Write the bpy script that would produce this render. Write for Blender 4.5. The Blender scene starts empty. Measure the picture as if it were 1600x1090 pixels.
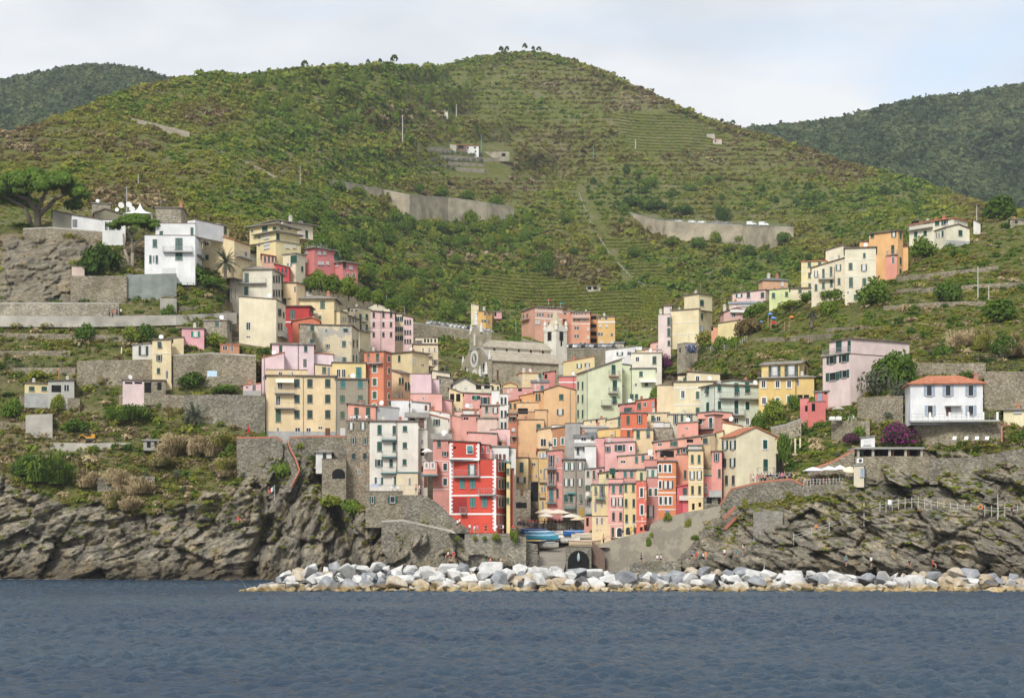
import bpy, bmesh, math, random
import numpy as np
from mathutils import Vector, Matrix
random.seed(7); RNG = np.random.default_rng(11)
SC = bpy.context.scene; COL = SC.collection
F = 2600.0; H = 7.0; YH = 845.0       # lens in photo pixels, eye height above the sea, horizon row
# ------------------------------------------------------------------ camera
cam_d = bpy.data.cameras.new('camera'); cam = bpy.data.objects.new('camera', cam_d); COL.objects.link(cam)
cam.location = (0, 0, H); cam.rotation_euler = (math.radians(90), 0, 0)
cam_d.sensor_width = 36; cam_d.lens = 36 * F / 1600; cam_d.shift_y = (YH - 545) / 1600
cam_d.clip_start = 1; cam_d.clip_end = 20000
SC.camera = cam
SC.view_settings.view_transform = 'Standard'; SC.view_settings.look = 'None'
SC.view_settings.exposure = 0.86
SC.cycles.max_bounces = 6; SC.cycles.diffuse_bounces = 3; SC.cycles.glossy_bounces = 2
SC.cycles.use_denoising = True
SC.cycles.volume_bounces = 0
# ------------------------------------------------------------------ noise
def _hash(ix, iy, seed):
    n = (ix.astype(np.int64) * 374761393 + iy.astype(np.int64) * 668265263 + seed * 982451653) & 0x7fffffff
    n = ((n ^ (n >> 13)) * 1274126177) & 0x7fffffff
    return ((n ^ (n >> 16)) & 0xffff) / 65535.0
def vnoise(x, y, seed=0):
    x = np.asarray(x, float); y = np.asarray(y, float)
    ix = np.floor(x); iy = np.floor(y); fx = x - ix; fy = y - iy
    fx = fx*fx*(3-2*fx); fy = fy*fy*(3-2*fy)
    a = _hash(ix, iy, seed); b = _hash(ix+1, iy, seed); c = _hash(ix, iy+1, seed); d = _hash(ix+1, iy+1, seed)
    return (a*(1-fx)+b*fx)*(1-fy) + (c*(1-fx)+d*fx)*fy
def fbm(x, y, seed=0, o=4):
    s = 0; a = .5; t = 0
    for k in range(o):
        s = s + a*vnoise(np.asarray(x)*2**k, np.asarray(y)*2**k, seed+k*17); t += a; a *= .5
    return s/t
def voro(x, y, seed=0):
    """cell noise: distance to nearest point, gap to the second nearest, and that cell's random value"""
    x = np.asarray(x, float); y = np.asarray(y, float); ix = np.floor(x); iy = np.floor(y)
    f1 = np.full(x.shape, 9.0); f2 = np.full(x.shape, 9.0); cid = np.zeros(x.shape); tl = np.zeros(x.shape)
    for dx in (-1, 0, 1):
        for dy in (-1, 0, 1):
            cx = ix+dx; cy = iy+dy
            ex = cx+_hash(cx, cy, seed)-x; ey = cy+_hash(cx, cy, seed+5)-y; d = np.hypot(ex, ey)
            r = _hash(cx, cy, seed+9); m = d < f1; tl = np.where(m, ex*(_hash(cx, cy, seed+13)-.5)+ey*(_hash(cx, cy, seed+15)-.5), tl)
            f2 = np.where(m, f1, np.minimum(f2, d)); cid = np.where(m, r, cid); f1 = np.where(m, d, f1)
    return tl, f2-f1, cid
def sstep(a, b, x):
    t = np.clip((x-a)/(b-a), 0, 1); return t*t*(3-2*t)
def inpoly(px, py, poly):
    r = np.zeros(np.shape(px), bool); n = len(poly)
    for i in range(n):
        x0, y0 = poly[i]; x1, y1 = poly[(i+1) % n]
        if y0 == y1: continue
        c = ((y0 > py) != (y1 > py)) & (px < (x1-x0)*(py-y0)/(y1-y0)+x0)
        r ^= c
    return r
# ------------------------------------------------------------------ the lie of the land
def P(px, py, d): return Vector(((px-800)/F*d, d, H+(YH-py)/F*d))
PROF = {
 -70: [(905,306),(800,312),(740,318),(680,324),(640,330),(600,336),(560,342),(500,352),(430,368),(360,388),(330,420),(260,540),(200,650)],
 100: [(905,303),(800,311),(740,318),(680,324),(640,330),(600,336),(560,342),(500,352),(430,368),(356,388),(330,440),(260,540),(180,680)],
 220: [(905,302),(800,310),(740,317),(680,324),(640,331),(600,336),(560,343),(500,354),(430,370),(380,385),(330,430),(260,560),(127,800)],
 330: [(905,300),(800,309),(740,316),(680,323),(640,331),(600,337),(560,345),(500,358),(430,375),(400,395),(340,480),(260,600),(115,840)],
 420: [(905,300),(700,313),(682,321),(640,331),(560,345),(540,354),(500,376),(465,388),(420,402),(380,445),(340,520),(250,700),(110,870)],
 520: [(905,298),(760,304),(720,312),(682,322),(630,340),(590,352),(560,372),(520,405),(490,430),(460,462),(430,500),(380,580),(300,720),(200,820),(105,900)],
 620: [(900,284),(810,290),(766,296),(700,310),(650,330),(620,352),(580,400),(545,460),(520,505),(480,570),(430,630),(340,760),(250,860),(100,960)],
 700: [(885,281),(830,286),(780,300),(700,323),(660,343),(620,370),(590,405),(560,455),(515,555),(480,630),(430,700),(340,820),(260,920),(160,1000),(140,1010),(132,1180),(95,1240)],
 740: [(885,281),(830,287),(780,303),(700,328),(660,347),(620,376),(590,410),(560,460),(515,565),(480,640),(430,705),(340,830),(260,940),(190,990),(178,1110),(88,1260)],
 800: [(885,284),(840,296),(800,318),(750,330),(700,345),(650,370),(600,418),(560,475),(520,580),(480,655),(430,720),(340,850),(270,960),(232,990),(222,1080),(82,1290)],
 870: [(885,288),(845,322),(815,340),(760,346),(700,352),(650,372),(600,418),(555,530),(520,620),(480,670),(430,730),(340,860),(298,930),(286,1000),(85,1290)],
 940: [(885,288),(845,302),(800,306),(760,312),(720,320),(680,338),(640,368),(600,398),(560,470),(540,580),(480,690),(430,750),(340,870),(100,1260)],
 1020:[(880,272),(835,280),(800,296),(720,312),(680,326),(640,348),(600,392),(560,432),(540,520),(480,700),(430,760),(340,880),(138,1220)],
 1100:[(880,264),(800,282),(770,292),(720,302),(660,326),(640,340),(600,372),(560,392),(525,408),(500,520),(460,720),(400,800),(340,890),(185,1180)],
 1180:[(880,260),(800,272),(750,288),(700,298),(660,318),(620,333),(560,352),(520,385),(500,402),(470,430),(445,560),(430,700),(400,790),(345,900),(210,1150)],
 1260:[(885,257),(800,268),(750,276),(700,290),(650,306),(600,332),(560,347),(520,362),(468,388),(445,410),(430,640),(340,850),(233,1100)],
 1340:[(885,255),(800,266),(750,272),(715,277),(700,284),(650,294),(610,305),(560,320),(500,350),(465,377),(430,410),(415,430),(405,660),(340,820),(258,1050)],
 1420:[(885,253),(800,264),(715,276),(660,284),(620,291),(580,302),(520,326),(460,360),(400,405),(370,440),(355,660),(280,1000)],
 1500:[(885,252),(800,262),(715,275),(690,277),(660,282),(600,294),(560,302),(500,326),(440,356),(385,402),(350,450),(335,640),(305,950)],
 1600:[(890,250),(800,262),(690,277),(640,284),(590,293),(540,306),(480,331),(420,361),(350,420),(325,500),(320,560)],
 1680:[(890,250),(800,262),(690,277),(640,284),(590,293),(540,306),(480,331),(420,361),(350,420),(325,500),(320,560)],
}
PX = np.array(sorted(PROF)); 
_PYG = np.arange(60, 941, 1.0)
_TAB = np.array([np.interp(_PYG, [p for p, d in PROF[k][::-1]], [d for p, d in PROF[k][::-1]]) for k in PX])
def D(px, py):
    px = np.asarray(px, float); py = np.clip(np.asarray(py, float), 60, 940)
    i = np.clip(np.searchsorted(PX, px)-1, 0, len(PX)-2); t = np.clip((px-PX[i])/(PX[i+1]-PX[i]), 0, 1)
    j = np.clip(np.floor(py-60).astype(int), 0, len(_PYG)-2); s = py-60-j
    a = _TAB[i, j]*(1-s)+_TAB[i, j+1]*s; b = _TAB[i+1, j]*(1-s)+_TAB[i+1, j+1]*s
    return a*(1-t)+b*t
def Df(px, py): return float(D(px, py))
SKY = [(-90,206),(0,206),(40,205),(80,187),(130,170),(180,150),(240,132),(262,127),(330,115),(380,120),(420,113),(480,108),(560,103),(610,101),(650,105),(690,104),(730,93),(780,85),(830,81),(860,85),(900,97),(960,118),(1000,138),(1060,166),(1100,183),(1150,200),(1170,206),(1200,213),(1250,230),(1300,248),(1350,262),(1400,275),(1450,290),(1500,305),(1540,318),(1600,330),(1690,330)]
def skyl(px): return np.interp(px, [a for a, b in SKY], [b for a, b in SKY])
CLIFF = [(-90,742),(0,742),(60,770),(110,790),(160,788),(230,795),(300,790),(330,768),(380,740),(420,712),(450,700),(500,725),(540,765),(580,790),(640,815),(700,842),(800,860),(860,905),(930,905),(1000,862),(1060,842),(1100,815),(1150,795),(1200,800),(1260,790),(1300,752),(1345,735),(1400,715),(1470,712),(1540,705),(1600,690),(1690,690)]
def cliffl(px): return np.interp(px, [a for a, b in CLIFF], [b for a, b in CLIFF])
VILLAGE = [(405,700),(398,600),(425,545),(355,540),(352,420),(380,392),(440,392),(560,440),(600,468),(650,515),(686,540),(690,585),(735,600),(880,598),(900,555),(1030,540),(1040,582),(1190,596),(1190,690),(1245,690),(1215,765),(1100,808),(1060,830),(940,850),(820,845),(700,838),(640,806),(560,790),(480,700)]
GASH = [([(500,735),(520,790),(540,840),(552,890)], 9, 9.0), ([(395,900),(400,860),(420,815)], 9, 5.0), ([(280,905),(292,840),(286,800)], 5, 2.5),
        ([(1120,850),(1145,800),(1150,770)], 8, 3.5), ([(1065,850),(1075,815)], 10, 4.0), ([(1190,860),(1300,840),(1420,790)], 3, 1.2), ([(1240,885),(1300,850)], 3, 1.0),
        ([(1430,870),(1480,840),(1560,800)], 4, 2.0), ([(1530,905),(1580,870),(1640,860)], 14, 4.0), ([(60,840),(80,800)], 5, 2.0), ([(640,850),(648,890)], 4, 2.0)]
def segdist(px, py, pts):
    r = np.full(px.shape, 1e9)
    for (x0, y0), (x1, y1) in zip(pts[:-1], pts[1:]):
        t = np.clip(((px-x0)*(x1-x0)+(py-y0)*(y1-y0))/((x1-x0)**2+(y1-y0)**2), 0, 1)
        r = np.minimum(r, np.hypot(px-x0-t*(x1-x0), py-y0-t*(y1-y0)))
    return r
FLAT = [[(500,272),(825,300),(825,356),(640,350),(505,298)], [(980,325),(1245,345),(1240,390),(1035,376)], [(660,220),(806,220),(806,284),(690,284)], [(640,496),(800,500),(800,545),(650,525)], [(805,470),(985,470),(985,572),(805,572)], [(725,470),(790,470),(790,512),(725,512)]]
BANK = [(6,372),(150,374),(165,400),(112,420),(110,468),(0,470)]
HARB = [(815,836),(925,850),(1020,806),(1082,793),(1112,798),(1082,850),(1050,890),(815,900)]
def softpoly(px, py, z):
    k = np.zeros(np.shape(px))
    for dx, dy in ((0,0),(7,0),(-7,0),(0,5),(0,-5)): k = k+inpoly(px+dx, py+dy, z)
    return k/5
def rockmask(px, py):
    n = (fbm(px/60, py/40, 3)-.5)*46 + (fbm(px/14, py/12, 8)-.5)*22
    return np.maximum(np.maximum(sstep(-9, 9, py-(cliffl(px)+n)), softpoly(px, py, HARB)), .75*softpoly(px, py+n*.3, BANK))
def Dn(px, py):
    """depth of the ground with its relief"""
    px = np.asarray(px, float); py = np.asarray(py, float)
    d = D(px, py); x = (px-800)/F*d; z = H+(YH-py)/F*d
    vil = inpoly(px, py, VILLAGE)
    rk = rockmask(px, py)
    left = px < 700
    # tilted beds and broken blocks on the cliffs
    ang = np.where(left, np.where(px > 405, 1.15, .35), -.45)
    u = x*np.cos(ang)+z*np.sin(ang); v = -x*np.sin(ang)+z*np.cos(ang)
    wu = u+1.1*(fbm(x/4, z/4, 21)-.5); wv = v+.9*(fbm(x/4, z/4, 22)-.5)
    f1, g1, c1 = voro(wu/8, wv/6, 31); f2, g2, c2 = voro(wu/4.2, wv/1.6, 41); f3, g3, c3 = voro(wu/1.5, wv/.7, 51)
    blk = (c1-.5)*3.4+f1*9+(c2-.5)*1.5+f2*4.2+(c3-.5)*.55+f3*1.6 + np.clip(.10-g1, 0, .1)*7 + np.clip(.1-g2, 0, .1)*3.5
    blk = blk + (fbm(x/7, z/7, 61, 5)-.5)*2.6
    gash = 0
    for pts, w, dep in GASH: gash = gash+.75*dep*np.exp(-(segdist(px, py, pts)/w)**2)
    soft = (fbm(x/14, z/9, 71, 5)-.5)*1.8
    far = sstep(420, 620, d)
    hill = (fbm(px/45, py/34, 81, 5)-.5)*.05*d
    out = soft*(1-far)+hill*far
    out = np.where(vil, 0, out*(1-rk)+ (blk+gash)*rk)
    base = sstep(892, 912, py)
    out = out*(1-.6*base)
    for z in FLAT: out = out*(1-softpoly(px, py, z))
    hb = softpoly(px, py, HARB)
    return d + np.where(vil, 0, out)*(1-hb)*sstep(1, 26, py-skyl(px)) + hb*20
# ------------------------------------------------------------------ materials
MATS = {}
class N:
    def __init__(s, name):
        s.m = bpy.data.materials.new(name); s.m.use_nodes = True; s.t = s.m.node_tree; s.t.nodes.clear()
        s.out = s.n('OutputMaterial'); s.b = s.n('BsdfPrincipled'); s.l(s.b, 0, s.out, 0)
    def n(s, typ, **k):
        o = s.t.nodes.new('ShaderNode'+typ)
        for a, v in k.items(): setattr(o, a, v)
        return o
    def l(s, a, i, b, j): s.t.links.new(a.outputs[i], b.inputs[j])
    def set(s, node, **k):
        for a, v in k.items(): node.inputs[a.replace('_', ' ')].default_value = v
    def coord(s, scale=(1, 1, 1), rot=(0, 0, 0), which='Object'):
        c = s.n('TexCoord'); mp = s.n('Mapping'); s.l(c, which, mp, 0)
        mp.inputs['Scale'].default_value = scale; mp.inputs['Rotation'].default_value = rot; return mp
    def noise(s, scale, detail=4, vec=None, rough=.55):
        o = s.n('TexNoise'); o.inputs['Scale'].default_value = scale; o.inputs['Detail'].default_value = detail; o.inputs['Roughness'].default_value = rough
        if vec is not None: s.l(vec, 0, o, 'Vector')
        return o
    def voro(s, scale, vec=None, feature='F1', rnd=1):
        o = s.n('TexVoronoi', feature=feature); o.inputs['Scale'].default_value = scale; o.inputs['Randomness'].default_value = rnd
        if vec is not None: s.l(vec, 0, o, 'Vector')
        return o
    def ramp(s, src, i, stops):
        r = s.n('ValToRGB'); e = r.color_ramp.elements
        while len(e) < len(stops): e.new(.5)
        for k, (p, c) in enumerate(stops):
            e[k].position = p; e[k].color = (*c, 1) if len(c) == 3 else c
        s.l(src, i, r, 0); return r
    def mix(s, fac, a, b, mode='MIX'):
        o = s.n('Mix', data_type='RGBA', blend_type=mode)
        for v, j in ((fac, 0), (a, 6), (b, 7)):
            if isinstance(v, tuple) and hasattr(v[0], 'outputs'): s.t.links.new(v[0].outputs[v[1]], o.inputs[j])
            elif hasattr(v, 'outputs'): s.t.links.new(v.outputs[0], o.inputs[j])
            elif j == 0: o.inputs[0].default_value = v
            else: o.inputs[j].default_value = (*v, 1)
        return (o, 2)
    def color(s, c): s.t.links.new(c[0].outputs[c[1]], s.b.inputs['Base Color'])
    def bump(s, src, i, strength=.4, dist=.1):
        b = s.n('Bump'); b.inputs['Strength'].default_value = strength; b.inputs['Distance'].default_value = dist
        s.l(src, i, b, 'Height'); s.l(b, 0, s.b, 'Normal'); return b
def lin(c):
    if isinstance(c, str): c = tuple(int(c[i:i+2], 16) for i in (0, 2, 4))
    return tuple((v/255/12.92) if v/255 <= .04045 else ((v/255+.055)/1.055)**2.4 for v in c)
def mat_flat(name, rgb, rough=.7, var=.12, scale=3., metal=0.):
    k = ('flat', name)
    if k in MATS: return MATS[k]
    s = N(name); v = s.noise(scale, 4, s.coord())
    a = tuple(x*(1-var) for x in rgb); b = tuple(min(.95, x*(1+var)) for x in rgb)
    s.color((s.ramp(v, 0, [(.3, a), (.7, b)]), 0)); s.set(s.b, Roughness=rough, Metallic=metal)
    MATS[k] = s.m; return s.m
def wallc(h):
    c = np.array(lin(h)); c = c*.81+.19*c.mean(); return c*min(1.0, .80/c.max())
def mat_plaster(hexc, worn=.5):
    """painted render: streaks run down, patches fade, a few stains"""
    k = ('pl', hexc, worn)
    if k in MATS: return MATS[k]
    c = wallc(hexc)
    s = N('plaster_'+hexc); oi = s.n('ObjectInfo')
    co = s.coord((1, 1, .22)); co2 = s.coord()
    ad = s.n('VectorMath', operation='ADD'); s.l(co2, 0, ad, 0)
    cmb = s.n('CombineXYZ'); ml = s.n('Math', operation='MULTIPLY'); ml.inputs[1].default_value = 60; s.l(oi, 'Random', ml, 0)
    s.l(ml, 0, cmb, 0); s.l(ml, 0, cmb, 1); s.l(cmb, 0, ad, 1)
    st = s.noise(1.1, 5, co, .65); pa = s.noise(.28, 4, ad, .6); fi = s.noise(5, 3, ad)
    base = s.mix((s.ramp(pa, 0, [(.35, (0, 0, 0)), (.68, (1, 1, 1))]), 0), tuple(c*.84), tuple(np.minimum(c*1.07, .9)))
    grey = tuple(c*.72+np.array((.04, .036, .03)))
    r1 = s.ramp(st, 0, [(.46, (0, 0, 0)), (.72, (worn*1.2,)*3)])
    m2 = s.mix((r1, 0), base, grey)
    r2 = s.ramp(fi, 0, [(.3, (.93, .93, .93)), (.7, (1, 1, 1))])
    s.color(s.mix(1.0, m2, (r2, 0), 'MULTIPLY')); s.set(s.b, Roughness=.9)
    s.b.inputs['Specular IOR Level'].default_value = .2
    s.bump(fi, 0, .15, .03)
    MATS[k] = s.m; return s.m
def mat_peel(hexa, hexb, mid=.5):
    """two layers of render, the upper one fallen away in patches"""
    k = ('peel', hexa, hexb, mid)
    if k in MATS: return MATS[k]
    a = wallc(hexa); b = wallc(hexb)
    s = N('peeling_'+hexa); co = s.coord(); n1 = s.noise(.33, 6, co, .62); n2 = s.noise(2.2, 4, co)
    f = s.ramp(n1, 0, [(mid-.02, (0, 0, 0)), (mid+.03, (1, 1, 1))])
    m = s.mix((f, 0), tuple(a), tuple(b)); g = s.ramp(n2, 0, [(.3, (.82, .82, .82)), (.7, (1, 1, 1))])
    s.color(s.mix(1.0, m, (g, 0), 'MULTIPLY')); s.set(s.b, Roughness=.92); s.bump(n1, 0, .3, .05)
    MATS[k] = s.m; return s.m
def mat_stone(name, dark, light, size=.45, mortar=.5, brick=False):
    k = ('stone', name)
    if k in MATS: return MATS[k]
    s = N(name); co = s.coord((1, 1, 1.7)); v = s.voro(1/size, co); e = s.voro(1/size, co, 'DISTANCE_TO_EDGE'); big = s.noise(.22, 5, s.coord(), .6)
    sep = s.n('SeparateColor'); s.l(v, 'Color', sep, 0)
    md = tuple((np.array(dark)+np.array(light))/2)
    stops = [(.1, dark), (.55, md), (.95, light)]
    if brick: stops = [(.1, dark), (.5, md), (.88, light), (.91, (.40, .17, .11)), (.98, (.34, .15, .10))]
    c = s.ramp(sep, 0, stops)
    m = s.mix((s.ramp(e, 0, [(.02, (mortar,)*3), (.1, (0, 0, 0))]), 0), (c, 0), tuple(np.array(dark)*.55))
    tone = s.ramp(big, 0, [(.3, (.66, .64, .60)), (.5, (.92, .9, .86)), (.7, (1.12, 1.1, 1.02))])
    mo = s.noise(.35, 6, s.coord((1, 1, .5)), .65); m3 = s.mix((s.ramp(mo, 0, [(.52, (0,0,0)), (.7, (.55,.55,.55))]), 0), s.mix(1.0, m, (tone, 0), 'MULTIPLY'), (.14, .13, .065))
    s.color(m3); s.set(s.b, Roughness=.95); s.b.inputs['Specular IOR Level'].default_value = .15
    s.bump(e, 0, .8, .12)
    MATS[k] = s.m; return s.m
def mat_roof(name, c0, c1, tile=.3):
    k = ('roof', name)
    if k in MATS: return MATS[k]
    s = N(name); co = s.coord(); v = s.voro(1/tile, co); n = s.noise(.5, 4, co)
    sep = s.n('SeparateColor'); s.l(v, 'Color', sep, 0)
    m = s.ramp(sep, 0, [(.0, c0), (1, c1)])
    g = s.ramp(n, 0, [(.3, (.75, .75, .72)), (.7, (1, 1, 1))])
    s.color(s.mix(1.0, (m, 0), (g, 0), 'MULTIPLY')); s.set(s.b, Roughness=.9); s.bump(v, 0, .4, .05)
    MATS[k] = s.m; return s.m
def mat_leaf(name, stops):
    """foliage; each clump carries its own tint number"""
    k = ('leaf', name)
    if k in MATS: return MATS[k]
    s = N(name); at = s.n('Attribute', attribute_name='tint'); r = s.ramp(at, 'Fac', stops)
    s.color((r, 0)); s.set(s.b, Roughness=.75); s.b.inputs['Specular IOR Level'].default_value = .12
    tr = s.n('BsdfTranslucent'); s.l(r, 0, tr, 0); mx = s.n('MixShader'); mx.inputs[0].default_value = .28; s.l(s.b, 0, mx, 1); s.l(tr, 0, mx, 2); s.l(mx, 0, s.out, 0)
    MATS[k] = s.m; return s.m
# ------------------------------------------------------------------ objects
def link(o, parent=None):
    COL.objects.link(o)
    if parent is not None: o.parent = parent
    return o
def mesh(name, V, Fc, mats=(), smooth=False, mi=None):
    me = bpy.data.meshes.new(name); me.from_pydata([tuple(v) for v in V], [], [tuple(f) for f in Fc])
    for m in (mats if isinstance(mats, (list, tuple)) else [mats]): me.materials.append(m)
    if mi is not None: me.polygons.foreach_set('material_index', mi)
    if smooth: me.polygons.foreach_set('use_smooth', [True]*len(me.polygons))
    me.update(); return me
def fastmesh(name, V, Q, mats, attrs=None, smooth=False):
    """V (n,3) float array, Q (m,k) int array"""
    me = bpy.data.meshes.new(name); k = Q.shape[1]
    me.vertices.add(len(V)); me.vertices.foreach_set('co', np.ascontiguousarray(V, np.float32).ravel())
    me.loops.add(Q.size); me.loops.foreach_set('vertex_index', np.ascontiguousarray(Q, np.int32).ravel())
    me.polygons.add(len(Q)); me.polygons.foreach_set('loop_start', np.arange(0, Q.size, k, dtype=np.int32))
    me.polygons.foreach_set('loop_total', np.full(len(Q), k, np.int32))
    if smooth: me.polygons.foreach_set('use_smooth', np.ones(len(Q), bool))
    for m in (mats if isinstance(mats, (list, tuple)) else [mats]): me.materials.append(m)
    me.update(calc_edges=True)
    for nm, (dom, arr) in (attrs or {}).items():
        a = me.attributes.new(nm, 'FLOAT', dom); a.data.foreach_set('value', np.ascontiguousarray(arr, np.float32))
    return me
def tag(o, label=None, cat=None, group=None, kind=None):
    if label: o['label'] = label
    if cat: o['category'] = cat
    if group: o['group'] = group
    if kind: o['kind'] = kind
    return o
def obj(name, me, parent=None, M=None):
    o = bpy.data.objects.new(name, me); link(o, parent)
    if M is not None: o.matrix_basis = M
    return o
def empty(name, M, label, cat, group=None):
    o = bpy.data.objects.new(name, None); link(o); o.matrix_basis = M if isinstance(M, Matrix) else Matrix.Translation(M)
    o.empty_display_size = .5
    return tag(o, label, cat, group)
class G:
    """collects boxes, bars and prisms for one mesh"""
    def __init__(s): s.v = []; s.f = []; s.m = []
    def add(s, V, Fc, mi=0):
        b = len(s.v); s.v += [tuple(p) for p in V]; s.f += [tuple(i+b for i in f) for f in Fc]; s.m += [mi]*len(Fc); return s
    def box(s, x0, x1, y0, y1, z0, z1, mi=0):
        V = [(x, y, z) for x in (x0, x1) for y in (y0, y1) for z in (z0, z1)]
        return s.add(V, [(0,1,3,2),(4,6,7,5),(0,4,5,1),(2,3,7,6),(0,2,6,4),(1,5,7,3)], mi)
    def bar(s, a, b, r=.04, n=4, r2=None, mi=0):
        a = Vector(a); b = Vector(b); d = (b-a)
        if d.length < 1e-6: return s
        q = d.to_track_quat('Z', 'Y'); r2 = r if r2 is None else r2; V = []
        for p, rr in ((a, r), (b, r2)):
            for i in range(n):
                t = 2*math.pi*(i+.5)/n; V.append(p+q@Vector((math.cos(t)*rr, math.sin(t)*rr, 0)))
        Fc = [(i, (i+1) % n, n+(i+1) % n, n+i) for i in range(n)]+[tuple(range(n))[::-1], tuple(range(n, 2*n))]
        return s.add(V, Fc, mi)
    def prism(s, poly, t, mi=0):
        """polygon (3-D points) thickened downward by t"""
        n = len(poly); V = [Vector(p) for p in poly]+[Vector(p)-Vector((0, 0, t)) for p in poly]
        return s.add(V, [tuple(range(n)), tuple(range(n, 2*n))[::-1]]+[(i, n+i, n+(i+1) % n, (i+1) % n) for i in range(n)], mi)
    def lathe(s, prof, n=12, c=(0, 0, 0), mi=0):
        V = []; Fc = []
        for r, z in prof:
            for i in range(n):
                t = 2*math.pi*i/n; V.append((c[0]+r*math.cos(t), c[1]+r*math.sin(t), c[2]+z))
        for k in range(len(prof)-1):
            for i in range(n): Fc.append((k*n+i, k*n+(i+1) % n, (k+1)*n+(i+1) % n, (k+1)*n+i))
        Fc.append(tuple(range(n))[::-1]); Fc.append(tuple(range((len(prof)-1)*n, len(prof)*n)))
        return s.add(V, Fc, mi)
    def build(s, name, mats, parent=None, M=None, smooth=False):
        return obj(name, mesh(name, s.v, s.f, mats, smooth, s.m if isinstance(mats, (list, tuple)) and len(mats) > 1 else None), parent, M)
    def me(s, name, mats, smooth=False):
        return mesh(name, s.v, s.f, mats, smooth, s.m if isinstance(mats, (list, tuple)) and len(mats) > 1 else None)
# ------------------------------------------------------------------ sky, sun
SUN_EL = math.radians(40); SUN_AZ = math.radians(200)     # behind the boat, a little to the left
w = bpy.data.worlds.new('World'); SC.world = w; w.use_nodes = True; nt = w.node_tree; nt.nodes.clear()
wo = nt.nodes.new('ShaderNodeOutputWorld'); bg = nt.nodes.new('ShaderNodeBackground'); bg.inputs[1].default_value = .12
nt.links.new(bg.outputs[0], wo.inputs[0])
sk = nt.nodes.new('ShaderNodeTexSky'); sk.sky_type = 'NISHITA'; sk.sun_disc = False; sk.sun_elevation = SUN_EL; sk.sun_rotation = SUN_AZ
sk.air_density = 1.0; sk.dust_density = 2.0; sk.ozone_density = 1.5
tc = nt.nodes.new('ShaderNodeTexCoord'); mp = nt.nodes.new('ShaderNodeMapping'); mp.inputs['Scale'].default_value = (1.6, 1.6, 5.0); mp.inputs['Location'].default_value = (.35, .2, .1)
nt.links.new(tc.outputs['Generated'], mp.inputs[0])
nz = nt.nodes.new('ShaderNodeTexNoise'); nz.inputs['Scale'].default_value = 2.6; nz.inputs['Detail'].default_value = 7; nz.inputs['Roughness'].default_value = .55; nz.inputs['Distortion'].default_value = .4
nt.links.new(mp.outputs[0], nz.inputs['Vector'])
cr = nt.nodes.new('ShaderNodeValToRGB'); cr.color_ramp.elements[0].position = .24; cr.color_ramp.elements[1].position = .47
nt.links.new(nz.outputs[0], cr.inputs[0])
nz2 = nt.nodes.new('ShaderNodeTexNoise'); nz2.inputs['Scale'].default_value = 3.4; nz2.inputs['Detail'].default_value = 5; nt.links.new(mp.outputs[0], nz2.inputs['Vector'])
cc = nt.nodes.new('ShaderNodeValToRGB'); e = cc.color_ramp.elements
e[0].position = .38; e[0].color = (.66, .70, .755, 1); e[1].position = .62; e[1].color = (.86, .87, .885, 1)
nt.links.new(nz2.outputs[0], cc.inputs[0])
up = nt.nodes.new('ShaderNodeMix'); up.data_type = 'RGBA'; up.blend_type = 'MULTIPLY'; up.inputs[0].default_value = 1
nt.links.new(cc.outputs[0], up.inputs[6]); up.inputs[7].default_value = (5.2, 5.2, 5.2, 1)
blu = nt.nodes.new('ShaderNodeMix'); blu.data_type = 'RGBA'; blu.inputs[0].default_value = .55
nt.links.new(sk.outputs[0], blu.inputs[6]); blu.inputs[7].default_value = (4.1, 4.6, 5.0, 1)
mx = nt.nodes.new('ShaderNodeMix'); mx.data_type = 'RGBA'
nt.links.new(cr.outputs[0], mx.inputs[0]); nt.links.new(blu.outputs[2], mx.inputs[6]); nt.links.new(up.outputs[2], mx.inputs[7])
nt.links.new(mx.outputs[2], bg.inputs[0])
sl = bpy.data.lights.new('sun', 'SUN'); sl.energy = 1.8; sl.angle = math.radians(14); sl.color = (1, .965, .91)
so = bpy.data.objects.new('sun', sl); COL.objects.link(so)
sdir = Vector((math.sin(SUN_AZ)*math.cos(SUN_EL), math.cos(SUN_AZ)*math.cos(SUN_EL), math.sin(SUN_EL)))
so.rotation_euler = (-sdir).to_track_quat('-Z', 'Y').to_euler(); so.location = (0, -200, 400)
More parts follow.
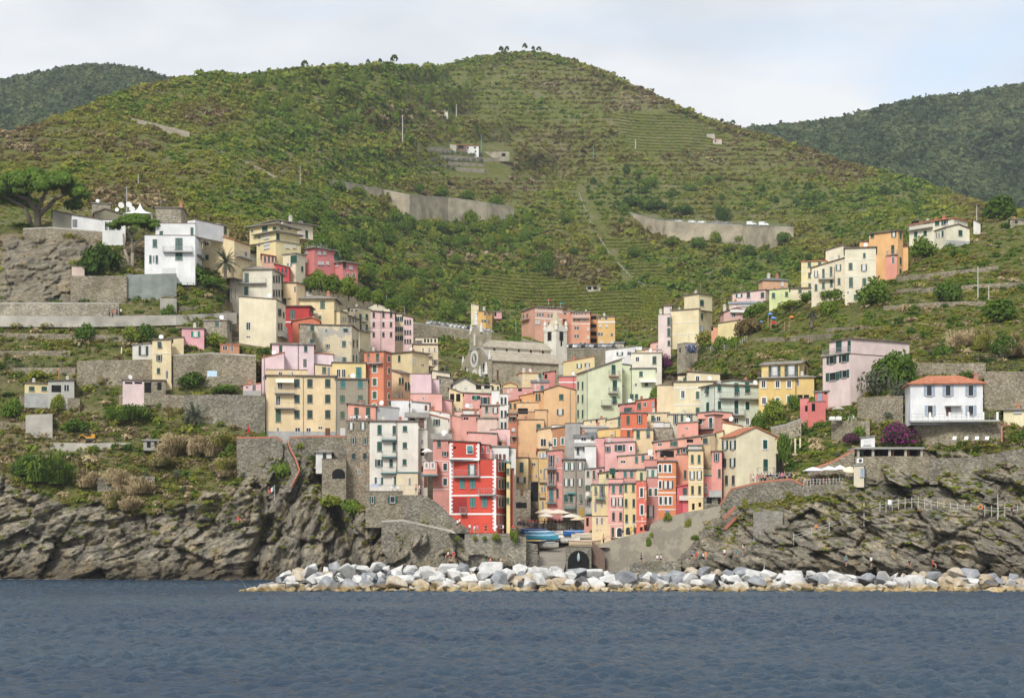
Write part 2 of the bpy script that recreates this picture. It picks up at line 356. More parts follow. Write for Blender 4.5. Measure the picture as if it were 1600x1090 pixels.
# ------------------------------------------------------------------ ground material
def mat_ground():
    s = N('hillside_ground'); co = s.coord()
    rk = s.n('Attribute', attribute_name='rock'); dr = s.n('Attribute', attribute_name='dry'); wet = s.n('Attribute', attribute_name='wet'); tl = s.n('Attribute', attribute_name='bed')
    big = s.noise(.05, 6, co, .62); mid = s.noise(.45, 6, co, .65); fine = s.noise(3.2, 5, co, .7)
    # earth, dry grass and low green
    soil = s.ramp(mid, 0, [(.28, (.10, .08, .052)), (.45, (.20, .16, .10)), (.6, (.29, .235, .15)), (.78, (.16, .145, .068))])
    grass = s.ramp(mid, 0, [(.3, (.07, .092, .02)), (.5, (.13, .145, .032)), (.68, (.20, .185, .055)), (.8, (.26, .205, .095))])
    ad = s.n('Math', operation='ADD'); s.l(big, 0, ad, 0); s.l(dr, 'Fac', ad, 1)
    f = s.ramp(ad, 0, [(.45, (0, 0, 0)), (.72, (1, 1, 1))])
    g0 = s.mix((f, 0), (grass, 0), (soil, 0))
    # rock: beds, blocks, stains
    vm = s.n('VectorRotate', rotation_type='Y_AXIS'); s.l(co, 0, vm, 'Vector'); s.l(tl, 'Fac', vm, 'Angle')
    mpp = s.n('Mapping'); mpp.inputs['Scale'].default_value = (.3, .4, 1.2); s.l(vm, 0, mpp, 0)
    bed = s.noise(1.0, 7, mpp, .68); bl = s.voro(.9, mpp, 'DISTANCE_TO_EDGE')
    st = s.noise(.28, 6, s.coord((1, 1, .3)), .62)
    r0 = s.ramp(bed, 0, [(.27, (.13, .12, .098)), (.42, (.26, .24, .195)), (.54, (.36, .33, .268)), (.62, (.54, .49, .39)), (.70, (.31, .28, .225))])
    r1 = s.ramp(st, 0, [(.3, (.6, .6, .6)), (.5, (1, .98, .93)), (.68, (1.2, 1.04, .8))])
    r2 = s.mix(1.0, (r0, 0), (r1, 0), 'MULTIPLY')
    crk = s.ramp(bl, 0, [(.0, (.35, .35, .35)), (.06, (1, 1, 1))]); r3 = s.mix(.7, r2, (crk, 0), 'MULTIPLY')
    ff = s.ramp(fine, 0, [(.3, (.75, .75, .75)), (.7, (1.12, 1.12, 1.12))]); r4 = s.mix(1.0, r3, (ff, 0), 'MULTIPLY')
    ramp_w = s.ramp(wet, 'Fac', [(0, (1, 1, 1)), (1, (.45, .42, .38))]); r5 = s.mix(1.0, r4, (ramp_w, 0), 'MULTIPLY')
    col = s.mix((rk, 'Fac'), g0, r5); col2 = s.mix(1.0, col, (ff, 0), 'MULTIPLY')
    s.color(col2); s.set(s.b, Roughness=.95); s.b.inputs['Specular IOR Level'].default_value = .15
    hh = s.n('Math', operation='ADD'); s.l(bed, 0, hh, 0); s.l(fine, 0, hh, 1)
    s.bump(hh, 0, .9, .5); return s.m
M_GROUND = mat_ground()
def vil_soft(px, py):
    k = np.zeros(np.shape(px))
    for dx, dy in ((0,0),(9,0),(-9,0),(0,8),(0,-8)): k = k+inpoly(px+dx, py+dy, VILLAGE)
    return k/5
def build_land():
    pxs = np.concatenate([np.arange(-480, -80, 6.), np.arange(-80, 1683, 2.2), np.arange(1686, 2100, 6.)]); NR = 352
    t = np.linspace(0, 1, NR); t = np.where(t < .36, t/.36*.30, .30+(t-.36)/.64*.70)
    PXg, T = np.meshgrid(pxs, t, indexing='ij'); ys = skyl(pxs)[:, None]
    PY = 932+(ys-932)*T
    d = Dn(PXg, PY); d = d+13*vil_soft(PXg, PY)
    X = (PXg-800)/F*d; Y = d; Z = H+(YH-PY)/F*d
    # one extra band behind the crest closes the ridge
    Xb = X[:, -1:]*1.12; Yb = Y[:, -1:]*1.12; Zb = Z[:, -1:]-60
    X = np.hstack([X, Xb]); Y = np.hstack([Y, Yb]); Z = np.hstack([Z, Zb]); nr = NR+1
    V = np.stack([X, Y, Z], -1).reshape(-1, 3); nc = len(pxs)
    rk = np.hstack([rockmask(PXg, PY), np.zeros((nc, 1))]); rk = np.where(np.hstack([inpoly(PXg, PY, VILLAGE), np.zeros((nc, 1), bool)]), .0, rk)
    # terrace banks are earthier on the left and right slopes; the big hill is greener
    dry = np.where(PXg < 420, .06, np.where(PXg > 1180, -.08, .0))*sstep(330, 420, PY)-.05
    dry = dry+np.where((PXg < 240) & (PY < 475) & (PY > 365), .22, 0) + np.where(inpoly(PXg, PY, VILLAGE), .3, 0)
    dry = np.hstack([dry, np.zeros((nc, 1))])
    wet = np.hstack([sstep(868, 900, PY+12*(fbm(PXg/40, PY/20, 5)-.5)), np.zeros((nc, 1))])
    bed = np.hstack([np.where(PXg < 700, np.where(PXg > 405, 1.1, .3), -.45), np.zeros((nc, 1))])
    I = np.arange(nc*nr).reshape(nc, nr)
    Q = np.stack([I[:-1, :-1], I[1:, :-1], I[1:, 1:], I[:-1, 1:]], -1).reshape(-1, 4)
    isr = (rk[:-1, :-1] > .5).reshape(-1)
    at = lambda a: ('POINT', a.reshape(-1))
    for nm, sel in (('hillside', ~isr), ('cliff', isr)):
        q = Q[sel]; used = np.unique(q); mp_ = np.zeros(len(V), int); mp_[used] = np.arange(len(used))
        me = fastmesh(nm, V[used], mp_[q], M_GROUND, {k: ('POINT', a.reshape(-1)[used]) for k, a in (('rock', rk), ('dry', dry), ('wet', wet), ('bed', bed))}, smooth=nm == 'hillside')
        tag(obj(nm, me), kind='structure')
build_land()
# ------------------------------------------------------------------ foliage clumps
def clump(n, seed, lobes=7, leaf=.2, flat=.75, inner=.25, hole=0.):
    """n small bent leaf sprays over a few lobes of a dome of radius 1; returns V(n,4,3), shade number"""
    r = np.random.default_rng(seed)
    c = r.normal(size=(lobes, 3)); c /= np.linalg.norm(c, axis=1)[:, None]; c *= r.uniform(.25, .62, (lobes, 1)); c[:, 2] = np.abs(c[:, 2])*.9+.15
    rad = r.uniform(.32, .55, lobes)
    k = r.integers(0, lobes, n); dirs = r.normal(size=(n, 3)); dirs /= np.linalg.norm(dirs, axis=1)[:, None]
    dirs[:, 2] = np.where(dirs[:, 2] < -.35, -dirs[:, 2], dirs[:, 2])
    p = c[k]+dirs*(rad[k]*np.where(r.random(n) < inner, r.uniform(.3, .85, n), r.uniform(.85, 1.12, n)))[:, None]
    p[:, 2] = np.maximum(p[:, 2]*flat, .02)
    nn = dirs+r.normal(size=(n, 3))*.55; nn /= np.linalg.norm(nn, axis=1)[:, None]
    a = np.cross(nn, r.normal(size=(n, 3))); a /= np.linalg.norm(a, axis=1)[:, None]; b = np.cross(nn, a)
    s = (leaf*r.uniform(.6, 1.35, n))[:, None]
    V = np.stack([p-a*s-b*s*.55, p+a*s*.9-b*s*.5+nn*s*.2, p+a*s+b*s*.6, p-a*s*.8+b*s*.6+nn*s*.25], 1)
    return V, r.normal(size=n)*.035+rad[k]*.06
FAR_T = [clump(30, 100+i, 5, .27, .85) for i in range(6)]; MID_T = [clump(95, 200+i, 7, .165, .8) for i in range(6)]; NEAR_T = [clump(120, 230+i, 8, .13, .8) for i in range(5)]
def scatter(name, mat, pos, size, tint, temps, hs=None):
    k = RNG.integers(0, len(temps), len(pos)); th = RNG.uniform(0, 6.28, len(pos)); hs = np.ones(len(pos)) if hs is None else hs
    Vs = []; Ts = []
    for t, (tv, tt) in enumerate(temps):
        m = np.where(k == t)[0]
        if not len(m): continue
        c = np.cos(th[m])[:, None, None]; s_ = np.sin(th[m])[:, None, None]
        x = tv[None, :, :, 0]*c-tv[None, :, :, 1]*s_; y = tv[None, :, :, 0]*s_+tv[None, :, :, 1]*c; z = np.broadcast_to(tv[None, :, :, 2], x.shape)
        V = np.stack([x, y, z*hs[m][:, None, None]], -1)*size[m][:, None, None, None]+pos[m][:, None, None, :]
        Vs.append(V.reshape(-1, 3)); Ts.append((tint[m][:, None]+tt[None, :]).reshape(-1))
    V = np.concatenate(Vs); T = np.concatenate(Ts); Q = np.arange(len(V)).reshape(-1, 4)
    return obj(name, fastmesh(name, V, Q, mat, {'tint': ('FACE', T)}))
def ppos(px, py, sink=.15, size=None):
    d = Dn(px, py); s = 0 if size is None else size*sink
    return np.stack([(px-800)/F*d, d, H+(YH-py)/F*d-s], 1), d
# tint: 0 dark evergreen .. .2 deep green .. .4 fresh green .. .55 yellow green .. .7 olive brown .. .85 heather brown .. 1 straw
LEAF_STOPS = [(0, (.028, .05, .012)), (.2, (.07, .13, .02)), (.38, (.145, .225, .03)), (.55, (.28, .29, .042)), (.68, (.235, .205, .055)), (.82, (.15, .105, .052)), (1, (.56, .45, .26))]
M_LEAF = mat_leaf('scrub_leaves', LEAF_STOPS)
M_GREY = mat_leaf('olive_leaves', [(0, (.07, .085, .05)), (.5, (.14, .16, .10)), (1, (.22, .24, .17))])
NOSCRUB = [[(514,281),(600,295),(803,323),(805,342),(700,346),(640,340),(600,309),(514,291)], [(985,330),(1040,342),(1050,341),(1200,346),(1240,353),(1240,370),(1160,381),(1040,368),(985,345)], [(672,222),(800,226),(800,282),(700,280)],
           [(640,500),(770,508),(780,535),(650,520)], [(895,292),(915,292),(990,440),(975,445)]]
VINES = [[(950,178),(1035,172),(1090,190),(1140,215),(1130,232),(1040,240),(985,236),(975,215)], [(935,372),(1010,378),(1010,392),(940,390)], [(978,405),(1035,415),(1055,440),(985,432)],
         [(890,452),(1045,458),(1040,500),(960,497),(890,492)], [(740,432),(840,425),(905,440),(890,478),(800,478),(745,462)], [(1000,446),(1040,448),(1040,520),(1005,515)]]
def farm_scrub():
    n = 108000
    px = RNG.uniform(-330, 1930, n); py = RNG.uniform(75, 560, n)
    px = np.append(px, RNG.uniform(-75, 1675, 5200)); sy = skyl(px); py = np.append(py, sy[n:]+RNG.uniform(.5, 9, 5200)); crest = np.arange(len(px)) >= n; n = len(px)
    d0 = D(px, py)
    ok = (py > sy+.4) & ~inpoly(px, py, VILLAGE)
    for z in NOSCRUB+VINES: ok &= ~inpoly(px, py, z)
    ok &= ~(d0 < 440)
    br = fbm(px/110, py/45, 91, 4); fi = fbm(px/22, py/14, 92, 3)
    # thinner, lower cover on the old terraces of the big hill, in rows along the contours
    terr = (px > 640) & (px < 1260) & (py < 350) & (py > 95) & ~crest
    wv = 7*fbm(px/90, py/60, 97)
    py2 = np.where(terr & (RNG.random(n) < .75), np.round((py+wv)/7.5)*7.5-wv+RNG.normal(size=n)*.9, py)
    ok &= (RNG.random(n) < np.where(terr, .72, np.where(d0 < 650, .42, .70))) & (py2 > sy)
    px, py, br, fi, terr, d0 = px[ok], py2[ok], br[ok], fi[ok], terr[ok], d0[ok]
    n = len(px); g = RNG.normal(size=n)
    t = .53+(br-.5)*1.0+g*.085
    pine = np.exp(-(((px-570)/190)**2+((py-150)/55)**2))
    t = np.where(RNG.random(n) < pine*.8, .40+g*.06, t)
    lush = (px > 430) & (px < 860) & (py > 330); t = np.where(lush & (RNG.random(n) < .75), .37+.12*(fi-.5)*2+g*.09, t)
    t = np.where((px > 700) & (px < 1180) & (py < 300), t+np.where(crest[ok], -.06, .07), t)
    t = np.where((px < 330) & (py > 200), t+.03, t)
    t = np.where((px > 1150) & (py > 260), t*.92, t)
    t = np.clip(t, .06, .9)
    size = np.clip(RNG.gamma(4.5, .22, n)*np.where(lush, 2.2, np.where(terr, 1.55, 1.9))*(.8+.5*fi), .7, 4.6)*np.clip(.72+.0005*(d0-440), .7, 1.05)
    pos, d = ppos(px, py, .25, size); hs = RNG.uniform(.7, 1.15, n); m = d0 < 680
    tag(scatter('hillside_scrub', M_LEAF, pos[~m], size[~m], t[~m], FAR_T, hs[~m]), kind='stuff')
    tag(scatter('hillside_scrub', M_LEAF, pos[m], size[m], t[m], MID_T, hs[m]), kind='stuff')
    # rows of vines kept up on a few terraces
    P_ = []; 
    for k, z in enumerate(VINES):
        ys = [q[1] for q in z]; xs = [q[0] for q in z]
        y = min(ys)
        while y < max(ys):
            x = np.arange(min(xs), max(xs), 1.15); yy = y+3*np.sin(x/37+k)+(x-min(xs))*(.10 if k == 0 else .02)
            m = inpoly(x, yy, z); P_.append(np.stack([x[m]+RNG.normal(size=m.sum())*.3, yy[m]+RNG.normal(size=m.sum())*.35], 1)); y += (5.2 if k else 4.6)
    P_ = np.concatenate(P_); s = RNG.uniform(.55, .95, len(P_)); pos, d = ppos(P_[:, 0], P_[:, 1], .1, s)
    tag(scatter('vine_rows', M_LEAF, pos, s*1.15, .48+RNG.normal(size=len(P_))*.05, FAR_T, np.full(len(P_), 1.1)), kind='stuff')
farm_scrub()
def near_scrub():
    n = 76000; px = RNG.uniform(-330, 1930, n); py = RNG.uniform(300, 860, n); sy = skyl(px)
    d0 = D(px, py); ok = (d0 <= 445) & (py > sy+3) & ~inpoly(px, py, VILLAGE)
    rk = rockmask(px, py); br = fbm(px/55, py/28, 95, 4); fi = fbm(px/16, py/12, 96, 3)
    ok &= RNG.random(n) < np.where(rk > .5, .10*sstep(.5, .62, br), np.where(px < 450, .62, .95)*sstep(.24, .48, br)+.2)
    ok &= ~((rk > .4) & (py > 830))
    for z in ([(0,362),(110,355),(110,430),(200,470),(370,500),(0,500)], [(1250,500),(1310,500),(1310,540),(1180,540)], [(0,590),(420,590),(420,640),(0,640)]):
        ok &= ~(inpoly(px, py, z) & (RNG.random(n) < .62))
    px, py, rk, br, fi = px[ok], py[ok], rk[ok], br[ok], fi[ok]; n = len(px); g = RNG.normal(size=n)
    t = .46+(fi-.5)*.9+g*.13+np.where((px < 450) & (py > 640), .12, 0); t = np.clip(t, .03, 1)
    t = np.where(RNG.random(n) < .13, RNG.uniform(.86, 1, n), t)
    size = np.clip(RNG.gamma(3.2, .25, n)*.9, .3, 2.3)*np.where(rk > .5, .62, 1)
    pos, d = ppos(px, py, .2, size)
    tag(scatter('slope_scrub', M_LEAF, pos, size, t, NEAR_T, RNG.uniform(.55, 1.05, n)), kind='stuff')
    # creeping plants hanging on the cliff faces
    n = 16000; px = RNG.uniform(-60, 1660, n); py = RNG.uniform(690, 860, n); rk = rockmask(px, py); br = fbm(px/30, py/22, 99, 4)
    zone = np.exp(-(((px-265)/75)**2+((py-765)/38)**2))*1.0+np.exp(-(((px-560)/45)**2+((py-790)/28)**2))*.8+np.exp(-(((px-1260)/80)**2+((py-785)/26)**2))*.7+np.exp(-(((px-1165)/40)**2+((py-800)/45)**2))*.45+np.exp(-(((px-1480)/110)**2+((py-760)/40)**2))*.25+np.exp(-(((px-480)/45)**2+((py-770)/40)**2))*.3
    ok = (RNG.random(n) < (zone*1.2+.14)*sstep(.42, .54, br)*1.2) & ~inpoly(px, py, VILLAGE) & (py > skyl(px))
    px, py = px[ok], py[ok]; n = len(px); size = RNG.uniform(.3, .85, n); pos, d = ppos(px, py, .3, size)
    tag(scatter('cliff_creepers', M_LEAF, pos, size, np.clip(.52+RNG.normal(size=n)*.09, 0, 1), MID_T, np.full(n, .7)), kind='stuff')
near_scrub()
# ------------------------------------------------------------------ the hills behind
M_FOREST = mat_leaf('far_forest', [(0, (.04, .065, .028)), (.5, (.085, .125, .05)), (1, (.16, .18, .07))])
def rear(name, line, d0, bottom, seed, size):
    pxs = np.arange(line[0][0], line[-1][0], 4.0); top = np.interp(pxs, [a for a, b in line], [b for a, b in line])
    t = np.linspace(0, 1, 60); A, T = np.meshgrid(pxs, t, indexing='ij'); PY = bottom+(top[:, None]-bottom)*T
    d = d0*(.72+.28*T)+(fbm(A/60, PY/40, seed, 4)-.5)*.09*d0*np.sin(T*np.pi)
    V = np.stack([(A-800)/F*d, d, H+(YH-PY)/F*d], -1); Vb = V[:, -1:]*np.array([1.1, 1.1, .93]); V = np.concatenate([V, Vb], 1)
    nc, nr = V.shape[:2]; I = np.arange(nc*nr).reshape(nc, nr); Q = np.stack([I[:-1, :-1], I[1:, :-1], I[1:, 1:], I[:-1, 1:]], -1).reshape(-1, 4)
    gm = mat_flat('forest_floor', (.05, .06, .025), .95, .3, .05)
    tag(obj(name, fastmesh(name, V.reshape(-1, 3), Q, gm, smooth=True)), kind='structure')
    n = int(len(pxs)*125); i = RNG.uniform(0, nc-1.01, n); j = RNG.uniform(0, 59, n)
    a = i.astype(int); b = j.astype(int); u = (i-a)[:, None]; v = (j-b)[:, None]
    pos = V[a, b]*(1-u)*(1-v)+V[a+1, b]*u*(1-v)+V[a, b+1]*(1-u)*v+V[a+1, b+1]*u*v
    s = RNG.uniform(.7, 1.4, n)*size; br = fbm(i/8, j/7, seed+3)
    tag(scatter('far_forest', M_FOREST, pos-np.array([0, 0, 1.])*s[:, None]*.2, s, np.clip(.4+(br-.5)*1.4+RNG.normal(size=n)*.14, 0, 1), FAR_T), kind='stuff')
rear('far_hill', [(-460,160),(-110,140),(0,133),(60,122),(100,113),(150,108),(190,110),(230,120),(265,129),(300,140),(380,170)], 1500, 260, 7, 6.5)
rear('far_hill', [(1090,222),(1170,206),(1240,200),(1300,193),(1340,185),(1400,168),(1450,158),(1500,154),(1550,146),(1600,137),(1700,118),(2100,100)], 1650, 345, 17, 7.0)
# ------------------------------------------------------------------ the sea
def water_mat():
    s = N('sea_water'); co = s.coord((1, 1, 1)); n1 = s.noise(2.2, 6, s.coord((.7, 1.0, 1)), .66); n2 = s.noise(.035, 3, s.coord((.35, 1, 1)))
    c = s.ramp(n2, 0, [(.35, (.017, .038, .070)), (.65, (.034, .062, .090))]); s.color((c, 0))
    s.set(s.b, Roughness=.16, IOR=1.33)
    s.bump(n1, 0, .9, .28); return s.m
M_SEA = water_mat()
def sea():
    # choppy water as real waves between the boat and the rocks, flat sheets to the sides
    xs = np.arange(-130, 130.01, .24); ds = [60.]
    while ds[-1] < 330: ds.append(ds[-1]*1.0+max(.13, ds[-1]*.0014))
    ds = np.array(ds); X, Y = np.meshgrid(xs, ds, indexing='ij'); Z = np.zeros_like(X)
    r = np.random.default_rng(5)
    for k in range(60):
        L = .7*(3.6/.7)**r.random(); th = r.normal(-1.25, .8); kk = 6.283/L; a = .0165*L**.45
        w_ = X*math.cos(th)+Y*math.sin(th)+1.6*(vnoise(X/7, Y/7, k)-.5); q = np.sin(kk*w_+r.uniform(0, 6.28)); Z += a*(q-.25*q*q)
    Z *= .35+1.3*fbm(X/17, Y/11, 33, 4); fade = sstep(1, .93, np.abs(X)/130)*sstep(330, 310, Y); Z *= fade
    nc, nr = X.shape; I = np.arange(nc*nr).reshape(nc, nr); Q = np.stack([I[:-1, :-1], I[1:, :-1], I[1:, 1:], I[:-1, 1:]], -1).reshape(-1, 4)
    V = np.stack([X, Y, Z], -1).reshape(-1, 3); g = G()
    tag(obj('sea', fastmesh('sea', V, Q, M_SEA, smooth=True)), kind='structure')
    for nm, (x0, x1, y0, y1) in {'a': (-3000, -130, -400, 330), 'b': (130, 3000, -400, 330), 'c': (-130, 130, -400, 60), 'd': (-3000, 3000, 330, 900)}.items():
        tag(obj('sea', mesh('sea', [(x0, y0, 0), (x1, y0, 0), (x1, y1, 0), (x0, y1, 0)], [(0, 1, 2, 3)], M_SEA)), kind='structure')
sea()
# ------------------------------------------------------------------ sea haze
def haze():
    m = bpy.data.materials.new('haze_air'); m.use_nodes = True; t = m.node_tree; t.nodes.clear()
    o = t.nodes.new('ShaderNodeOutputMaterial'); v = t.nodes.new('ShaderNodeVolumePrincipled')
    v.inputs['Color'].default_value = (.86, .92, 1, 1); v.inputs['Density'].default_value = HAZE; v.inputs['Anisotropy'].default_value = .2
    t.links.new(v.outputs[0], o.inputs['Volume'])
    g = G(); g.box(-1400, 1400, -60, 2200, -4, 620); ob = g.build('haze', m); tag(ob, kind='stuff')
HAZE = .00009
if HAZE: haze()
# ------------------------------------------------------------------ houses
GREEN = (.006, .068, .050); TEAL = (.02, .16, .15); DGREEN = (.004, .035, .030); OLIVE = (.05, .11, .06); BLUEG = (.30, .37, .45); BROWN = (.13, .05, .025); BRIGHT = (.01, .22, .12); GREYB = (.05, .06, .07)
M_SHUT = {c: mat_flat('shutter_paint_%d' % i, c, .45, .18, 1.5) for i, c in enumerate((GREEN, TEAL, DGREEN, OLIVE, BLUEG, BROWN, BRIGHT, GREYB))}
M_GLASS = mat_flat('window_glass', (.018, .022, .026), .08, .3, 2.)
M_WHITE = mat_flat('white_trim', (.78, .77, .74), .6, .06)
M_CURT = mat_flat('white_blind', (.62, .62, .60), .8, .1)
M_STONE_TRIM = mat_flat('grey_stone_trim', (.33, .32, .30), .8, .15)
M_IRON = mat_flat('dark_iron', (.03, .032, .035), .5, .2); M_GREYIRON = mat_flat('grey_railing', (.32, .33, .33), .5, .15)
M_PIPE = mat_flat('brown_downpipe', (.16, .10, .07), .5, .2); M_GPIPE = mat_flat('grey_downpipe', (.25, .25, .24), .5, .2)
M_SLATE = mat_roof('grey_slate_roof', (.20, .185, .16), (.36, .33, .285), .35)
M_DSLATE = mat_roof('dark_slate_roof', (.11, .115, .12), (.22, .225, .23), .35)
M_TERRA = mat_roof('terracotta_roof', (.40, .13, .065), (.56, .22, .12), .3)
M_ROOFB = mat_roof('brown_roof_edge', (.13, .095, .075), (.22, .17, .135), .3)
ROOFM = {'s': M_SLATE, 'd': M_DSLATE, 't': M_TERRA, 'b': M_ROOFB}
M_SLAB = mat_flat('balcony_slab', (.36, .35, .32), .85, .15); M_TSLAB = mat_flat('teal_balcony_slab', (.10, .22, .22), .7, .2)
M_STONE = mat_stone('rubble_stone', (.20, .175, .13), (.46, .41, .32), .30)
M_STONEB = mat_stone('stone_with_brick', (.22, .19, .145), (.48, .43, .34), .30, brick=True)
M_STONEG = mat_stone('grey_dry_stone', (.15, .14, .115), (.37, .345, .29), .34)
M_STONEL = mat_stone('pale_rubble', (.27, .245, .195), (.56, .51, .42), .34)
M_CHROOF = mat_roof('church_slate', (.36,.31,.235), (.50,.44,.345), .5)
M_STONEF = mat_stone('church_stone', (.35, .315, .24), (.49, .45, .35), .55, mortar=.25)
WC = {}
def win_me(kind, w, h, c, face):
    """parts of one window, built once for each size: list of (name, mesh, sub)"""
    k = (kind, w, h, c, face)
    if k in WC: return WC[k]
    sm = M_SHUT[c]; out = []
    def shutter(x0, x1, y0=-.09, y1=-.03, z0=-h/2, z1=h/2, tilt=0):
        g = G(); e = min(.07, (x1-x0)*.22)
        g.box(x0, x0+e, y0, y1, z0, z1); g.box(x1-e, x1, y0, y1, z0, z1); g.box(x0+e, x1-e, y0, y1, z1-e, z1); g.box(x0+e, x1-e, y0, y1, z0, z0+e)
        g.box(x0+e, x1-e, y0, y1, -.04*h-e/2, -.04*h+e/2); n = max(3, int(h/.22))
        for i in range(n):
            z = z0+e+(z1-z0-2*e)*(i+.5)/n; q = (z1-z0)/n*.42
            g.add([(x0+e, y1, z+q), (x1-e, y1, z+q), (x1-e, y0+.02, z-q), (x0+e, y0+.02, z-q)], [(0, 1, 2, 3)])
        return g.me('shutter', sm)
    def hole(m=M_GLASS):
        g = G(); g.box(-w/2, w/2, -.012, .02, -h/2, h/2); return g.me('window', m)
    def frame(m=M_WHITE, e=.06, mull=True):
        g = G(); g.box(-w/2, -w/2+e, -.05, -.012, -h/2, h/2); g.box(w/2-e, w/2, -.05, -.012, -h/2, h/2); g.box(-w/2+e, w/2-e, -.05, -.012, h/2-e, h/2); g.box(-w/2+e, w/2-e, -.05, -.012, -h/2, -h/2+e)
        if mull: g.box(-e*.5, e*.5, -.05, -.012, -h/2+e, h/2-e)
        return g.me('frame', m)
    def surround(m):
        g = G(); e = .16; y0, y1 = -.075, .0
        g.box(-w/2-e, -w/2, y0, y1, -h/2-e, h/2+e); g.box(w/2, w/2+e, y0, y1, -h/2-e, h/2+e); g.box(-w/2, w/2, y0, y1, h/2, h/2+e); g.box(-w/2, w/2, y0-.05, y1, -h/2-e, -h/2)
        return g.me('surround', m)
    def sill():
        g = G(); g.box(-w/2-.1, w/2+.1, -.16, 0, -h/2-.1, -h/2); return g.me('sill', M_STONE_TRIM)
    if kind == 'c':
        out = [('window', hole(M_IRON)), ('shutter', shutter(-w/2, -.015)), ('shutter', shutter(.015, w/2))]
    elif kind == 'v':      # shutter propped out at the foot
        g = G(); g.add([(-w/2, -.03, h/2), (w/2, -.03, h/2), (w/2, -.5, -h*.28), (-w/2, -.5, -h*.28), (-w/2, -.07, h/2), (w/2, -.07, h/2), (w/2, -.56, -h*.28), (-w/2, -.56, -h*.28)], [(0, 3, 2, 1), (4, 5, 6, 7), (0, 1, 5, 4), (2, 3, 7, 6), (1, 2, 6, 5), (0, 4, 7, 3)])
        out = [('window', hole()), ('shutter', g.me('shutter', sm)), ('frame', frame())]
    elif kind == 'o':      # leaves folded back, white blind half down behind glass
        out = [('window', hole()), ('frame', frame(mull=True)), ('shutter', shutter(-w/2-w*.5, -w/2-.02)), ('shutter', shutter(w/2+.02, w/2+w*.5))]
        g = G(); g.box(-w*.40, w*.40, -.022, -.011, -h*.38, h*.42); out.append(('blind', g.me('blind', M_CURT)))
    elif kind == 'q':      # leaves folded back over a dark opening
        out = [('window', hole()), ('frame', frame(mull=False, e=.05)), ('shutter', shutter(-w/2-w*.5, -w/2-.02)), ('shutter', shutter(w/2+.02, w/2+w*.5))]
    elif kind == 'p': out = [('window', hole()), ('frame', frame())]
    elif kind == 'd':      # boarded door
        g = G(); g.box(-w/2, w/2, -.07, .0, -h/2, h/2); g.box(-w*.42, -.03*w, -.095, -.06, -h*.1, h*.42); g.box(.03*w, w*.42, -.095, -.06, -h*.1, h*.42); g.box(-w*.42, w*.42, -.095, -.06, -h*.42, -h*.18)
        out = [('door', g.me('door', sm))]
    elif kind == 'w': 
        g = G(); g.box(-w/2, w/2, -.045, .0, -h/2, h/2)
        for i in range(5): z = -h/2+h*(i+.5)/5; g.box(-w*.48, w*.48, -.06, -.04, z-.02, z+.02)
        out = [('window', g.me('window', M_CURT))]
    elif kind == 'x':      # plain opening: near-black plate, inner shade put into its colour
        out = [('opening', hole(M_DARK))]
    if face: out.append(('surround', surround(M_WHITE)))
    elif kind in 'covqw': out.append(('sill', sill()))
    WC[k] = out; return out
M_DARK = mat_flat('interior_shade', (.005, .005, .005), .95, .2)  # near-black colour stands in for the shade inside uncut openings
HOUSES = []
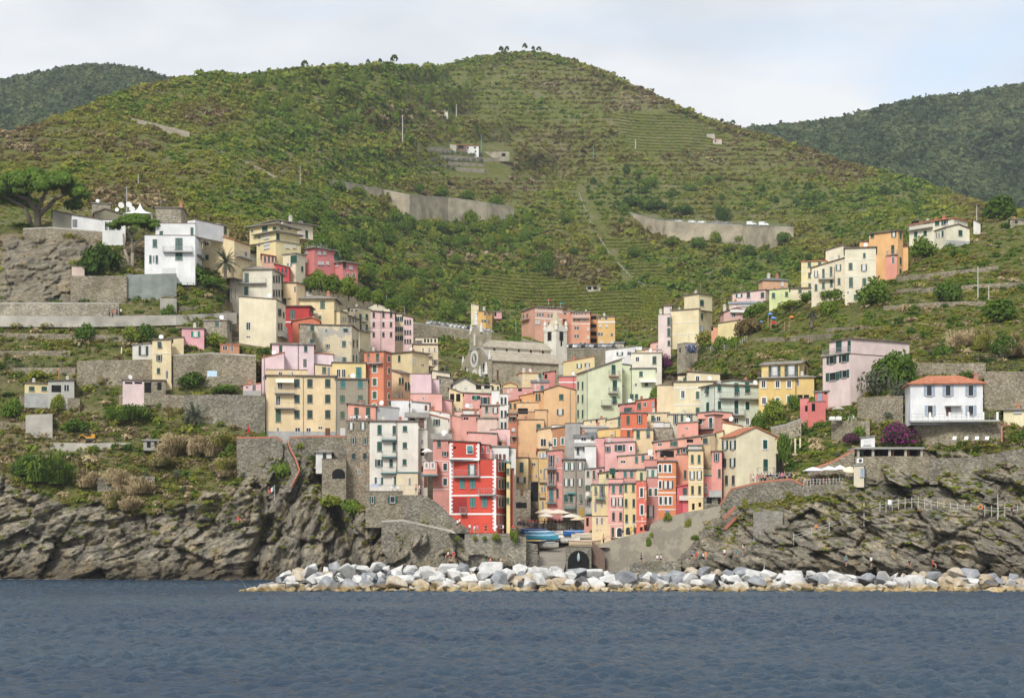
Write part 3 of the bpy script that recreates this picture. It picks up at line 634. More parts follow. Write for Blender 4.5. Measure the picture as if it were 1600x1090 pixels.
class House:
    def __init__(s, label, cat='house', group='houses of the hillside village', name='house'):
        s.label = label; s.cat = cat; s.group = group; s.root = None; s.name = name
    def part(s, name, me, M, parent=None):
        o = bpy.data.objects.new(name, me); link(o, parent or s.root)
        o.matrix_basis = s.inv@M if parent is None else parent.matrix_basis.inverted()@(s.inv@M)
        return o
    def block(s, col, x0, x1, yt, yb, xs=None, roof='f', rise=0, d=None, wins=(), bal=(), L=None, ratio=1., yaw=None, ov=.32, rm='b', ext=None, apex=.5, bands=(), base=None, chim=(), pipes=(), rail=None, dd=0, mat=None, th=.2):
        """front face between photo columns x0..x1, eaves yt to foot yb; xs is the far edge of the side that shows"""
        if d is None: d = Df((x0+x1)/2, yb)-1.5
        d += dd; inv = bool(inpoly(np.array([(x0+x1)/2]), np.array([yb-2.]), VILLAGE)[0])
        d = min(d, float(Dn((x0+x1)/2, yb-1.))-3 if d > 500 else Df((x0+x1)/2, yb)+(5 if inv else -2.5))
        if ext is None: ext = 7. if inv else 2.4
        side = 0 if xs is None else (1 if xs > x1 else -1)
        xn = x1 if side >= 0 else x0
        vx = ((x0+x1)/2-800)/F; fwd = Vector((vx, 1, 0)).normalized(); right = Vector((fwd.y, -fwd.x, 0))
        if yaw is None: a = 0 if not side else max(math.radians(9), min(math.radians(58), math.atan(abs(xs-xn)/((x1-x0)*ratio))))
        else: a = math.radians(yaw)
        a = a*side if side else 0
        eu = right*math.cos(a)-fwd*math.sin(a); ev = right*math.sin(a)+fwd*math.cos(a)
        Np = Vector(((xn-800)/F*d, d, 0))
        def hit(px, o, e):
            """how far along e from o the ray of column px meets"""
            rx, ry = (px-800)/F, 1.
            det = e.x*(-ry)+e.y*rx
            return ((-o.x)*(-ry)+(-o.y)*rx)/det
        if side >= 0: W = -hit(x0, Np, eu); O = Np-eu*W
        else: O = Np; W = hit(x1, Np, eu)
        if side: Ln = hit(xs, Np, ev)
        else: Ln = 8. if L is None else L
        if L is not None: Ln = L
        Ln = max(2.5, min(Ln, 34)); sc = d/F
        zt = H+(YH-yt)*sc; zb = H+(YH-yb)*sc; r = rise*sc; zg = zb-ext
        Mw = Matrix((( eu.x, ev.x, 0, O.x), (eu.y, ev.y, 0, O.y), (0, 0, 1, zb), (0, 0, 0, 1)))
        if s.root is None:
            s.root = empty(s.name, Mw, s.label, s.cat, s.group); s.inv = Mw.inverted()
        z0, z1 = -ext, zt-zb
        # walls and roof
        A, B, C, E = (0, 0), (W, 0), (W, Ln), (0, Ln)
        top = {A: z1, B: z1, C: z1, E: z1}; g = G(); R = G(); o = ov
        if roof == 'g':
            m = W*apex; V = [(0,0,z0),(W,0,z0),(W,Ln,z0),(0,Ln,z0),(0,0,z1),(m,0,z1+r),(W,0,z1),(W,Ln,z1),(m,Ln,z1+r),(0,Ln,z1)]
            g.add(V, [(0,1,6,5,4),(1,2,7,6),(2,3,9,8,7),(3,0,4,9),(4,5,8,9),(5,6,7,8)])
            sl = r/max(m, .1); sr = r/max(W-m, .1); e = .03
            R.prism([(-o,-o,z1-o*sl+th),(m,-o,z1+r+th),(m,Ln+o,z1+r+th),(-o,Ln+o,z1-o*sl+th)], th-e); R.prism([(m,-o,z1+r+th),(W+o,-o,z1-o*sr+th),(W+o,Ln+o,z1-o*sr+th),(m,Ln+o,z1+r+th)], th-e)
        elif roof == 's':
            m = Ln*.5; V = [(0,0,z0),(W,0,z0),(W,Ln,z0),(0,Ln,z0),(0,0,z1),(W,0,z1),(W,m,z1+r),(W,Ln,z1),(0,Ln,z1),(0,m,z1+r)]
            g.add(V, [(0,1,5,4),(1,2,7,6,5),(2,3,8,7),(3,0,4,9,8),(4,5,6,9),(9,6,7,8)]); q = r/m; e = .03
            R.prism([(-o,-o,z1-o*q+th),(W+o,-o,z1-o*q+th),(W+o,m,z1+r+th),(-o,m,z1+r+th)], th-e); R.prism([(-o,m,z1+r+th),(W+o,m,z1+r+th),(W+o,Ln+o,z1-o*q+th),(-o,Ln+o,z1-o*q+th)], th-e)
        elif roof == 'h':
            g.box(0, W, 0, Ln, z0, z1); k = min(W, Ln)*.5
            if W >= Ln: p, q = (k, Ln/2, z1+r), (W-k, Ln/2, z1+r)
            else: p, q = (W/2, k, z1+r), (W/2, Ln-k, z1+r)
            a_, b_, c_, d_ = (-o,-o,z1), (W+o,-o,z1), (W+o,Ln+o,z1), (-o,Ln+o,z1)
            Z = [(-o,-o,z1-.16),(W+o,-o,z1-.16),(W+o,Ln+o,z1-.16),(-o,Ln+o,z1-.16), a_, b_, c_, d_, p, q]
            if W >= Ln: fs = [(4,5,9,8),(5,6,9),(6,7,8,9),(7,4,8)]
            else: fs = [(4,5,8),(5,6,9,8),(6,7,9),(7,4,8,9)]
            R.add(Z, [(0,3,2,1),(0,1,5,4),(1,2,6,5),(2,3,7,6),(3,0,4,7)]+fs)
        elif roof in 'lrbk':   # one slope: high on the left, the right, the back, the front
            zA = z1+(r if roof in 'lk' else 0); zB = z1+(r if roof in 'rk' else 0); zC = z1+(r if roof in 'rb' else 0); zE = z1+(r if roof in 'lb' else 0)
            g.add([(0,0,z0),(W,0,z0),(W,Ln,z0),(0,Ln,z0),(0,0,zA),(W,0,zB),(W,Ln,zC),(0,Ln,zE)], [(0,1,5,4),(1,2,6,5),(2,3,7,6),(3,0,4,7),(4,5,6,7)])
            du = (zB-zA)/W; dv = (zE-zA)/Ln
            f = lambda x, y: (x, y, zA+du*x+dv*y+th)
            R.prism([f(-o,-o), f(W+o,-o), f(W+o,Ln+o), f(-o,Ln+o)], th-.03)
        else:
            g.box(0, W, 0, Ln, z0, z1)
            if roof == 'f': R.box(-o, W+o, -o, Ln+o, z1-.04, z1+th)
            elif roof == 'p': R.box(-.06, W+.06, -.06, Ln+.06, z1-.04, z1+.10)
        wm = mat or (mat_plaster(col) if isinstance(col, str) else col)
        s.part('wall', g.me('wall', wm), Mw)
        if R.v: s.part('roof', R.me('roof', ROOFM.get(rm, rm) if isinstance(rm, str) and rm in ROOFM else rm), Mw)
        s.W, s.L, s.z1, s.Mw, s.sc, s.d = W, Ln, z1, Mw, sc, d
        # where a photo point meets the faces
        side_o = Np; 
        def loc(px, py):
            on_side = side and (px > x1 if side > 0 else px < x0)
            if not on_side:
                u = hit(px, O, eu); p = O+eu*u; dep = p.y; z = H+(YH-py)*dep/F; M = Matrix(((eu.x, ev.x, 0, p.x), (eu.y, ev.y, 0, p.y), (0, 0, 1, z), (0, 0, 0, 1)))
                return M, dep/F*math.hypot(1, (px-800)/F)/max(.2, math.cos(a))
            v = hit(px, Np, ev); p = Np+ev*v; dep = p.y; z = H+(YH-py)*dep/F; sg = 1 if side > 0 else -1
            ex = ev*sg; ey = -eu*sg
            return Matrix(((ex.x, ey.x, 0, p.x), (ex.y, ey.y, 0, p.y), (0, 0, 1, z), (0, 0, 0, 1))), dep/F/max(.2, math.sin(abs(a)))
        s.loc = loc
        for wn in wins:
            kind, xs_, ys_, w, h = wn[:5]; c = wn[5] if len(wn) > 5 and wn[5] else GREEN; face = wn[6] if len(wn) > 6 else 0
            if not isinstance(xs_, (list, tuple)): xs_ = [xs_]
            if not isinstance(ys_, (list, tuple)): ys_ = [ys_]
            for x in xs_:
                for y in ys_:
                    M, k = loc(x, y); ww = max(.45, min(3.2, round(w*k/.05)*.05)); hh = max(.4, round(h*sc/.05)*.05)
                    on_s = side and (x > x1 if side > 0 else x < x0)
                    if on_s: ww = min(ww, 1.3)
                    kk = kind; parts = win_me(kk, round(ww, 2), round(hh, 2), c, face); first = None
                    for nm, me in parts:
                        ob = s.part(nm, me, M, first)
                        if first is None: first = ob
        for bl in bal:
            xa, xb, y = bl[:3]; m = bl[3] if len(bl) > 3 else M_SLAB; ht = bl[4] if len(bl) > 4 else 1.0; dp = bl[5] if len(bl) > 5 else .95
            M, k = loc((xa+xb)/2, y); wd = (xb-xa)*k
            g = G(); g.box(-wd/2, wd/2, -dp, .0, -.2, 0); b = s.part('balcony', g.me('balcony', m), M)
            g = G(); n = max(3, int(wd/.28)); 
            for i in range(n+1): x = -wd/2+.03+(wd-.06)*i/n; g.box(x-.013, x+.013, -dp+.03, -dp+.056, 0, ht)
            for e in (-wd/2+.03, wd/2-.03):
                for i in range(4): y_ = -dp+.04+i*dp/4.2; g.box(e-.013, e+.013, y_, y_+.026, 0, ht)
                g.box(e-.025, e+.025, -dp+.02, 0, ht, ht+.045)
            g.box(-wd/2, wd/2, -dp+.02, -dp+.066, ht, ht+.045); s.part('railing', g.me('railing', M_GREYIRON if len(bl) <= 6 else bl[6]), M, b)
        for bd in bands:      # painted string courses on the front: row, thickness in rows
            y, tpx = bd[:2]; xa, xb = (bd[2], bd[3]) if len(bd) > 3 else (x0, x1)
            M, k = loc((xa+xb)/2, y); g = G(); g.box(-(xb-xa)*k/2, (xb-xa)*k/2, -.06, .02, -tpx*sc/2, tpx*sc/2); s.part('string_course', g.me('string_course', M_WHITE), M)
        if base:              # rendered plinth
            y, m = base; M, k = loc((x0+x1)/2, yb); g = G(); g.box(-W/2-.03, W/2+.03, -.05, .02, -ext, (yb-y)*sc); s.part('plinth', g.me('plinth', m), M)
        for cx, hgt in chim:
            u = min(max(hit(cx, O, eu), .6), W-.6) if True else 0; v = Ln*.45; g = G(); zz = z1+max(r*.55, .1)
            g.box(u-.35, u+.35, v-.3, v+.3, zz-1.2, zz+hgt); g.box(u-.45, u+.45, v-.4, v+.4, zz+hgt, zz+hgt+.12); g.box(u-.25, u+.25, v-.2, v+.2, zz+hgt+.12, zz+hgt+.4)
            s.part('chimney', g.me('chimney', [M_CHIM, M_CHIM2][int(cx) % 2]), Mw)
        for pp in pipes:
            M, k = loc(pp, (yt+yb)/2); hh = (yb-yt)*sc; g = G(); g.bar((0, -.09, -hh/2-1), (0, -.09, hh/2), .07, 6); s.part('downpipe', g.me('downpipe', [M_PIPE, M_GPIPE][int(pp) % 2]), M)
        if d < 620 and roof in 'fgshlrbk' and W > 3:
            rr = random.Random(int(x0*13+yt*7)); zz = z1+max(r*.5, .1)
            if rr.random() < .5:
                u, v = rr.uniform(.3, W-.3), Ln*rr.uniform(.2, .6); hh = rr.uniform(1.2, 2.4); g = G(); g.bar((u, v, zz-.5), (u, v, zz+hh), .03)
                for q in (.95, .8, .65): g.bar((u-.45, v, zz+hh*q), (u+.45, v, zz+hh*q), .018)
                s.part('antenna', g.me('antenna', M_GREYIRON), Mw)
            if rr.random() < .22:
                u = rr.uniform(.6, W-.6); g = G(); g.lathe([(.04,0),(.3,.05),(.46,.15)], 12); dm = g.me('satellite_dish', M_WHITE); s.part('satellite_dish', dm, Mw@Matrix.Translation((u, .5, zz+.6))@Matrix.Rotation(math.radians(75), 4, 'X')@Matrix.Rotation(rr.uniform(-.6, .6), 4, 'Y'))
            if rr.random() < .45 and not chim:
                u, v = rr.uniform(.5, W-.5), Ln*rr.uniform(.3, .7); g = G(); g.box(u-.28, u+.28, v-.24, v+.24, zz-1, zz+.8); g.box(u-.36, u+.36, v-.32, v+.32, zz+.8, zz+.9); g.box(u-.2, u+.2, v-.15, v+.15, zz+.9, zz+1.15); s.part('chimney', g.me('chimney', rr.choice((M_CHIM, M_CHIM2))), Mw)
        if rail:              # railing round a flat roof or terrace
            g = G(); ht = .95; q = .12
            pts = [(q, Ln*.6), (q, q), (W-q, q), (W-q, Ln*.6)]
            for (xa, ya), (xb, yb_) in zip(pts[:-1], pts[1:]):
                l = math.hypot(xb-xa, yb_-ya); n = max(2, int(l/.9))
                for i in range(n+1): x = xa+(xb-xa)*i/n; y = ya+(yb_-ya)*i/n; g.box(x-.025, x+.025, y-.025, y+.025, z1+.1, z1+ht+.1)
                for zz in (.4, .7, .95): g.bar((xa, ya, z1+.1+zz), (xb, yb_, z1+.1+zz), .022)
            s.part('railing', g.me('railing', rail), Mw)
        return s
    def add(s, name, g, mats, M, parent=None): return s.part(name, g.me(name, mats), M, parent)
M_CHIM = mat_flat('chimney_render', (.62, .58, .52), .85, .15); M_CHIM2 = mat_flat('chimney_brick', (.45, .20, .13), .85, .2)
CREAM='F4E6C4'; PALE='F3ECD8'; YEL='F3DC9E'; PEACH='F5D49E'; APR='EFBE82'; ORA='E9854F'; RED='E2401F'; PINK='F3D3D3'; SAL='EFA08C'; WHI='F1F0EB'; LIME='DFE6B6'; MINT='DCE6CE'; GRY='A39A8A'; BRK='D07A58'; ROSE='DE9A90'
M_BLUEROOF = mat_roof('blue_grey_roof', (.22, .25, .29), (.34, .37, .41), .4)
M_CONC = mat_flat('grey_cement', (.38, .38, .36), .9, .2, .8)
M_PEEL1 = mat_peel('D9C9A2', 'B4AFA2', .52); M_PEEL2 = mat_peel('E8B0A0', 'C9B9A6', .5); M_PEEL3 = mat_peel('F1D9A4', 'B9AD98', .56); M_PEEL4 = mat_peel('DE9A90', 'EADDCB', .55)
def HB(label, *a, **k):
    h = House(label); h.block(*a, **k); return h
# ---- upper left, under the pines
h = HB('long low modern white house with glass front beneath the big umbrella pine', WHI, 112, 160, 343, 360, d=386, roof='l', rise=5, L=9, wins=[('p',[115,119],349,4,13)])
h.block('8E8A78', 82, 112, 331, 358, d=392, roof='r', rise=-4, L=10, rm='b'); h.block('8F8B6E', 147, 195, 336, 352, d=390, roof='g', rise=8, apex=.35, L=9, rm='b'); h.block(WHI, 160, 196, 345, 368, d=383, roof='p', L=5, wins=[('p',[166,172,178,186],353,4.5,14)])
h = HB('squat round-cornered old stone tower behind the modern white house', 'x', 143, 173, 319, 338, d=400, roof='f', rm='s', L=7, mat=M_STONEL, ov=.2)
h = HB('old stone house with a tall end chimney above the white villa', 'x', 243, 283, 325, 352, xs=290, d=394, roof='s', rise=3, mat=M_STONEL, rm='s', L=8, wins=[('p',273,341,4,5)], chim=[(281,1.6)])
h = HB('tall white villa with curved green-shuttered balcony on the left hilltop', 'F4F4F2', 226, 305, 368, 428, xs=317.5, d=368, roof='p', L=11, wins=[('c',242,380,6.5,12),('c',279.6,381,10.5,18),('c',279.6,400,10.5,12),('c',[235,245],405,3.4,12),('p',240,405,3,12),('w',264,423,20,9)], bal=[(256,300,393.5),(306,316,401)])
h.block('F4F4F2', 243, 305, 349, 368, xs=317, d=371, roof='p', L=9, wins=[('c',252,364,5,6),('c',300,362,4,13)]); h.block('F4F4F2', 293, 305, 343, 352, xs=317, d=371.5, roof='p', L=9)
h = HB('yellow hip-roofed house peering over the peach gable house', YEL, 318, 345, 350, 374, xs=358, d=396, roof='h', rise=5, rm='s', wins=[('p',[324,333,341],355,4,7),('c',[349,352.5],360,2.5,11)]); h.block(YEL, 316.5, 338, 361, 374, d=392, roof='g', rise=2, wins=[('c',323,367,4,7)], rm='s')
h = HB('peach gable-fronted house with stepped side balcony behind the date palm', 'F4DCA4', 317, 366, 375, 417, xs=391, d=378, roof='g', rise=8, apex=.52, rm='t', ratio=.9, wins=[('p',323,381,7,6),('c',323,402,6,8),('p',384,397,8,8)], bal=[(368,392,403)], bands=[(392,1,317,340)])
h = HB('pale yellow terraced apartment block with deep concrete balconies on the left hill', 'F0DE9E', 401, 431, 376, 404, xs=470, d=401, roof='f', rm='s', ov=.2, wins=[('w',417,370+10,8,6),('p',405,383,4,4),('w',417,386,8,6),('w',[449,460],385,5,6)])
h.block('F0DE9E', 401, 432, 362, 377, xs=468, d=403, roof='f', rm='s', ov=.9, wins=[('p',405,371,5,5),('w',416,370,8,7),('c',434,370,5,11)]); h.block('F0DE9E', 390, 431, 350.5, 362, xs=464, d=405, roof='f', rm='s', ov=1.0, wins=[('c',414,357.5,8,7),('p',394,361,4,5),('c',[429],357,5,5),('p',[440,452],357,6,5)])
h.block('F1E2BC', 400, 432, 344, 352, xs=489, d=412, roof='h', rise=7, rm='s', ov=1.1, wins=[('p',[440,452,470],348,6,5),('c',479,366,4,12),('w',470,366,5,6)], chim=[(428,1.0)]); h.block('F1E2BC', 442, 462, 396, 426, xs=477, d=398, roof='f', rm='s', ov=.3, wins=[('c',459,405,9,12),('p',[450,455],414,3,7),('c',472,420,3,8)])
h = HB('salmon-pink modern block with white blinds and roof pergola on the left hill', 'E07F7A', 474, 491, 387, 415, xs=524, d=409, roof='f', rm='s', ov=.6, ext=2, wins=[('w',478,394,5,6),('w',478,408,4,6),('w',[499,507],395,5,6),('w',[499,504,512],411,4.5,5.5),('c',524,401,4,9)], rail=M_GREYIRON, ratio=1.6)
h.block('E07F7A', 516, 536, 409, 442, xs=559, d=412, roof='f', rm='s', ov=.7, ext=2, wins=[('w',524,414,9,6),('c',538,414,5,10),('w',548,418,6,6),('p',[543,553],430,5,6),('w',520,428,5,5)], bands=[])
h = HB('row of low salmon and scarlet garages climbing behind the big cream house', 'E9AE94', 409, 430, 398, 420, xs=None, d=397, roof='r', rise=-3, rm='t', wins=[('c',[414,420,426],405,2.6,9,GREYB)])
h.block('DE3A3C', 430, 452, 413, 440, d=396, roof='r', rise=-5, rm='s', wins=[('c',[435,441,447],423,3,8,GREYB)])
h = HB('narrow cream row house with red tiled roof above the yellow hip-roofed house', PALE, 451, 488, 437, 466, d=402, roof='r', rise=-7, rm='t', wins=[('c',[458,466.5],[441,452],3,8),('c',[473,480],449,3,10),('c',485,452,3,10)])
h = HB('big cream house with one wide front balcony and grey hipped roof on the left', 'F3EAD0', 359, 425, 419.5, 472, xs=444, d=381, roof='h', rise=10, rm='s', ov=.5, wins=[('c',385.5,434,6,15,GREEN,0),('c',385,454,6,12),('c',[427.8,432,436,440.5],[436,458],2.6,11,GREYB)], bal=[(374,415.5,442.6)])
h.block('F5E7C0', 373.5, 431.5, 468, 530, xs=446, d=376, roof='l', rise=5, rm='b', ov=.15, wins=[('p',388,509.5,6.5,12,GREYB),('p',388,526,6,3),('c',[435.5,438.3],488,2.3,11,GREYB),('c',443,492,2.3,9,GREYB),('c',[435.5,439.5],510,2.3,11,GREYB)], bal=[(433,446,527)])
h = HB('peach house wall tucked between the big cream house and the yellow roof', PEACH, 443, 463, 440, 480, xs=476, d=388, roof='r', rise=-2, rm='b', wins=[('c',444.6,471,5,10),('p',461,452,3,10)])
h = HB('yellow house under a broad grey hipped roof, brick chimney on its front', 'F5DFA4', 455, 522, 466, 505, xs=530.5, d=389, roof='h', rise=9, rm='s', ov=.8, wins=[('c',504,476,7,11),('c',500,495.6,4,5),('p',525,477,4.5,13)], bands=[(490,1.5,490,503)], chim=[(509,1.2)])
h = HB('small deep red house with one green double door below the yellow hipped roof', 'C23230', 446, 483, 478.5, 506, xs=489.5, d=382, roof='f', rm='b', ov=.5, wins=[('c',457,491,7,14),('c',[486,488.5],484,2.2,10)], bands=[(503,2,446,468)])
h = HB('orange brick-red outbuilding leaning on the peeling grey house', 'DE7A50', 457, 500, 502, 535, d=378, roof='g', rise=6, rm='t', apex=.7, L=7)
h = HB('plain pale yellow lean-to house with bare front left of the laundry lines', 'F3DFA8', 503, 531, 486, 515, xs=543, d=390, roof='r', rise=0, rm='s', wins=[('p',[534,537,540],499,2,9)])
h = HB('cream and yellow stepped row house with rooftop bower left of the long pink block', 'F2E3B4', 536, 560, 480, 522, xs=579, d=430, roof='f', rm='s', ov=.2, wins=[('c',545,479+4,3,6),('p',[550,557],485,4,4),('c',[563,573],[495,511],3.4,9,GREEN),('p',[548,555],497,3,10)], bal=[(561,571,502.5),(562,578,517)])
h.block('EBD9B4', 540, 562, 492, 522, d=424, roof='r', rise=-8, rm='b', wins=[('p',[547,552,556],500,2.6,9)])
h = HB('long pink block of three storeys with white string courses in the upper village', 'F1C2BE', 578.5, 617, 486, 546, d=452, roof='r', rise=-3, rm='b', ov=.4, wins=[('c',[584,599,611],[492,507,522.6],3.6,7.5,DGREEN)], bands=[(501,1),(516,1)], pipes=[595])
h.block('F5E6BC', 617, 630, 490, 547, d=453, roof='f', rm='b', wins=[('c',[619,622.5,626,629],[498,514,528],1.9,7,DGREEN)]); h.block('F3CFCB', 630, 645.6, 493, 552, d=452, roof='r', rise=-3, rm='b', wins=[('c',[633,637,641],[503,519,533],1.9,7,DGREEN)])
h = HB('cream gable showing over the long pink block', 'F5E9C8', 575, 610, 480, 500, d=466, roof='g', rise=6, apex=.3, rm='b', wins=[('p',[586,598],486,3,4)])
h = HB('apricot house with white pillared roof terrace at the end of the pink block', 'F5DDB0', 645.6, 684.5, 538, 580, d=440, roof='f', rm='b', ov=.3, wins=[('p',[661,670.7,679],547,2.6,8),('q',679.5,566,4,9,BROWN)], bal=[(668,675,556)])
h.block('F2E2C0', 649, 684, 528, 538, d=444, roof='p', L=6, wins=[('q',[652,657],534,1.6,5,BROWN),('x',[664,669,674,680],532,3,6)])
h = HB('butter yellow house with long bare front below the apricot terrace house', 'F6DFA6', 612, 644, 549.5, 592, xs=670, d=425, roof='f', rm='b', ov=.4, wins=[('c',624,560,3.4,10),('p',[645.7,648.7],564,1.6,10),('p',660,570,5,3)], bands=[])
h.block('F4DDA8', 640, 663, 571.5, 590, xs=677, d=418, roof='f', rm='b', wins=[('p',653,575,2,3),('c',[664,668,671],577,1.6,7,GREYB)]); h.block('EBDCC0', 675, 703, 579, 600, d=416, roof='r', rise=-4, rm='d', wins=[])
h = HB('tall narrow peach house with green shutters right of the orange tower house', 'F2CF9C', 612, 626, 577, 625, xs=640, d=398, roof='r', rise=-6, rm='b', wins=[('c',[625,629],595,1.8,10),('c',[634,638.5],603,2,12),('p',[624,628.5],617,2.2,10)])
h = HB('old peeling grey and cream house with rubble stone left half', M_PEEL1, 488, 549.5, 507, 575, xs=560.6, d=366, roof='r', rise=-2, rm='b', ov=.3, wins=[('p',510,516.5,4,7),('q',512,540.5,3,6),('c',537.5,537,6,9),('c',538,561.5,6,7),('v',540,515,7,4),('c',[552,558],[536.5],2.6,11),('c',[552,557],560,2.2,10)])
h.block('x', 468, 488, 507, 575, d=366.2, roof='f', mat=M_STONEL, ov=.2, wins=[('c',489-1,512.6,6,9),('c',487.5,534,6,9)])
h = HB('pale pink house of several levels with slate roof left of the yellow flats', 'F3D8DC', 425, 490.5, 538, 600, d=346, roof='f', rm='s', ov=.4, wins=[('c',438.5,547,5,14),('c',477.6,544.7,5,9),('p',439,567,5,8,GREYB),('p',476.5,567,6,14),('p',[438.5,455],583,6,6)], pipes=[466])
h.block('F1CFD0', 409, 444, 560, 625, d=343, roof='r', rise=9, rm='t', ov=.15, L=6, wins=[('p',412,590,2,6)], pipes=[413]); h.block('F5DDDF', 489, 521, 554, 582, d=348, roof='l', rise=2, rm='t', ov=.2)
h = HB('tall orange tower house with white-framed green windows in the left of the village', 'E8875B', 569, 599.5, 549, 640, xs=612, d=352, roof='f', rm='b', ov=.25, wins=[('c',[585.5],[576,596.7,617],6.4,11.5,OLIVE,1),('c',590,558,4.6,12),('c',575.5,555,4,4),('c',585,633,5,4,TEAL,1),('c',607.3,[560.5,579,600,619.5],3,9,OLIVE,1)], bal=[(576,598.5,567)], pipes=[575])
h = HB('low yellow house with open roof loggia behind the grey-brown house', 'F0D48A', 519, 571.5, 567, 600, d=341, roof='f', rm='b', ov=.2, wins=[('p',[529,537],583,6,13,GREYB),('c',560.5,582,8.5,17,TEAL),('p',545,587,3,4)])
h.block('F4D9AA', 492, 519, 569.5, 600, d=341, roof='r', rise=-2, rm='b', ov=.2, wins=[('c',506.5,578,6,10,OLIVE),('p',513.5,580,4,14)])
h = HB('big apricot-yellow flats with awning balcony at the head of the cliff wall', 'F6D9A2', 416, 524.6, 588, 682, d=325, roof='f', rm='b', ov=.35, wins=[('c',[464,484.2,512],[598.4,622.7,646.8],8,13,DGREEN),('p',434.5,625,7,15),('p',[437.5],601,8,13),('c',434.7,649,8,19,OLIVE),('p',434,671,4,7),('p',465,674,8,13),('p',482,674.5,7,13),('p',500.5,668,7,4),('d',512,674.5,7.5,12,BROWN)], bal=[(429.5,460,613.6,M_SLAB,1.0,1.1),(429.5,460,637,M_SLAB,1.0,1.1)], base=(673.5, M_CONC), pipes=[473.8])
M, k = h.loc(445, 593.5); g = G(); g.add([(-1.75,-.05,.25),(1.75,-.05,.25),(1.75,-1.35,-.55),(-1.75,-1.35,-.55),(-1.75,-.05,.19),(1.75,-.05,.19),(1.75,-1.35,-.63),(-1.75,-1.35,-.63)], [(0,3,2,1),(4,5,6,7),(2,3,7,6),(0,1,5,4),(1,2,6,5),(3,0,4,7)]); h.add('awning', g, mat_flat('cream_canvas', (.80,.74,.56), .8, .06), M)
h.block('F6D9A2', 416, 480, 578, 588, d=331, roof='p', L=6, wins=[('p',[438,455],583,6,5)])
h = HB('grey-brown rendered house with teal shutters beside the apricot flats', 'A0957F', 525, 575, 592.5, 682, d=325.5, roof='f', rm='b', ov=.3, wins=[('c',[535.5,562.8],[600],7,11,TEAL),('c',[535,563],623,7,11,(.05,.11,.06)),('c',535,648,6.5,11,OLIVE),('w',535.5,674.5,8,12)], bal=[(558,569,628.5,M_SLAB,.5,.4)], pipes=[525.5])
h = HB('tall rubble stone tower house topped by a small peach storey beside the cliff stair', 'x', 541.5, 577.5, 657.5, 776, d=309, roof='p', mat=M_STONEB, L=9, wins=[('o',[548.7,567],665.5,3.8,11.5),('q',[552,570.5],688.6,4,11.5,OLIVE),('c',[552.5,570],712.7,5.6,9.5,DGREEN),('p',560.7,736,4,8)])
h.block('EFA284', 544, 587, 635, 657.5, d=312, roof='l', rise=4, rm='s', ov=.35, L=7, wins=[('c',[557,575],645,6.6,17,GREEN)], pipes=[])
h.block('B3B4B3', 587, 623.5, 635, 660, d=313, roof='r', rise=-3, rm='s', ov=.1, L=7)
M, k = h.loc(559, 657); g = G(); g.box(-2.2, 2.6, -1.5, 0, -.25, 0); h.add('balcony', g, M_IRON, M)
g = G(); [g.box(x-.015, x+.015, -1.46, -1.43, 0, .95) for x in np.arange(-2.1, 2.6, .3)]; g.box(-2.2, 2.6, -1.47, -1.42, .95, 1.0); h.add('railing', g, M_GREYIRON, M)
h = HB('slim white tower house with stacked green balconies on the left of the harbour', 'F5EEDD', 577.5, 619, 658, 770, d=303, roof='f', rm='b', ov=.3, wins=[('c',593,671,6.6,14.5),('c',593,697,7.4,14.5),('q',592,723,6,11.5,GREEN),('o',592,751,6.5,11),('c',616,[672,698],5,14),('c',611,723,5,12),('c',618.5,751,5,13)], bal=[(596,619,686.5,M_TSLAB),(596,619,713,M_TSLAB),(595,619,738.3,M_TSLAB)], L=10)
h.block('F7F0E0', 619, 653.5, 658.5, 738.5, d=302.2, roof='f', rm='b', ov=.25, ext=0, wins=[('c',632.7,669.5,6.4,8.5),('c',632.5,695.3,6.4,9),('c',632,721.5,6,9)], pipes=[620], L=10.5); h.block('F4E3BC', 619, 653, 738.5, 770, d=304.5, roof='f', rm=M_TSLAB, ov=.15, wins=[('p',640,752,1,12)], L=8)
h = HB('low stone annex with two green-shuttered windows under the white tower house terrace', 'x', 571, 629.5, 767.5, 806, d=298, roof='p', mat=M_STONE, L=9, wins=[('q',582,780.6,3,11),('q',613.3,780,7.4,10.5)], ext=2)
g = G(); M, k = h.loc(600, 767); n = 40
for i in range(n+1): x = -3.5+9.4*i/n; g.box(x-.015, x+.015, -.05, -.02, 0, 1.05)
g.box(-3.5, 5.9, -.06, -.01, 1.05, 1.1); h.add('railing', g, M_GREYIRON, M)
h = HB('tiny white hut with grey slab roof on the cliff terrace', 'EFEDE6', 493.5, 518, 705.5, 731, d=313, roof='h', rise=5, rm='s', ov=.45, L=5, wins=[('c',507,713.5,5.6,11,DGREEN)], ext=1)
h = HB('stone cellar with one dark arched opening below the white hut', 'x', 503, 541, 717, 762, d=310, roof='p', mat=M_STONE, L=6, ext=2.2)
M, k = h.loc(529, 741); g = G(); pts = [(-1.15, -.75)]+[(1.15*math.cos(t), .1+.95*math.sin(t)) for t in np.linspace(math.pi, 0, 13)]+[(1.15, -.75)]
g.add([(x, -.03, z) for x, z in pts]+[(x, .1, z) for x, z in pts], [tuple(range(len(pts)))]); h.add('opening', g, M_DARK, M)
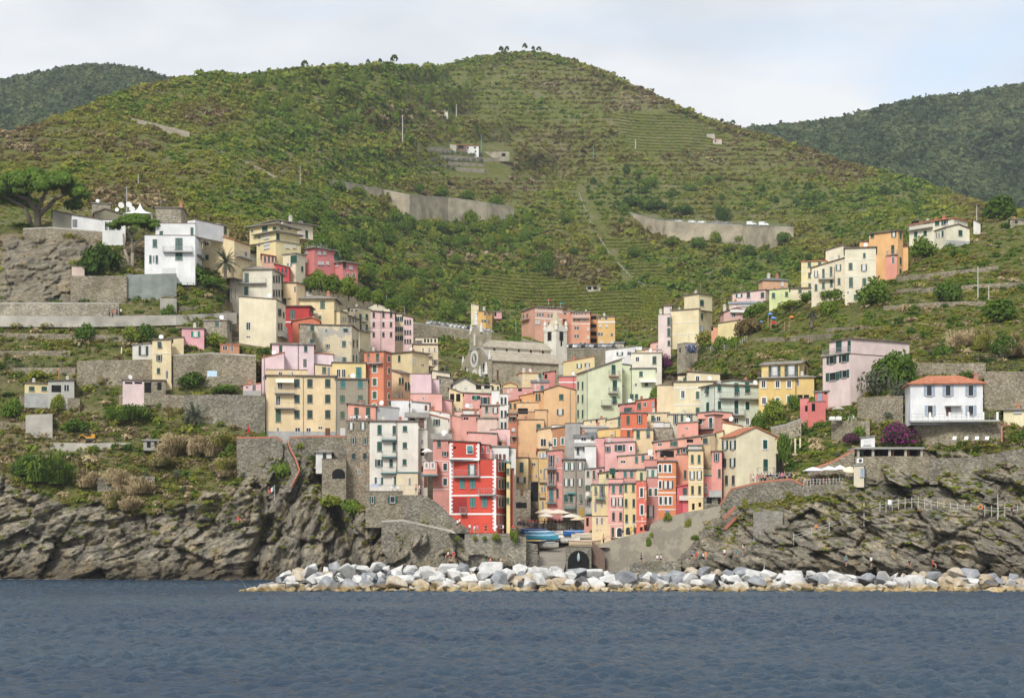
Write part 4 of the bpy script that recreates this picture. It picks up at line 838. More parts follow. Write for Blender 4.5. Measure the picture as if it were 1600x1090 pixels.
# ---- middle of the village, left of the lane
h = HB('pink house with stepped bare gable wall in the middle of the village', 'F3CFD4', 641.5, 674, 584, 640, d=385, roof='p', L=10); h.block('F3CFD4', 674, 686.5, 592.5, 640, d=385.5, roof='p', L=9); h.block('F0B0A4', 641, 690.6, 615, 650, d=380, roof='p', L=8, wins=[('p',661,622,2,4)])
h = HB('grey stone barn wall with green awning above the pink stepped house', 'x', 684, 708, 588, 612, d=402, roof='r', rise=-3, rm='s', mat=M_STONEL, wins=[('c',687,596,2,7)])
h = HB('white cubic house with orange shutter below the orange tower house', 'F2F1EF', 607, 643.5, 625, 668, d=340, roof='f', rm='t', ov=.1, wins=[('c',609,630,2.6,8),('p',640,633,1.2,7)], pipes=[640])
h.block('F2F1EF', 640, 671, 627, 660, d=344, roof='r', rise=-3, rm='s', ov=.3, wins=[('d',665.5,637,4,8,BROWN)])
h = HB('narrow house with brown door under a grey slab roof beside the white tower', 'CFC9BC', 637, 666, 652, 700, d=322, roof='b', rise=9, rm='s', ov=.6, L=5, wins=[('d',659,661,7,15,BROWN),('x',645,656,10,5)], bal=[(655,666,671.5)])
h.block('D9D3C4', 653, 668, 671, 770, d=320, roof='p', L=6, wins=[('p',660,690,3,8),('x',[660],706,6,11),('x',661,732,5,9),('d',665,750,5,22,BROWN)])
h = HB('cream house with sloping red tile edge and one open window above the salmon house', 'F7F1DC', 666.5, 700.5, 655, 695, d=326, roof='l', rise=8.5, rm='t', ov=.2, wins=[('q',682.3,659.5,5,10),('q',682,679,6,5)])
h.block('F1EFE8', 671, 703, 641, 660, d=336, roof='r', rise=-5, rm='t', ov=.15, wins=[('p',688,645,3,4)])
h = HB('narrow salmon house wall right of the cream tile-edged house', 'EFA593', 706.5, 721.5, 652, 690, d=329, roof='l', rise=3, rm='s', ov=.15)
h = HB('yellow house with two open loggia bays under a stepped salmon roof', 'F3D9A0', 701.6, 723, 614, 652, d=368, roof='l', rise=8, rm='s', ov=.3, wins=[('x',[706.5,716],621,6.5,12),('p',[711,718],639,3,5)])
h.block('F0B6AE', 690, 706, 626, 655, d=362, roof='l', rise=3, rm='s', wins=[('p',[694,697],645,2,5)])
h = HB('cream gabled house with side loggia below the church', 'F5ECD4', 707.5, 743.5, 600, 626, d=392, roof='g', rise=10, apex=.52, rm='d', ov=.5, wins=[('p',[712,727],607,1.5,2)])
h.block('F3E7C8', 734, 768, 599, 616, d=396, roof='r', rise=-4, rm='s', wins=[('x',748,605,8,6),('x',761,603,9,9)], bal=[(753,768,614)]); h.block('F3E2B0', 764, 781, 597, 612, d=402, roof='r', rise=-3, rm='s', wins=[('c',[770,778],606.5,2.4,6)])
h = HB('salmon pink house with green open doors below the cream loggia house', 'F0A79A', 720, 768, 613.5, 640, d=376, roof='r', rise=-2.5, rm='b', ov=.3, wins=[('p',744,621,14,7),('c',743,621,4,6.5,BRIGHT),('q',758,625.5,7,11)])
h = HB('salmon house with two green-shuttered windows and grey corner patch', M_PEEL2, 752, 785.5, 633, 665, d=362, roof='f', rm='s', ov=.35, wins=[('c',760.3,639.5,4,9.5),('o',774,641,4.5,9.5)])
h = HB('slim white house with tall dark windows and flower boxes on its roof', 'F2F0E8', 781, 794, 615, 672, d=358, roof='p', L=8, wins=[('c',[784,789.7],[626,646.3,664.5],2.3,10.5,DGREEN)])
h.block('F3F2EE', 768, 781, 610, 640, d=366, roof='p', L=8)
h = HB('white and terracotta jumble of lean-to roofs and terrace in the village middle', 'F2EEE2', 723, 748, 640, 665, d=350, roof='b', rise=4, rm='t', ov=.3, L=6, wins=[('x',[726,730],653,2.5,4)], chim=[(736,.8)])
h.block('E8C9B8', 746, 776.5, 653, 676, d=340, roof='f', rm='s', ov=.3, L=6); h.block('EFA999', 722, 748, 648.5, 665, d=345, roof='f', rm='b', L=5, wins=[('x',[726,730],653.5,2.6,3.5)]); h.block('E7B3A4', 710, 723, 643, 668, d=350, roof='p', L=6)
h = HB('pale pink flat-roofed house with plants on its small balcony above the red building', 'F2C0BC', 776, 797, 670, 715, d=323, roof='p', L=8, wins=[('c',[781],693,3,4),('w',785,693,3,4)], bal=[(778,790,688)])
h.block('F1ADA0', 731, 777, 675.5, 705, d=318, roof='r', rise=-2, rm='b', ov=.2, L=7, wins=[('p',772,677.5,7,4)]); h.block('F3C4BE', 766, 797, 671, 690, d=325, roof='p', L=6)
h = HB('salmon house with grey slab roof and jutting bay left of the red building', 'E49C8C', 676.5, 703, 686.5, 795, d=297, roof='b', rise=11, rm='s', ov=.4, L=6, wins=[('c',686,693,5.4,10,GREEN,0),('q',695.6,708.5,4.6,7.5),('c',695.5,[729,752.5],5.8,10.5,DGREEN,1)], bands=[(720,1),(740.3,1),(764,1)], ext=6)
h.block('EDA98F', 661, 683, 721, 741, xs=None, d=294.5, roof='p', ext=0, L=3, wins=[('p',[666.5,676],727,3.6,8.5,BLUEG,1)]); M, k = h.loc(672, 741.5); g = G(); g.box(-1.45, 1.45, -.25, 2.2, -.2, .1); h.add('corbel', g, mat_flat('teal_beam', (.12,.22,.25), .7), M)
# ---- the red building on the quay
QW = M_WHITE
h = House('vivid red building with white quoins and bands standing on the harbour wall', name='red_building')
h.block(RED, 702, 775.5, 717, 829, xs=791.6, d=290, roof='p', ratio=.9, wins=[('o',737.6,734,6.4,17.5),('c',[722,738.5],755,8,14.5,TEAL),('c',[738.5,757],784,8,14.5,TEAL),('c',[779.6,784.5,789],[728,756,784.6],2.6,14.5,TEAL,1),('p',[779.6,784.5],813,2.6,17)], bands=[(745,2.4),(773.6,2.4),(802.6,2.8)], bal=[(709,750,743.6),(749,775,771.8),(720,730,801)])
def quoins(x, y0, y1, left):
    M, k = h.loc(x, (y0+y1)/2); g = G(); hh = (y1-y0)*h.sc; n = int(hh/.33); s_ = 1 if left else -1
    for i in range(n):
        z = -hh/2+hh*i/n; wd = .62 if i % 2 else .38; xa, xb = (0, wd) if left else (-wd, 0); g.box(xa, xb, -.07, .02, z, z+hh/n)
    h.add('quoins', g, QW, M)
quoins(702.2, 718, 803, True); quoins(775.2, 717, 829, False)
def side_bands():
    for y in (745, 773.6, 802.6):
        M, k = h.loc(783.5, y+.8); g = G(); g.box(-15.8*k/2, 15.8*k/2, -.06, .02, -.14, .14); h.add('string_course', g, QW, M)
side_bands()
M, k = h.loc(729.5, 718.5); g = G(); g.box(-2.35, 2.35, -.55, .02, -.05, .28); g.bar((-2.3,-.5,-.1),(2.3,-.5,-.1),.07,6); h.add('awning', g, M_WHITE, M)
g = G(); [g.bar((x,-.9,-3.0),(x,-.9,-.1),.03) for x in (-2.25, 2.25)]; g.bar((-2.25,-.9,-.1),(2.25,-.9,-.1),.03); h.add('awning_frame', g, M_WHITE, M)
M, k = h.loc(717, 789.3); g = G(); g.box(-1.45, 1.45, -.015, .02, -1.38, 1.40); h.add('recess_shade', g, mat_plaster('A8231C'), M)  # flat panel, the shade of a recess put into a darker red
h.block(RED, 702, 749.5, 691.5, 717, d=290.3, roof='l', rise=2.2, rm='b', ov=.25, L=9, ext=.05, wins=[('v',734,702,8,11.5,TEAL,1),('x',710.5,699,2.4,2.4)], bands=[(716.2,2.6)]); quoins(702.2, 692, 716, True); quoins(749.2, 693, 716, False)
h.block(RED, 749.5, 766, 694, 717, d=294.5, roof='r', rise=-2, rm='b', ov=.2, L=5, ext=.05, wins=[('p',[754,762],702,3,10)])
M, k = h.loc(763, 716); g = G(); [g.box(x-.015,x+.015,-.06,-.03,0,.95) for x in np.arange(-1.4,1.45,.2)]; g.box(-1.4,1.4,-.06,-.02,.95,1.0); h.add('railing', g, M_WHITE, M)
h = HB('tall narrow yellow house squeezed right of the red building', 'EBD48C', 791.4, 797, 722, 830, d=291.5, roof='f', rm=M_TSLAB, ov=.2, L=7, wins=[('c',793.6,[736,757,782],1.3,9.5,OLIVE)])
h = HB('narrow orange-red house edge with white corner right of the yellow strip', 'E0643A', 797, 803, 732, 830, d=293, roof='p', L=7, pipes=[800])
h = HB('white house with brown windows behind the red building corner', 'F3F1EA', 768, 795, 697.5, 740, d=300, roof='f', rm='s', ov=.25, L=6, wins=[('c',[776,781.5,788],713,3,8,BROWN)])
h.block('EDEAE0', 793, 806, 700, 830, d=301, roof='p', L=6, wins=[('p',[797.5],708,4,9)])
# ---- centre and the lane
h = HB('big apricot house with steep plain gable in the centre of the village', 'F0BF85', 850, 899.5, 609.5, 672, d=366, roof='g', rise=7, apex=.46, rm='b', ov=.2, L=12, wins=[('c',877,620,6.6,9),('o',875.4,643.6,5.4,9.3)], pipes=[891], chim=[])
h.block('F0BF85', 807, 850, 656, 716, d=352, roof='r', rise=0, rm='b', ov=.12, L=8, wins=[('c',841.5,666,6.6,8)]); h.block('F0BF85', 836, 856, 641, 670, d=353.5, roof='g', rise=0, apex=.6, rm='b', ov=.12, L=8, pipes=[855])
h = HB('row of small orange terrace houses stepping up behind the apricot house', 'EFB878', 835, 851, 612, 640, d=377, roof='r', rise=0, rm='b', wins=[('c',[838.4,842.8],620,2.6,10.5)])
h.block('EDB36E', 812, 836, 618.5, 645, d=380, roof='r', rise=5, rm='t', ov=.2, wins=[('p',[817,825],628,3,4)]); h.block('EEB46F', 796, 813, 627, 655, d=370, roof='r', rise=3, rm='t', wins=[('c',[797.5,804.5],634,2.4,8)])
h.block('F0C48C', 808, 842, 629, 640, d=368, roof='p', L=4); h.block('D9A777', 808, 843, 643, 660, d=360, roof='p', L=4, wins=[('x',817,642,16,9)])
h = HB('brick-red narrow house with dark windows left of the apricot house', BRK, 794, 807.5, 646, 705, d=352, roof='f', rm='s', wins=[('c',[796.7,803],[654,686],2.4,8.5),('w',802,671,5,5)], bal=[(797,807,650,M_SLAB,.9),(799,807,681,M_SLAB,.9)], L=8)
h = HB('yellow stone-footed house with green shutters beside the dark archway', 'EBD093', 806, 826.5, 715, 766, d=334, roof='f', rm='b', ov=.15, L=7, wins=[('c',815,729.6,6,15),('o',814.5,749.5,7,9.5,DGREEN)], rail=M_PIPE, pipes=[826])
h.block('x', 805, 829, 764, 815, d=331, roof='p', L=7, mat=M_STONE, wins=[('d',815.5,769,4,10,BROWN),('x',813,789,20,9),('x',817,818,18,5)]); h.block('E9C888', 826.5, 841, 716, 753, d=336, roof='p', L=7, wins=[('p',834,725,6,5),('p',[829,838],743.5,3,5)])
h.block('x', 826.5, 842, 752.5, 815, d=338, roof='p', L=7, mat=M_STONEG, wins=[('x',835,768,11.5,30)])
h = HB('narrow mustard house with small balconies left of the tall salmon house', 'E8C878', 841.7, 855, 702, 815, d=327, roof='f', rm='b', L=7, wins=[('o',[846.5,851],711,2.4,8,BLUEG),('p',845,736,2.4,8),('p',850.5,741,2.6,16),('p',[847,851],764,2.4,9),('p',848,790,3,16,GREYB)], bal=[(842,855,752,M_SLAB,.95,.6),(842,852,776,M_SLAB,.95,.5)])
h = HB('peach house with glazed roof bay between the apricot house and the grey patch', 'F3CE98', 840, 864, 671, 705, d=338, roof='r', rise=4, rm='s', ov=.3, wins=[('p',849,691,9,12),('p',858.5,693,4,9)]); h.block('C98A58', 863, 884, 669, 700, d=336, roof='r', rise=3, rm='s', wins=[('c',867,690.5,4,11,TEAL,1),('c',879,689,4,10.5,TEAL,1)]); h.block('F2EDE2', 862, 886, 664, 669, d=337, roof='p', L=3)
M, k = h.loc(868, 699); g = G(); g.box(-1.3, 1.5, -.9, -.82, 0, .75); g.box(-1.3, 1.5, -.9, 0, -.12, 0); h.add('balcony', g, M_IRON, M)
h = HB('tall narrow salmon house with teal balconies overlooking the boats', 'E8968A', 855, 879.6, 704.5, 812, d=322, roof='r', rise=2, rm='s', ov=.25, L=9, wins=[('q',861.5,720,4.6,18.5),('q',861.5,746,4.6,18.5),('c',861.3,773,7,20,TEAL),('p',871,718,3.4,10),('c',871,744,3.6,13),('c',871,770,3.4,14)], bal=[(850,868.6,732,M_TSLAB),(850,868.6,757.6,M_TSLAB),(852,869,785,M_TSLAB)], bands=[(731,1,869,879.5),(757,1,872,879.5)], pipes=[879.4])
h = HB('grey cement wall house with patched roof behind the tall grey house', 'B7B0A3', 883, 906.5, 661, 720, d=332, roof='p', L=9, mat=mat_flat('raw_cement_render', (.36, .345, .32), .95, .22, .7)); h.block('E6E2DA', 905, 925, 661, 675, d=342, roof='r', rise=-2, rm='d', L=5)
h = HB('tall grey house with paired green shutters and teal awning above the boats', 'A79C8C', 880, 913, 717.5, 812, d=318, roof='f', rm='d', ov=.3, L=9, wins=[('o',[885,894],728.3,3.4,11.5),('o',906.5,728,3.2,11.5),('o',[884.7,893],753.6,3.0,11.5,DGREEN),('o',906,753.3,2.8,11.5),('c',884.2,778,6,12),('c',892.4,778,5,12,DGREEN),('v',907,778.5,4,14)], bal=[(881,899,793,M_TSLAB)], pipes=[900])
M, k = h.loc(893, 770.3); g = G(); g.box(-.85, .85, -.5, .0, -.12, .1); g.box(-.85,-.75,-.5,0,-1.1,-.12); g.box(.75,.85,-.5,0,-1.1,-.12); h.add('awning', g, mat_flat('teal_canvas', (.03,.28,.30), .7), M)
M, k = h.loc(909, 800); g = G(); pts = [(-.42, -1.3)]+[(.42*math.cos(t), .55+.42*math.sin(t)) for t in np.linspace(math.pi, 0, 9)]+[(.42, -1.3)]; g.add([(x, -.05, z) for x, z in pts]+[(x, .02, z) for x, z in pts], [tuple(range(len(pts)))]+[(i, len(pts)+i, len(pts)+i+1, i+1) for i in range(len(pts)-1)]); h.add('door', g, mat_flat('ochre_door', (.42,.27,.05), .7), M)
h = HB('white house with grey slope roof and green shutters above the grey house', 'F1F0EC', 897.5, 930, 684, 722, d=328, roof='b', rise=14, rm='d', ov=.3, L=9, wins=[('p',912,682+3,8,7),('c',926,682+2,4,6,DGREEN),('c',903,704,3.6,10.5),('q',915.5,702,4,7),('c',925.3,701,3.2,9)]); M, k = h.loc(913.5, 694.5); g = G(); g.box(-2.1,2.1,-.9,0,-.4,.35); h.add('balcony', g, M_CONC, M)
# ---- church
def arch(h, x, y, w, hh, mat, name='window', y0=-.05, sur=None):
    M, k = h.loc(x, y); n = 10
    def shape(wd, ht, ya, yb_):
        pts = [(-wd/2, -ht/2)]+[(wd/2*math.cos(t), ht/2-wd/2+wd/2*math.sin(t)) for t in np.linspace(math.pi, 0, n)]+[(wd/2, -ht/2)]; m = len(pts); g = G()
        g.add([(a, ya, z) for a, z in pts]+[(a, yb_, z) for a, z in pts], [tuple(range(m))]+[(i, m+i, m+(i+1) % m, (i+1) % m) for i in range(m)]); return g
    o = h.add(name, shape(w, hh, y0, .02), mat, M)
    if sur: h.add('surround', shape(w+.5, hh+.35, y0+.03, .02), sur, M, o)
def church():
    d = 432; h = House('old stone church with white rose window, statues and long slate-roofed nave', 'church', None, 'church')
    h.block('x', 767, 873, 562, 600, xs=728, d=d, roof='b', rise=0, rm='s', mat=M_STONEF, yaw=-30 if False else 28, L=15, wins=[('d',777.5,586,2.4,16,BROWN)], ov=.05, ext=8)
    ev = Vector((h.Mw[0][1], h.Mw[1][1], 0)); eu = Vector((h.Mw[0][0], h.Mw[1][0], 0)); z1 = h.z1; W = h.W; sc = h.sc; Mw = h.Mw
    R = G(); R.prism([(-.2,-.5,z1),(W+1,-.5,z1),(W+1,4.2,z1+2.7),(-.2,4.2,z1+2.7)], .25); h.add('aisle_roof', R, M_CHROOF, Mw)
    g = G(); g.box(0.1, W, 4.2, 10.8, z1-1, z1+3.9); h.add('clerestory', g, mat_plaster('EFE7D3'), Mw)
    for i in range(5): x = W*(.16+.18*i); g = G(); g.box(x-.25, x+.25, 4.12, 4.22, z1+2.9, z1+3.6); h.add('window', g, M_GLASS, Mw)
    R = G(); q = .5; R.prism([(-.2,3.7,z1+3.8),(W+.3,3.7,z1+3.8),(W+.3,7.5,z1+6.0),(-.2,7.5,z1+6.0)], .25); R.prism([(-.2,7.5,z1+6.0),(W+.3,7.5,z1+6.0),(W+.3,11.3,z1+3.8),(-.2,11.3,z1+3.8)], .25); h.add('nave_roof', R, M_CHROOF, Mw)
    # front: shouldered gable, thick slab on the left end (u<0)
    Lf = 15.; mid = Lf/2; yy = lambda v: v
    pts = [(-.4, -8), (Lf+.2, -8), (Lf+.2, z1-.2), (Lf-3.6, z1+2.6), (Lf-4.6, z1+3.4), (Lf-4.6, z1+7.2), (mid, z1+9.4), (4.6, z1+7.2), (4.6, z1+3.4), (3.6, z1+2.6), (-.4, z1-.2)]
    n = len(pts); g = G(); g.add([(-.8, v, z) for v, z in pts]+[(.1, v, z) for v, z in pts], [tuple(range(n))[::-1], tuple(range(n, 2*n))]+[(i, (i+1) % n, n+(i+1) % n, n+i) for i in range(n)]); h.add('facade', g, M_STONEF, Mw)
    g = G()
    for (va, za), (vb, zb) in [(pts[2], pts[3]), (pts[3], pts[4]), (pts[5], pts[6]), (pts[6], pts[7]), (pts[8], pts[9]), (pts[9], pts[10])]: g.bar((-.4, va, za+.1), (-.4, vb, zb+.1), .42, 4)
    g.box(-1.0, -.8, .2, Lf-.6, -1.6+z1-2.2, -1.2+z1-2.2); g.box(-1.0,-.8,4.6,Lf-4.6,z1+3.2,z1+3.6); h.add('cornice', g, M_STONE_TRIM, Mw)
    WM = mat_flat('white_marble', (.72,.70,.66), .6, .08)
    g = G(); [g.add([(-.92-.06*k2, mid+r*math.cos(t), z1+1.0+r*math.sin(t)) for t in np.linspace(0, 6.283, 21)[:-1]], [tuple(range(20))[::-1]]) for k2, r in enumerate((2.3,))]
    rose = h.add('rose_window', g, WM, Mw)
    g = G(); g.add([(-.99, mid+1.35*math.cos(t), z1+1.0+1.35*math.sin(t)) for t in np.linspace(0, 6.283, 17)[:-1]], [tuple(range(16))[::-1]]); h.add('window', g, M_GLASS, Mw, rose)
    g = G()
    for i in range(10): t = i*.6283; g.bar((-1.03, mid+.3*math.cos(t), z1+1+.3*math.sin(t)), (-1.03, mid+1.3*math.cos(t), z1+1+1.3*math.sin(t)), .07)
    g.add([(-1.04, mid+.35*math.cos(t), z1+1.0+.35*math.sin(t)) for t in np.linspace(0, 6.283, 13)[:-1]], [tuple(range(12))[::-1]]); h.add('tracery', g, WM, Mw, rose)
    def arc(v, z, w, hh, m, nm, x=-.86):
        P_ = [(v-w/2, z)]+[(v-w/2*math.cos(t), z+hh-w/2+w/2*math.sin(t)) for t in np.linspace(0, math.pi, 9)]+[(v+w/2, z)]
        g = G(); g.add([(x, a, b) for a, b in P_], [tuple(range(len(P_)))[::-1], ]); h.add(nm, g, m, Mw)
    zb = z1-6.2; arc(mid, zb, 3.4, 4.6, WM, 'portal'); arc(mid, zb, 2.3, 3.7, mat_flat('portal_lunette', (.30,.26,.2), .9), 'tympanum', -.89); arc(mid, zb, 2.0, 1.7, mat_flat('red_brown_door', (.32,.07,.03), .6), 'door', -.92)
    for v in (2.3, Lf-2.3): arc(v, z1-3.2, 1.3, 3.0, M_STONE_TRIM, 'surround'); arc(v, z1-2.9, .8, 2.3, M_GLASS, 'window', -.9); arc(v, zb, 1.5, 2.6, WM, 'side_door_frame'); arc(v, zb, 1.0, 2.0, M_DARK, 'side_door', -.9)
    for v in (2.3, Lf-2.3):
        g = G(); g.add([(-.9, v+.75*math.cos(t), zb+3.4+.75*math.sin(t)) for t in np.linspace(0, 6.283, 13)[:-1]], [tuple(range(12))[::-1]]); h.add('roundel', g, WM, Mw)
    arc(mid, z1+4.3, 1.0, 3.0, WM, 'niche')
    for v, z, s_ in ((mid, z1+9.5, 1.5), (4.6, z1+7.4, 1.1), (Lf-4.6, z1+7.4, 1.1), (-.1, z1, 1.0), (Lf, z1, 1.0), (.3, z1-2.6+.4-1.4, 1.3), (3.8, z1-4., 1.2), (Lf-3.8, z1-4., 1.2), (Lf-.4, z1-4.0, 1.3)):
        g = G(); x = -.4 if z > z1-2 else -1.15
        g.lathe([(.42*s_, 0), (.42*s_, .35*s_), (.3*s_, .4*s_), (.36*s_, .8*s_), (.30*s_, 1.3*s_), (.34*s_, 1.6*s_), (.12*s_, 1.75*s_), (.19*s_, 1.95*s_), (.15*s_, 2.2*s_), (.03*s_, 2.3*s_)], 8, (x, v, z)); h.add('statue', g, WM, Mw)
    # bell tower
    t = House('pale bell tower with twin belfry arches and pointed stone spire behind the church', 'bell tower', None, 'bell_tower')
    PL = mat_plaster('F7F0DE', .12); t.block(PL, 850, 869, 515, 566, xs=886, d=452, roof='p', yaw=45, ext=10)
    W, L, z1, Mw = t.W, t.L, t.z1, t.Mw; SP = mat_roof('spire_stone', (.52,.44,.30), (.62,.54,.38), .5)
    for x in (858.7, 877): arch(t, x, 522, 1.25, 3.4, M_DARK, 'belfry_opening', -.06, M_STONE_TRIM)
    M, k = t.loc(877, 536); g = G(); g.box(-.3, .3, -.05, .02, -.8, .8); t.add('window', g, M_GLASS, M)
    for (x0, x1, y0, y1, ax) in ((0, W, -.12, .3, 0), (W-.3, W+.12, 0, L, 1), (0, W, L-.3, L+.12, 0), (-.12, .3, 0, L, 1)):
        g = G(); m = 9
        for i in range(m):
            u0, u1 = i/m, (i+1)/m; f = lambda u: 1.5*max(0, math.sin(math.pi*min(max((u-.12)/.76, 0), 1)))**.7
            z = max(f((u0+u1)/2), .25)
            if ax == 0: g.box(x0+(x1-x0)*u0, x0+(x1-x0)*u1, y0, y1, z1-.3, z1+z)
            else: g.box(x0, x1, y0+(y1-y0)*u0, y0+(y1-y0)*u1, z1-.3, z1+z)
        t.add('curved_gable', g, PL, Mw)
    g = G(); cx, cy = W/2, L/2; r = min(W, L)*.50; hgt = 34*t.sc; n = 8
    V = [(cx+r*math.cos((i+.5)*6.283/n), cy+r*math.sin((i+.5)*6.283/n), z1-.2) for i in range(n)]+[(cx+r*.95*math.cos((i+.5)*6.283/n), cy+r*.95*math.sin((i+.5)*6.283/n), z1+1.6) for i in range(n)]+[(cx, cy, z1+hgt)]
    g.add(V, [(i, (i+1) % n, n+(i+1) % n, n+i) for i in range(n)]+[(n+i, n+(i+1) % n, 2*n) for i in range(n)]); t.add('spire', g, SP, Mw)
    for a, b in ((.2,.2),(W-.2,.2),(W-.2,L-.2),(.2,L-.2)):
        g = G(); g.lathe([(.55,0),(.55,.9),(.35,1.1),(.5,1.6),(.4,2.1),(.12,2.5),(.05,3.1)], 8, (a, b, z1)); t.add('pinnacle', g, PL, Mw)
    g = G(); g.bar((cx, cy, z1+hgt-.2), (cx, cy, z1+hgt+1.0), .05); g.bar((cx-.35, cy, z1+hgt+.6), (cx+.35, cy, z1+hgt+.6), .05); t.add('cross', g, M_IRON, Mw)
church()
# ---- apartments on the road above the church
h = House('long peach apartment block with ribbon windows on the road above the church', 'apartment block')
h.block('EAAA8C', 836, 879, 479, 540, xs=815, d=610, roof='f', rm='s', ov=.5, yaw=22, wins=[('p',[842,846,850],481,3,4.5),('p',[857,862,866],481.5,3.4,4.5),('p',[873,876],482,2.4,4.5),('p',[840,844,848],491.5,3.4,5.5),('p',[857,862],493,3.4,6),('w',[838,842],503.5,3,6),('p',843,504,3,6),('p',[858,864,871],505,4,5),('c',818,494.5,2.4,6,BRIGHT),('c',824,493,2.4,5,OLIVE),('p',820,483,2.6,4)], bands=[(486.5,1.6,836,879),(498,1.6,836,879)], bal=[(816,828,499.5,mat_flat('salmon_slab',(.55,.28,.2),.9),.9)])
h.block('E9A283', 879, 897, 486, 540, d=612, roof='f', rm='s', ov=.3, wins=[('p',[883],490,5,4),('x',883,500,6,3),('p',[884],513,4,5)])
h.block('EDA37C', 893, 922, 487.5, 542, d=605, roof='f', rm='s', ov=.4, wins=[('p',[897,901,905,909,915],490,3,4),('p',[897,904],500,4,5),('w',[909,917],500,4,4),('p',[899,903],512.5,4,6),('w',919,514,4,6),('p',[899,903],525,3.6,6),('w',919,527,4,6),('p',[907,914],537,4,5)], bands=[(494,1.2),(506,1.2)], bal=[(895,920,497)])
h.block('D8934F', 921, 934, 491, 540, d=612, roof='f', rm='s', ov=.1, wins=[('x',[927.5],[496,509,521,532],9,6)])
h.block('F0BE6E', 934, 961, 494.5, 543, d=606, roof='f', rm='s', ov=.35, wins=[('p',[937,947],497.5,4.4,4),('w',[938,948],509,4,4.5),('p',[936,940],522,3.6,5.5),('p',956,523,4,5.5),('w',[940,956],534.5,4,4.5)], bands=[(503,2.4)], chim=[(944,1.2)])
h = HB('small grey hut at the right end of the peach apartment block', 'C9BBA4', 961, 975, 536, 546, d=600, roof='s', rise=4, rm='d', wins=[('p',[965,970],541,3,3)])
h = HB('yellow house with a round attic window on the road above the church', 'F0BC58', 747, 759, 484, 506, xs=769, d=575, roof='r', rise=-2, rm='s', ov=.4, wins=[('p',758,490,4,5),('p',[754,758],501.5,3.6,5),('p',764,490,2.4,5),('p',764,503,2.6,7)], chim=[(752,1.0)])
h.block('F1E2B4', 736, 748, 477, 498, d=580, roof='l', rise=3, rm='s', wins=[('p',738.6,477.5,2,2),('p',746,490,1.6,5)])
h = HB('little pink hut on a slab terrace right of the yellow road house', 'E9A8A8', 772, 784, 487, 496, d=585, roof='f', rm='s', ov=.3, ext=.4, wins=[('x',774,491,3,6)], L=5)
# ---- houses round the church foot
h = HB('yellow house with open green shutters right of the bell tower', 'F2DC98', 893, 929, 571, 600, d=416, roof='l', rise=0, rm='t', ov=.1, wins=[('o',905,571,4,7),('o',917.5,570,4,6)]) if False else HB('yellow house with open green shutters right of the bell tower', 'F2DC98', 880, 929, 566, 600, d=416, roof='r', rise=9, rm='t', ov=.15, wins=[('o',905,571.5,4,7),('o',917.5,570,4,6)])
h = HB('white house with rough stone front and grey lean-to below the church nave', M_PEEL3, 816, 845, 583, 606, xs=809, d=408, roof='s', rise=2, rm='t', ov=.15, L=6, wins=[('c',843.5,587.5,4.4,8,TEAL),('p',[811.5,814],592,1.4,6)], chim=[(822,1.0),(833,1.0)])
h.block(M_PEEL4, 830, 858, 598, 622, d=402, roof='b', rise=7, rm='d', ov=.2, L=6, wins=[('c',847,605.5,4.4,7,TEAL)]); h.block(M_PEEL4, 787, 832, 606, 632, d=395, roof='p', L=7, wins=[('x',[811,814],603+6,1.4,4)])
h.block('F1D28A', 786, 808, 602, 612, d=400, roof='g', rise=4, rm='t', ov=.2, L=5)
h = HB('red and salmon house corner with chipped paint left of the mint house', 'E58A7C', 850, 867, 582, 600, d=410, roof='r', rise=3, rm='s', wins=[('x',853,588,4,7)], L=6); h.block('E47C74', 873, 901, 588, 620, d=398, roof='f', rm='s', ov=.2, L=7, bands=[(597,2)], pipes=[896])
# ---- mint green house
h = House('large lime green house of many storeys with small balconies right of centre')
h.block('E2E8BC', 915.5, 972, 580, 668, xs=900.7, d=372, roof='r', rise=21, rm='b', ov=.3, ratio=.75, wins=[('c',958.5,577,6,14.5),('c',960.5,602,6.6,16),('v',959.4,625,6.4,12),('c',[903.6,910.6],[602,622.5,646],2,12,GREEN)], bal=[(950.5,966.5,587,mat_flat('terracotta_slab',(.5,.3,.22),.9)),(950,965,613.3),(938.5,955,632.7)], pipes=[917])
h.block('E2E8BC', 963, 985.5, 567.5, 650, d=374, roof='r', rise=-3, rm='d', ov=.25, L=9, wins=[('w',974,577.5,3,4.5),('w',974,601,2.4,4),('c',[988-1.5],619,4.5,8)], ); h.block('E5EAC4', 985.5, 1024.5, 575.5, 640, d=378, roof='f', rm='d', ov=.25, L=9, wins=[('c',1001.5,584,5.4,8),('p',993.5,601,4,5),('c',1010,600.5,5,5),('c',[987.5,994.5],619.5,5,8)], pipes=[986.5])
M, k = h.loc(1013, 595); g = G(); g.add([(-1.7,-.02,.15),(1.7,-.02,.15),(1.7,-1.2,-.3),(-1.7,-1.2,-.3),(-1.7,-.02,.08),(1.7,-.02,.08),(1.7,-1.2,-.38),(-1.7,-1.2,-.38)], [(0,3,2,1),(4,5,6,7),(2,3,7,6),(0,1,5,4),(1,2,6,5),(3,0,4,7)]); h.add('awning', g, M_WHITE, M)
h.block('E9ECCE', 930, 985, 649, 668, d=369, roof='p', L=4) if False else None
h = HB('white cream house with flat roof above the lime green house', 'F4EDD4', 986, 1034, 551.5, 590, d=402, roof='f', rm='s', ov=.15, wins=[('p',996,561,5.4,7.5,GREEN),('c',1022.5,562.5,6,12,DGREEN)], L=8)
h.block('F2F1EC', 946, 992, 547, 566, d=408, roof='r', rise=5, rm='s', ov=.1, wins=[('o',968.5,552.5,5,5.5),('p',983,552,6,6)]); h.block('F3F2EE', 978, 1003, 541, 555, d=412, roof='p', L=6)
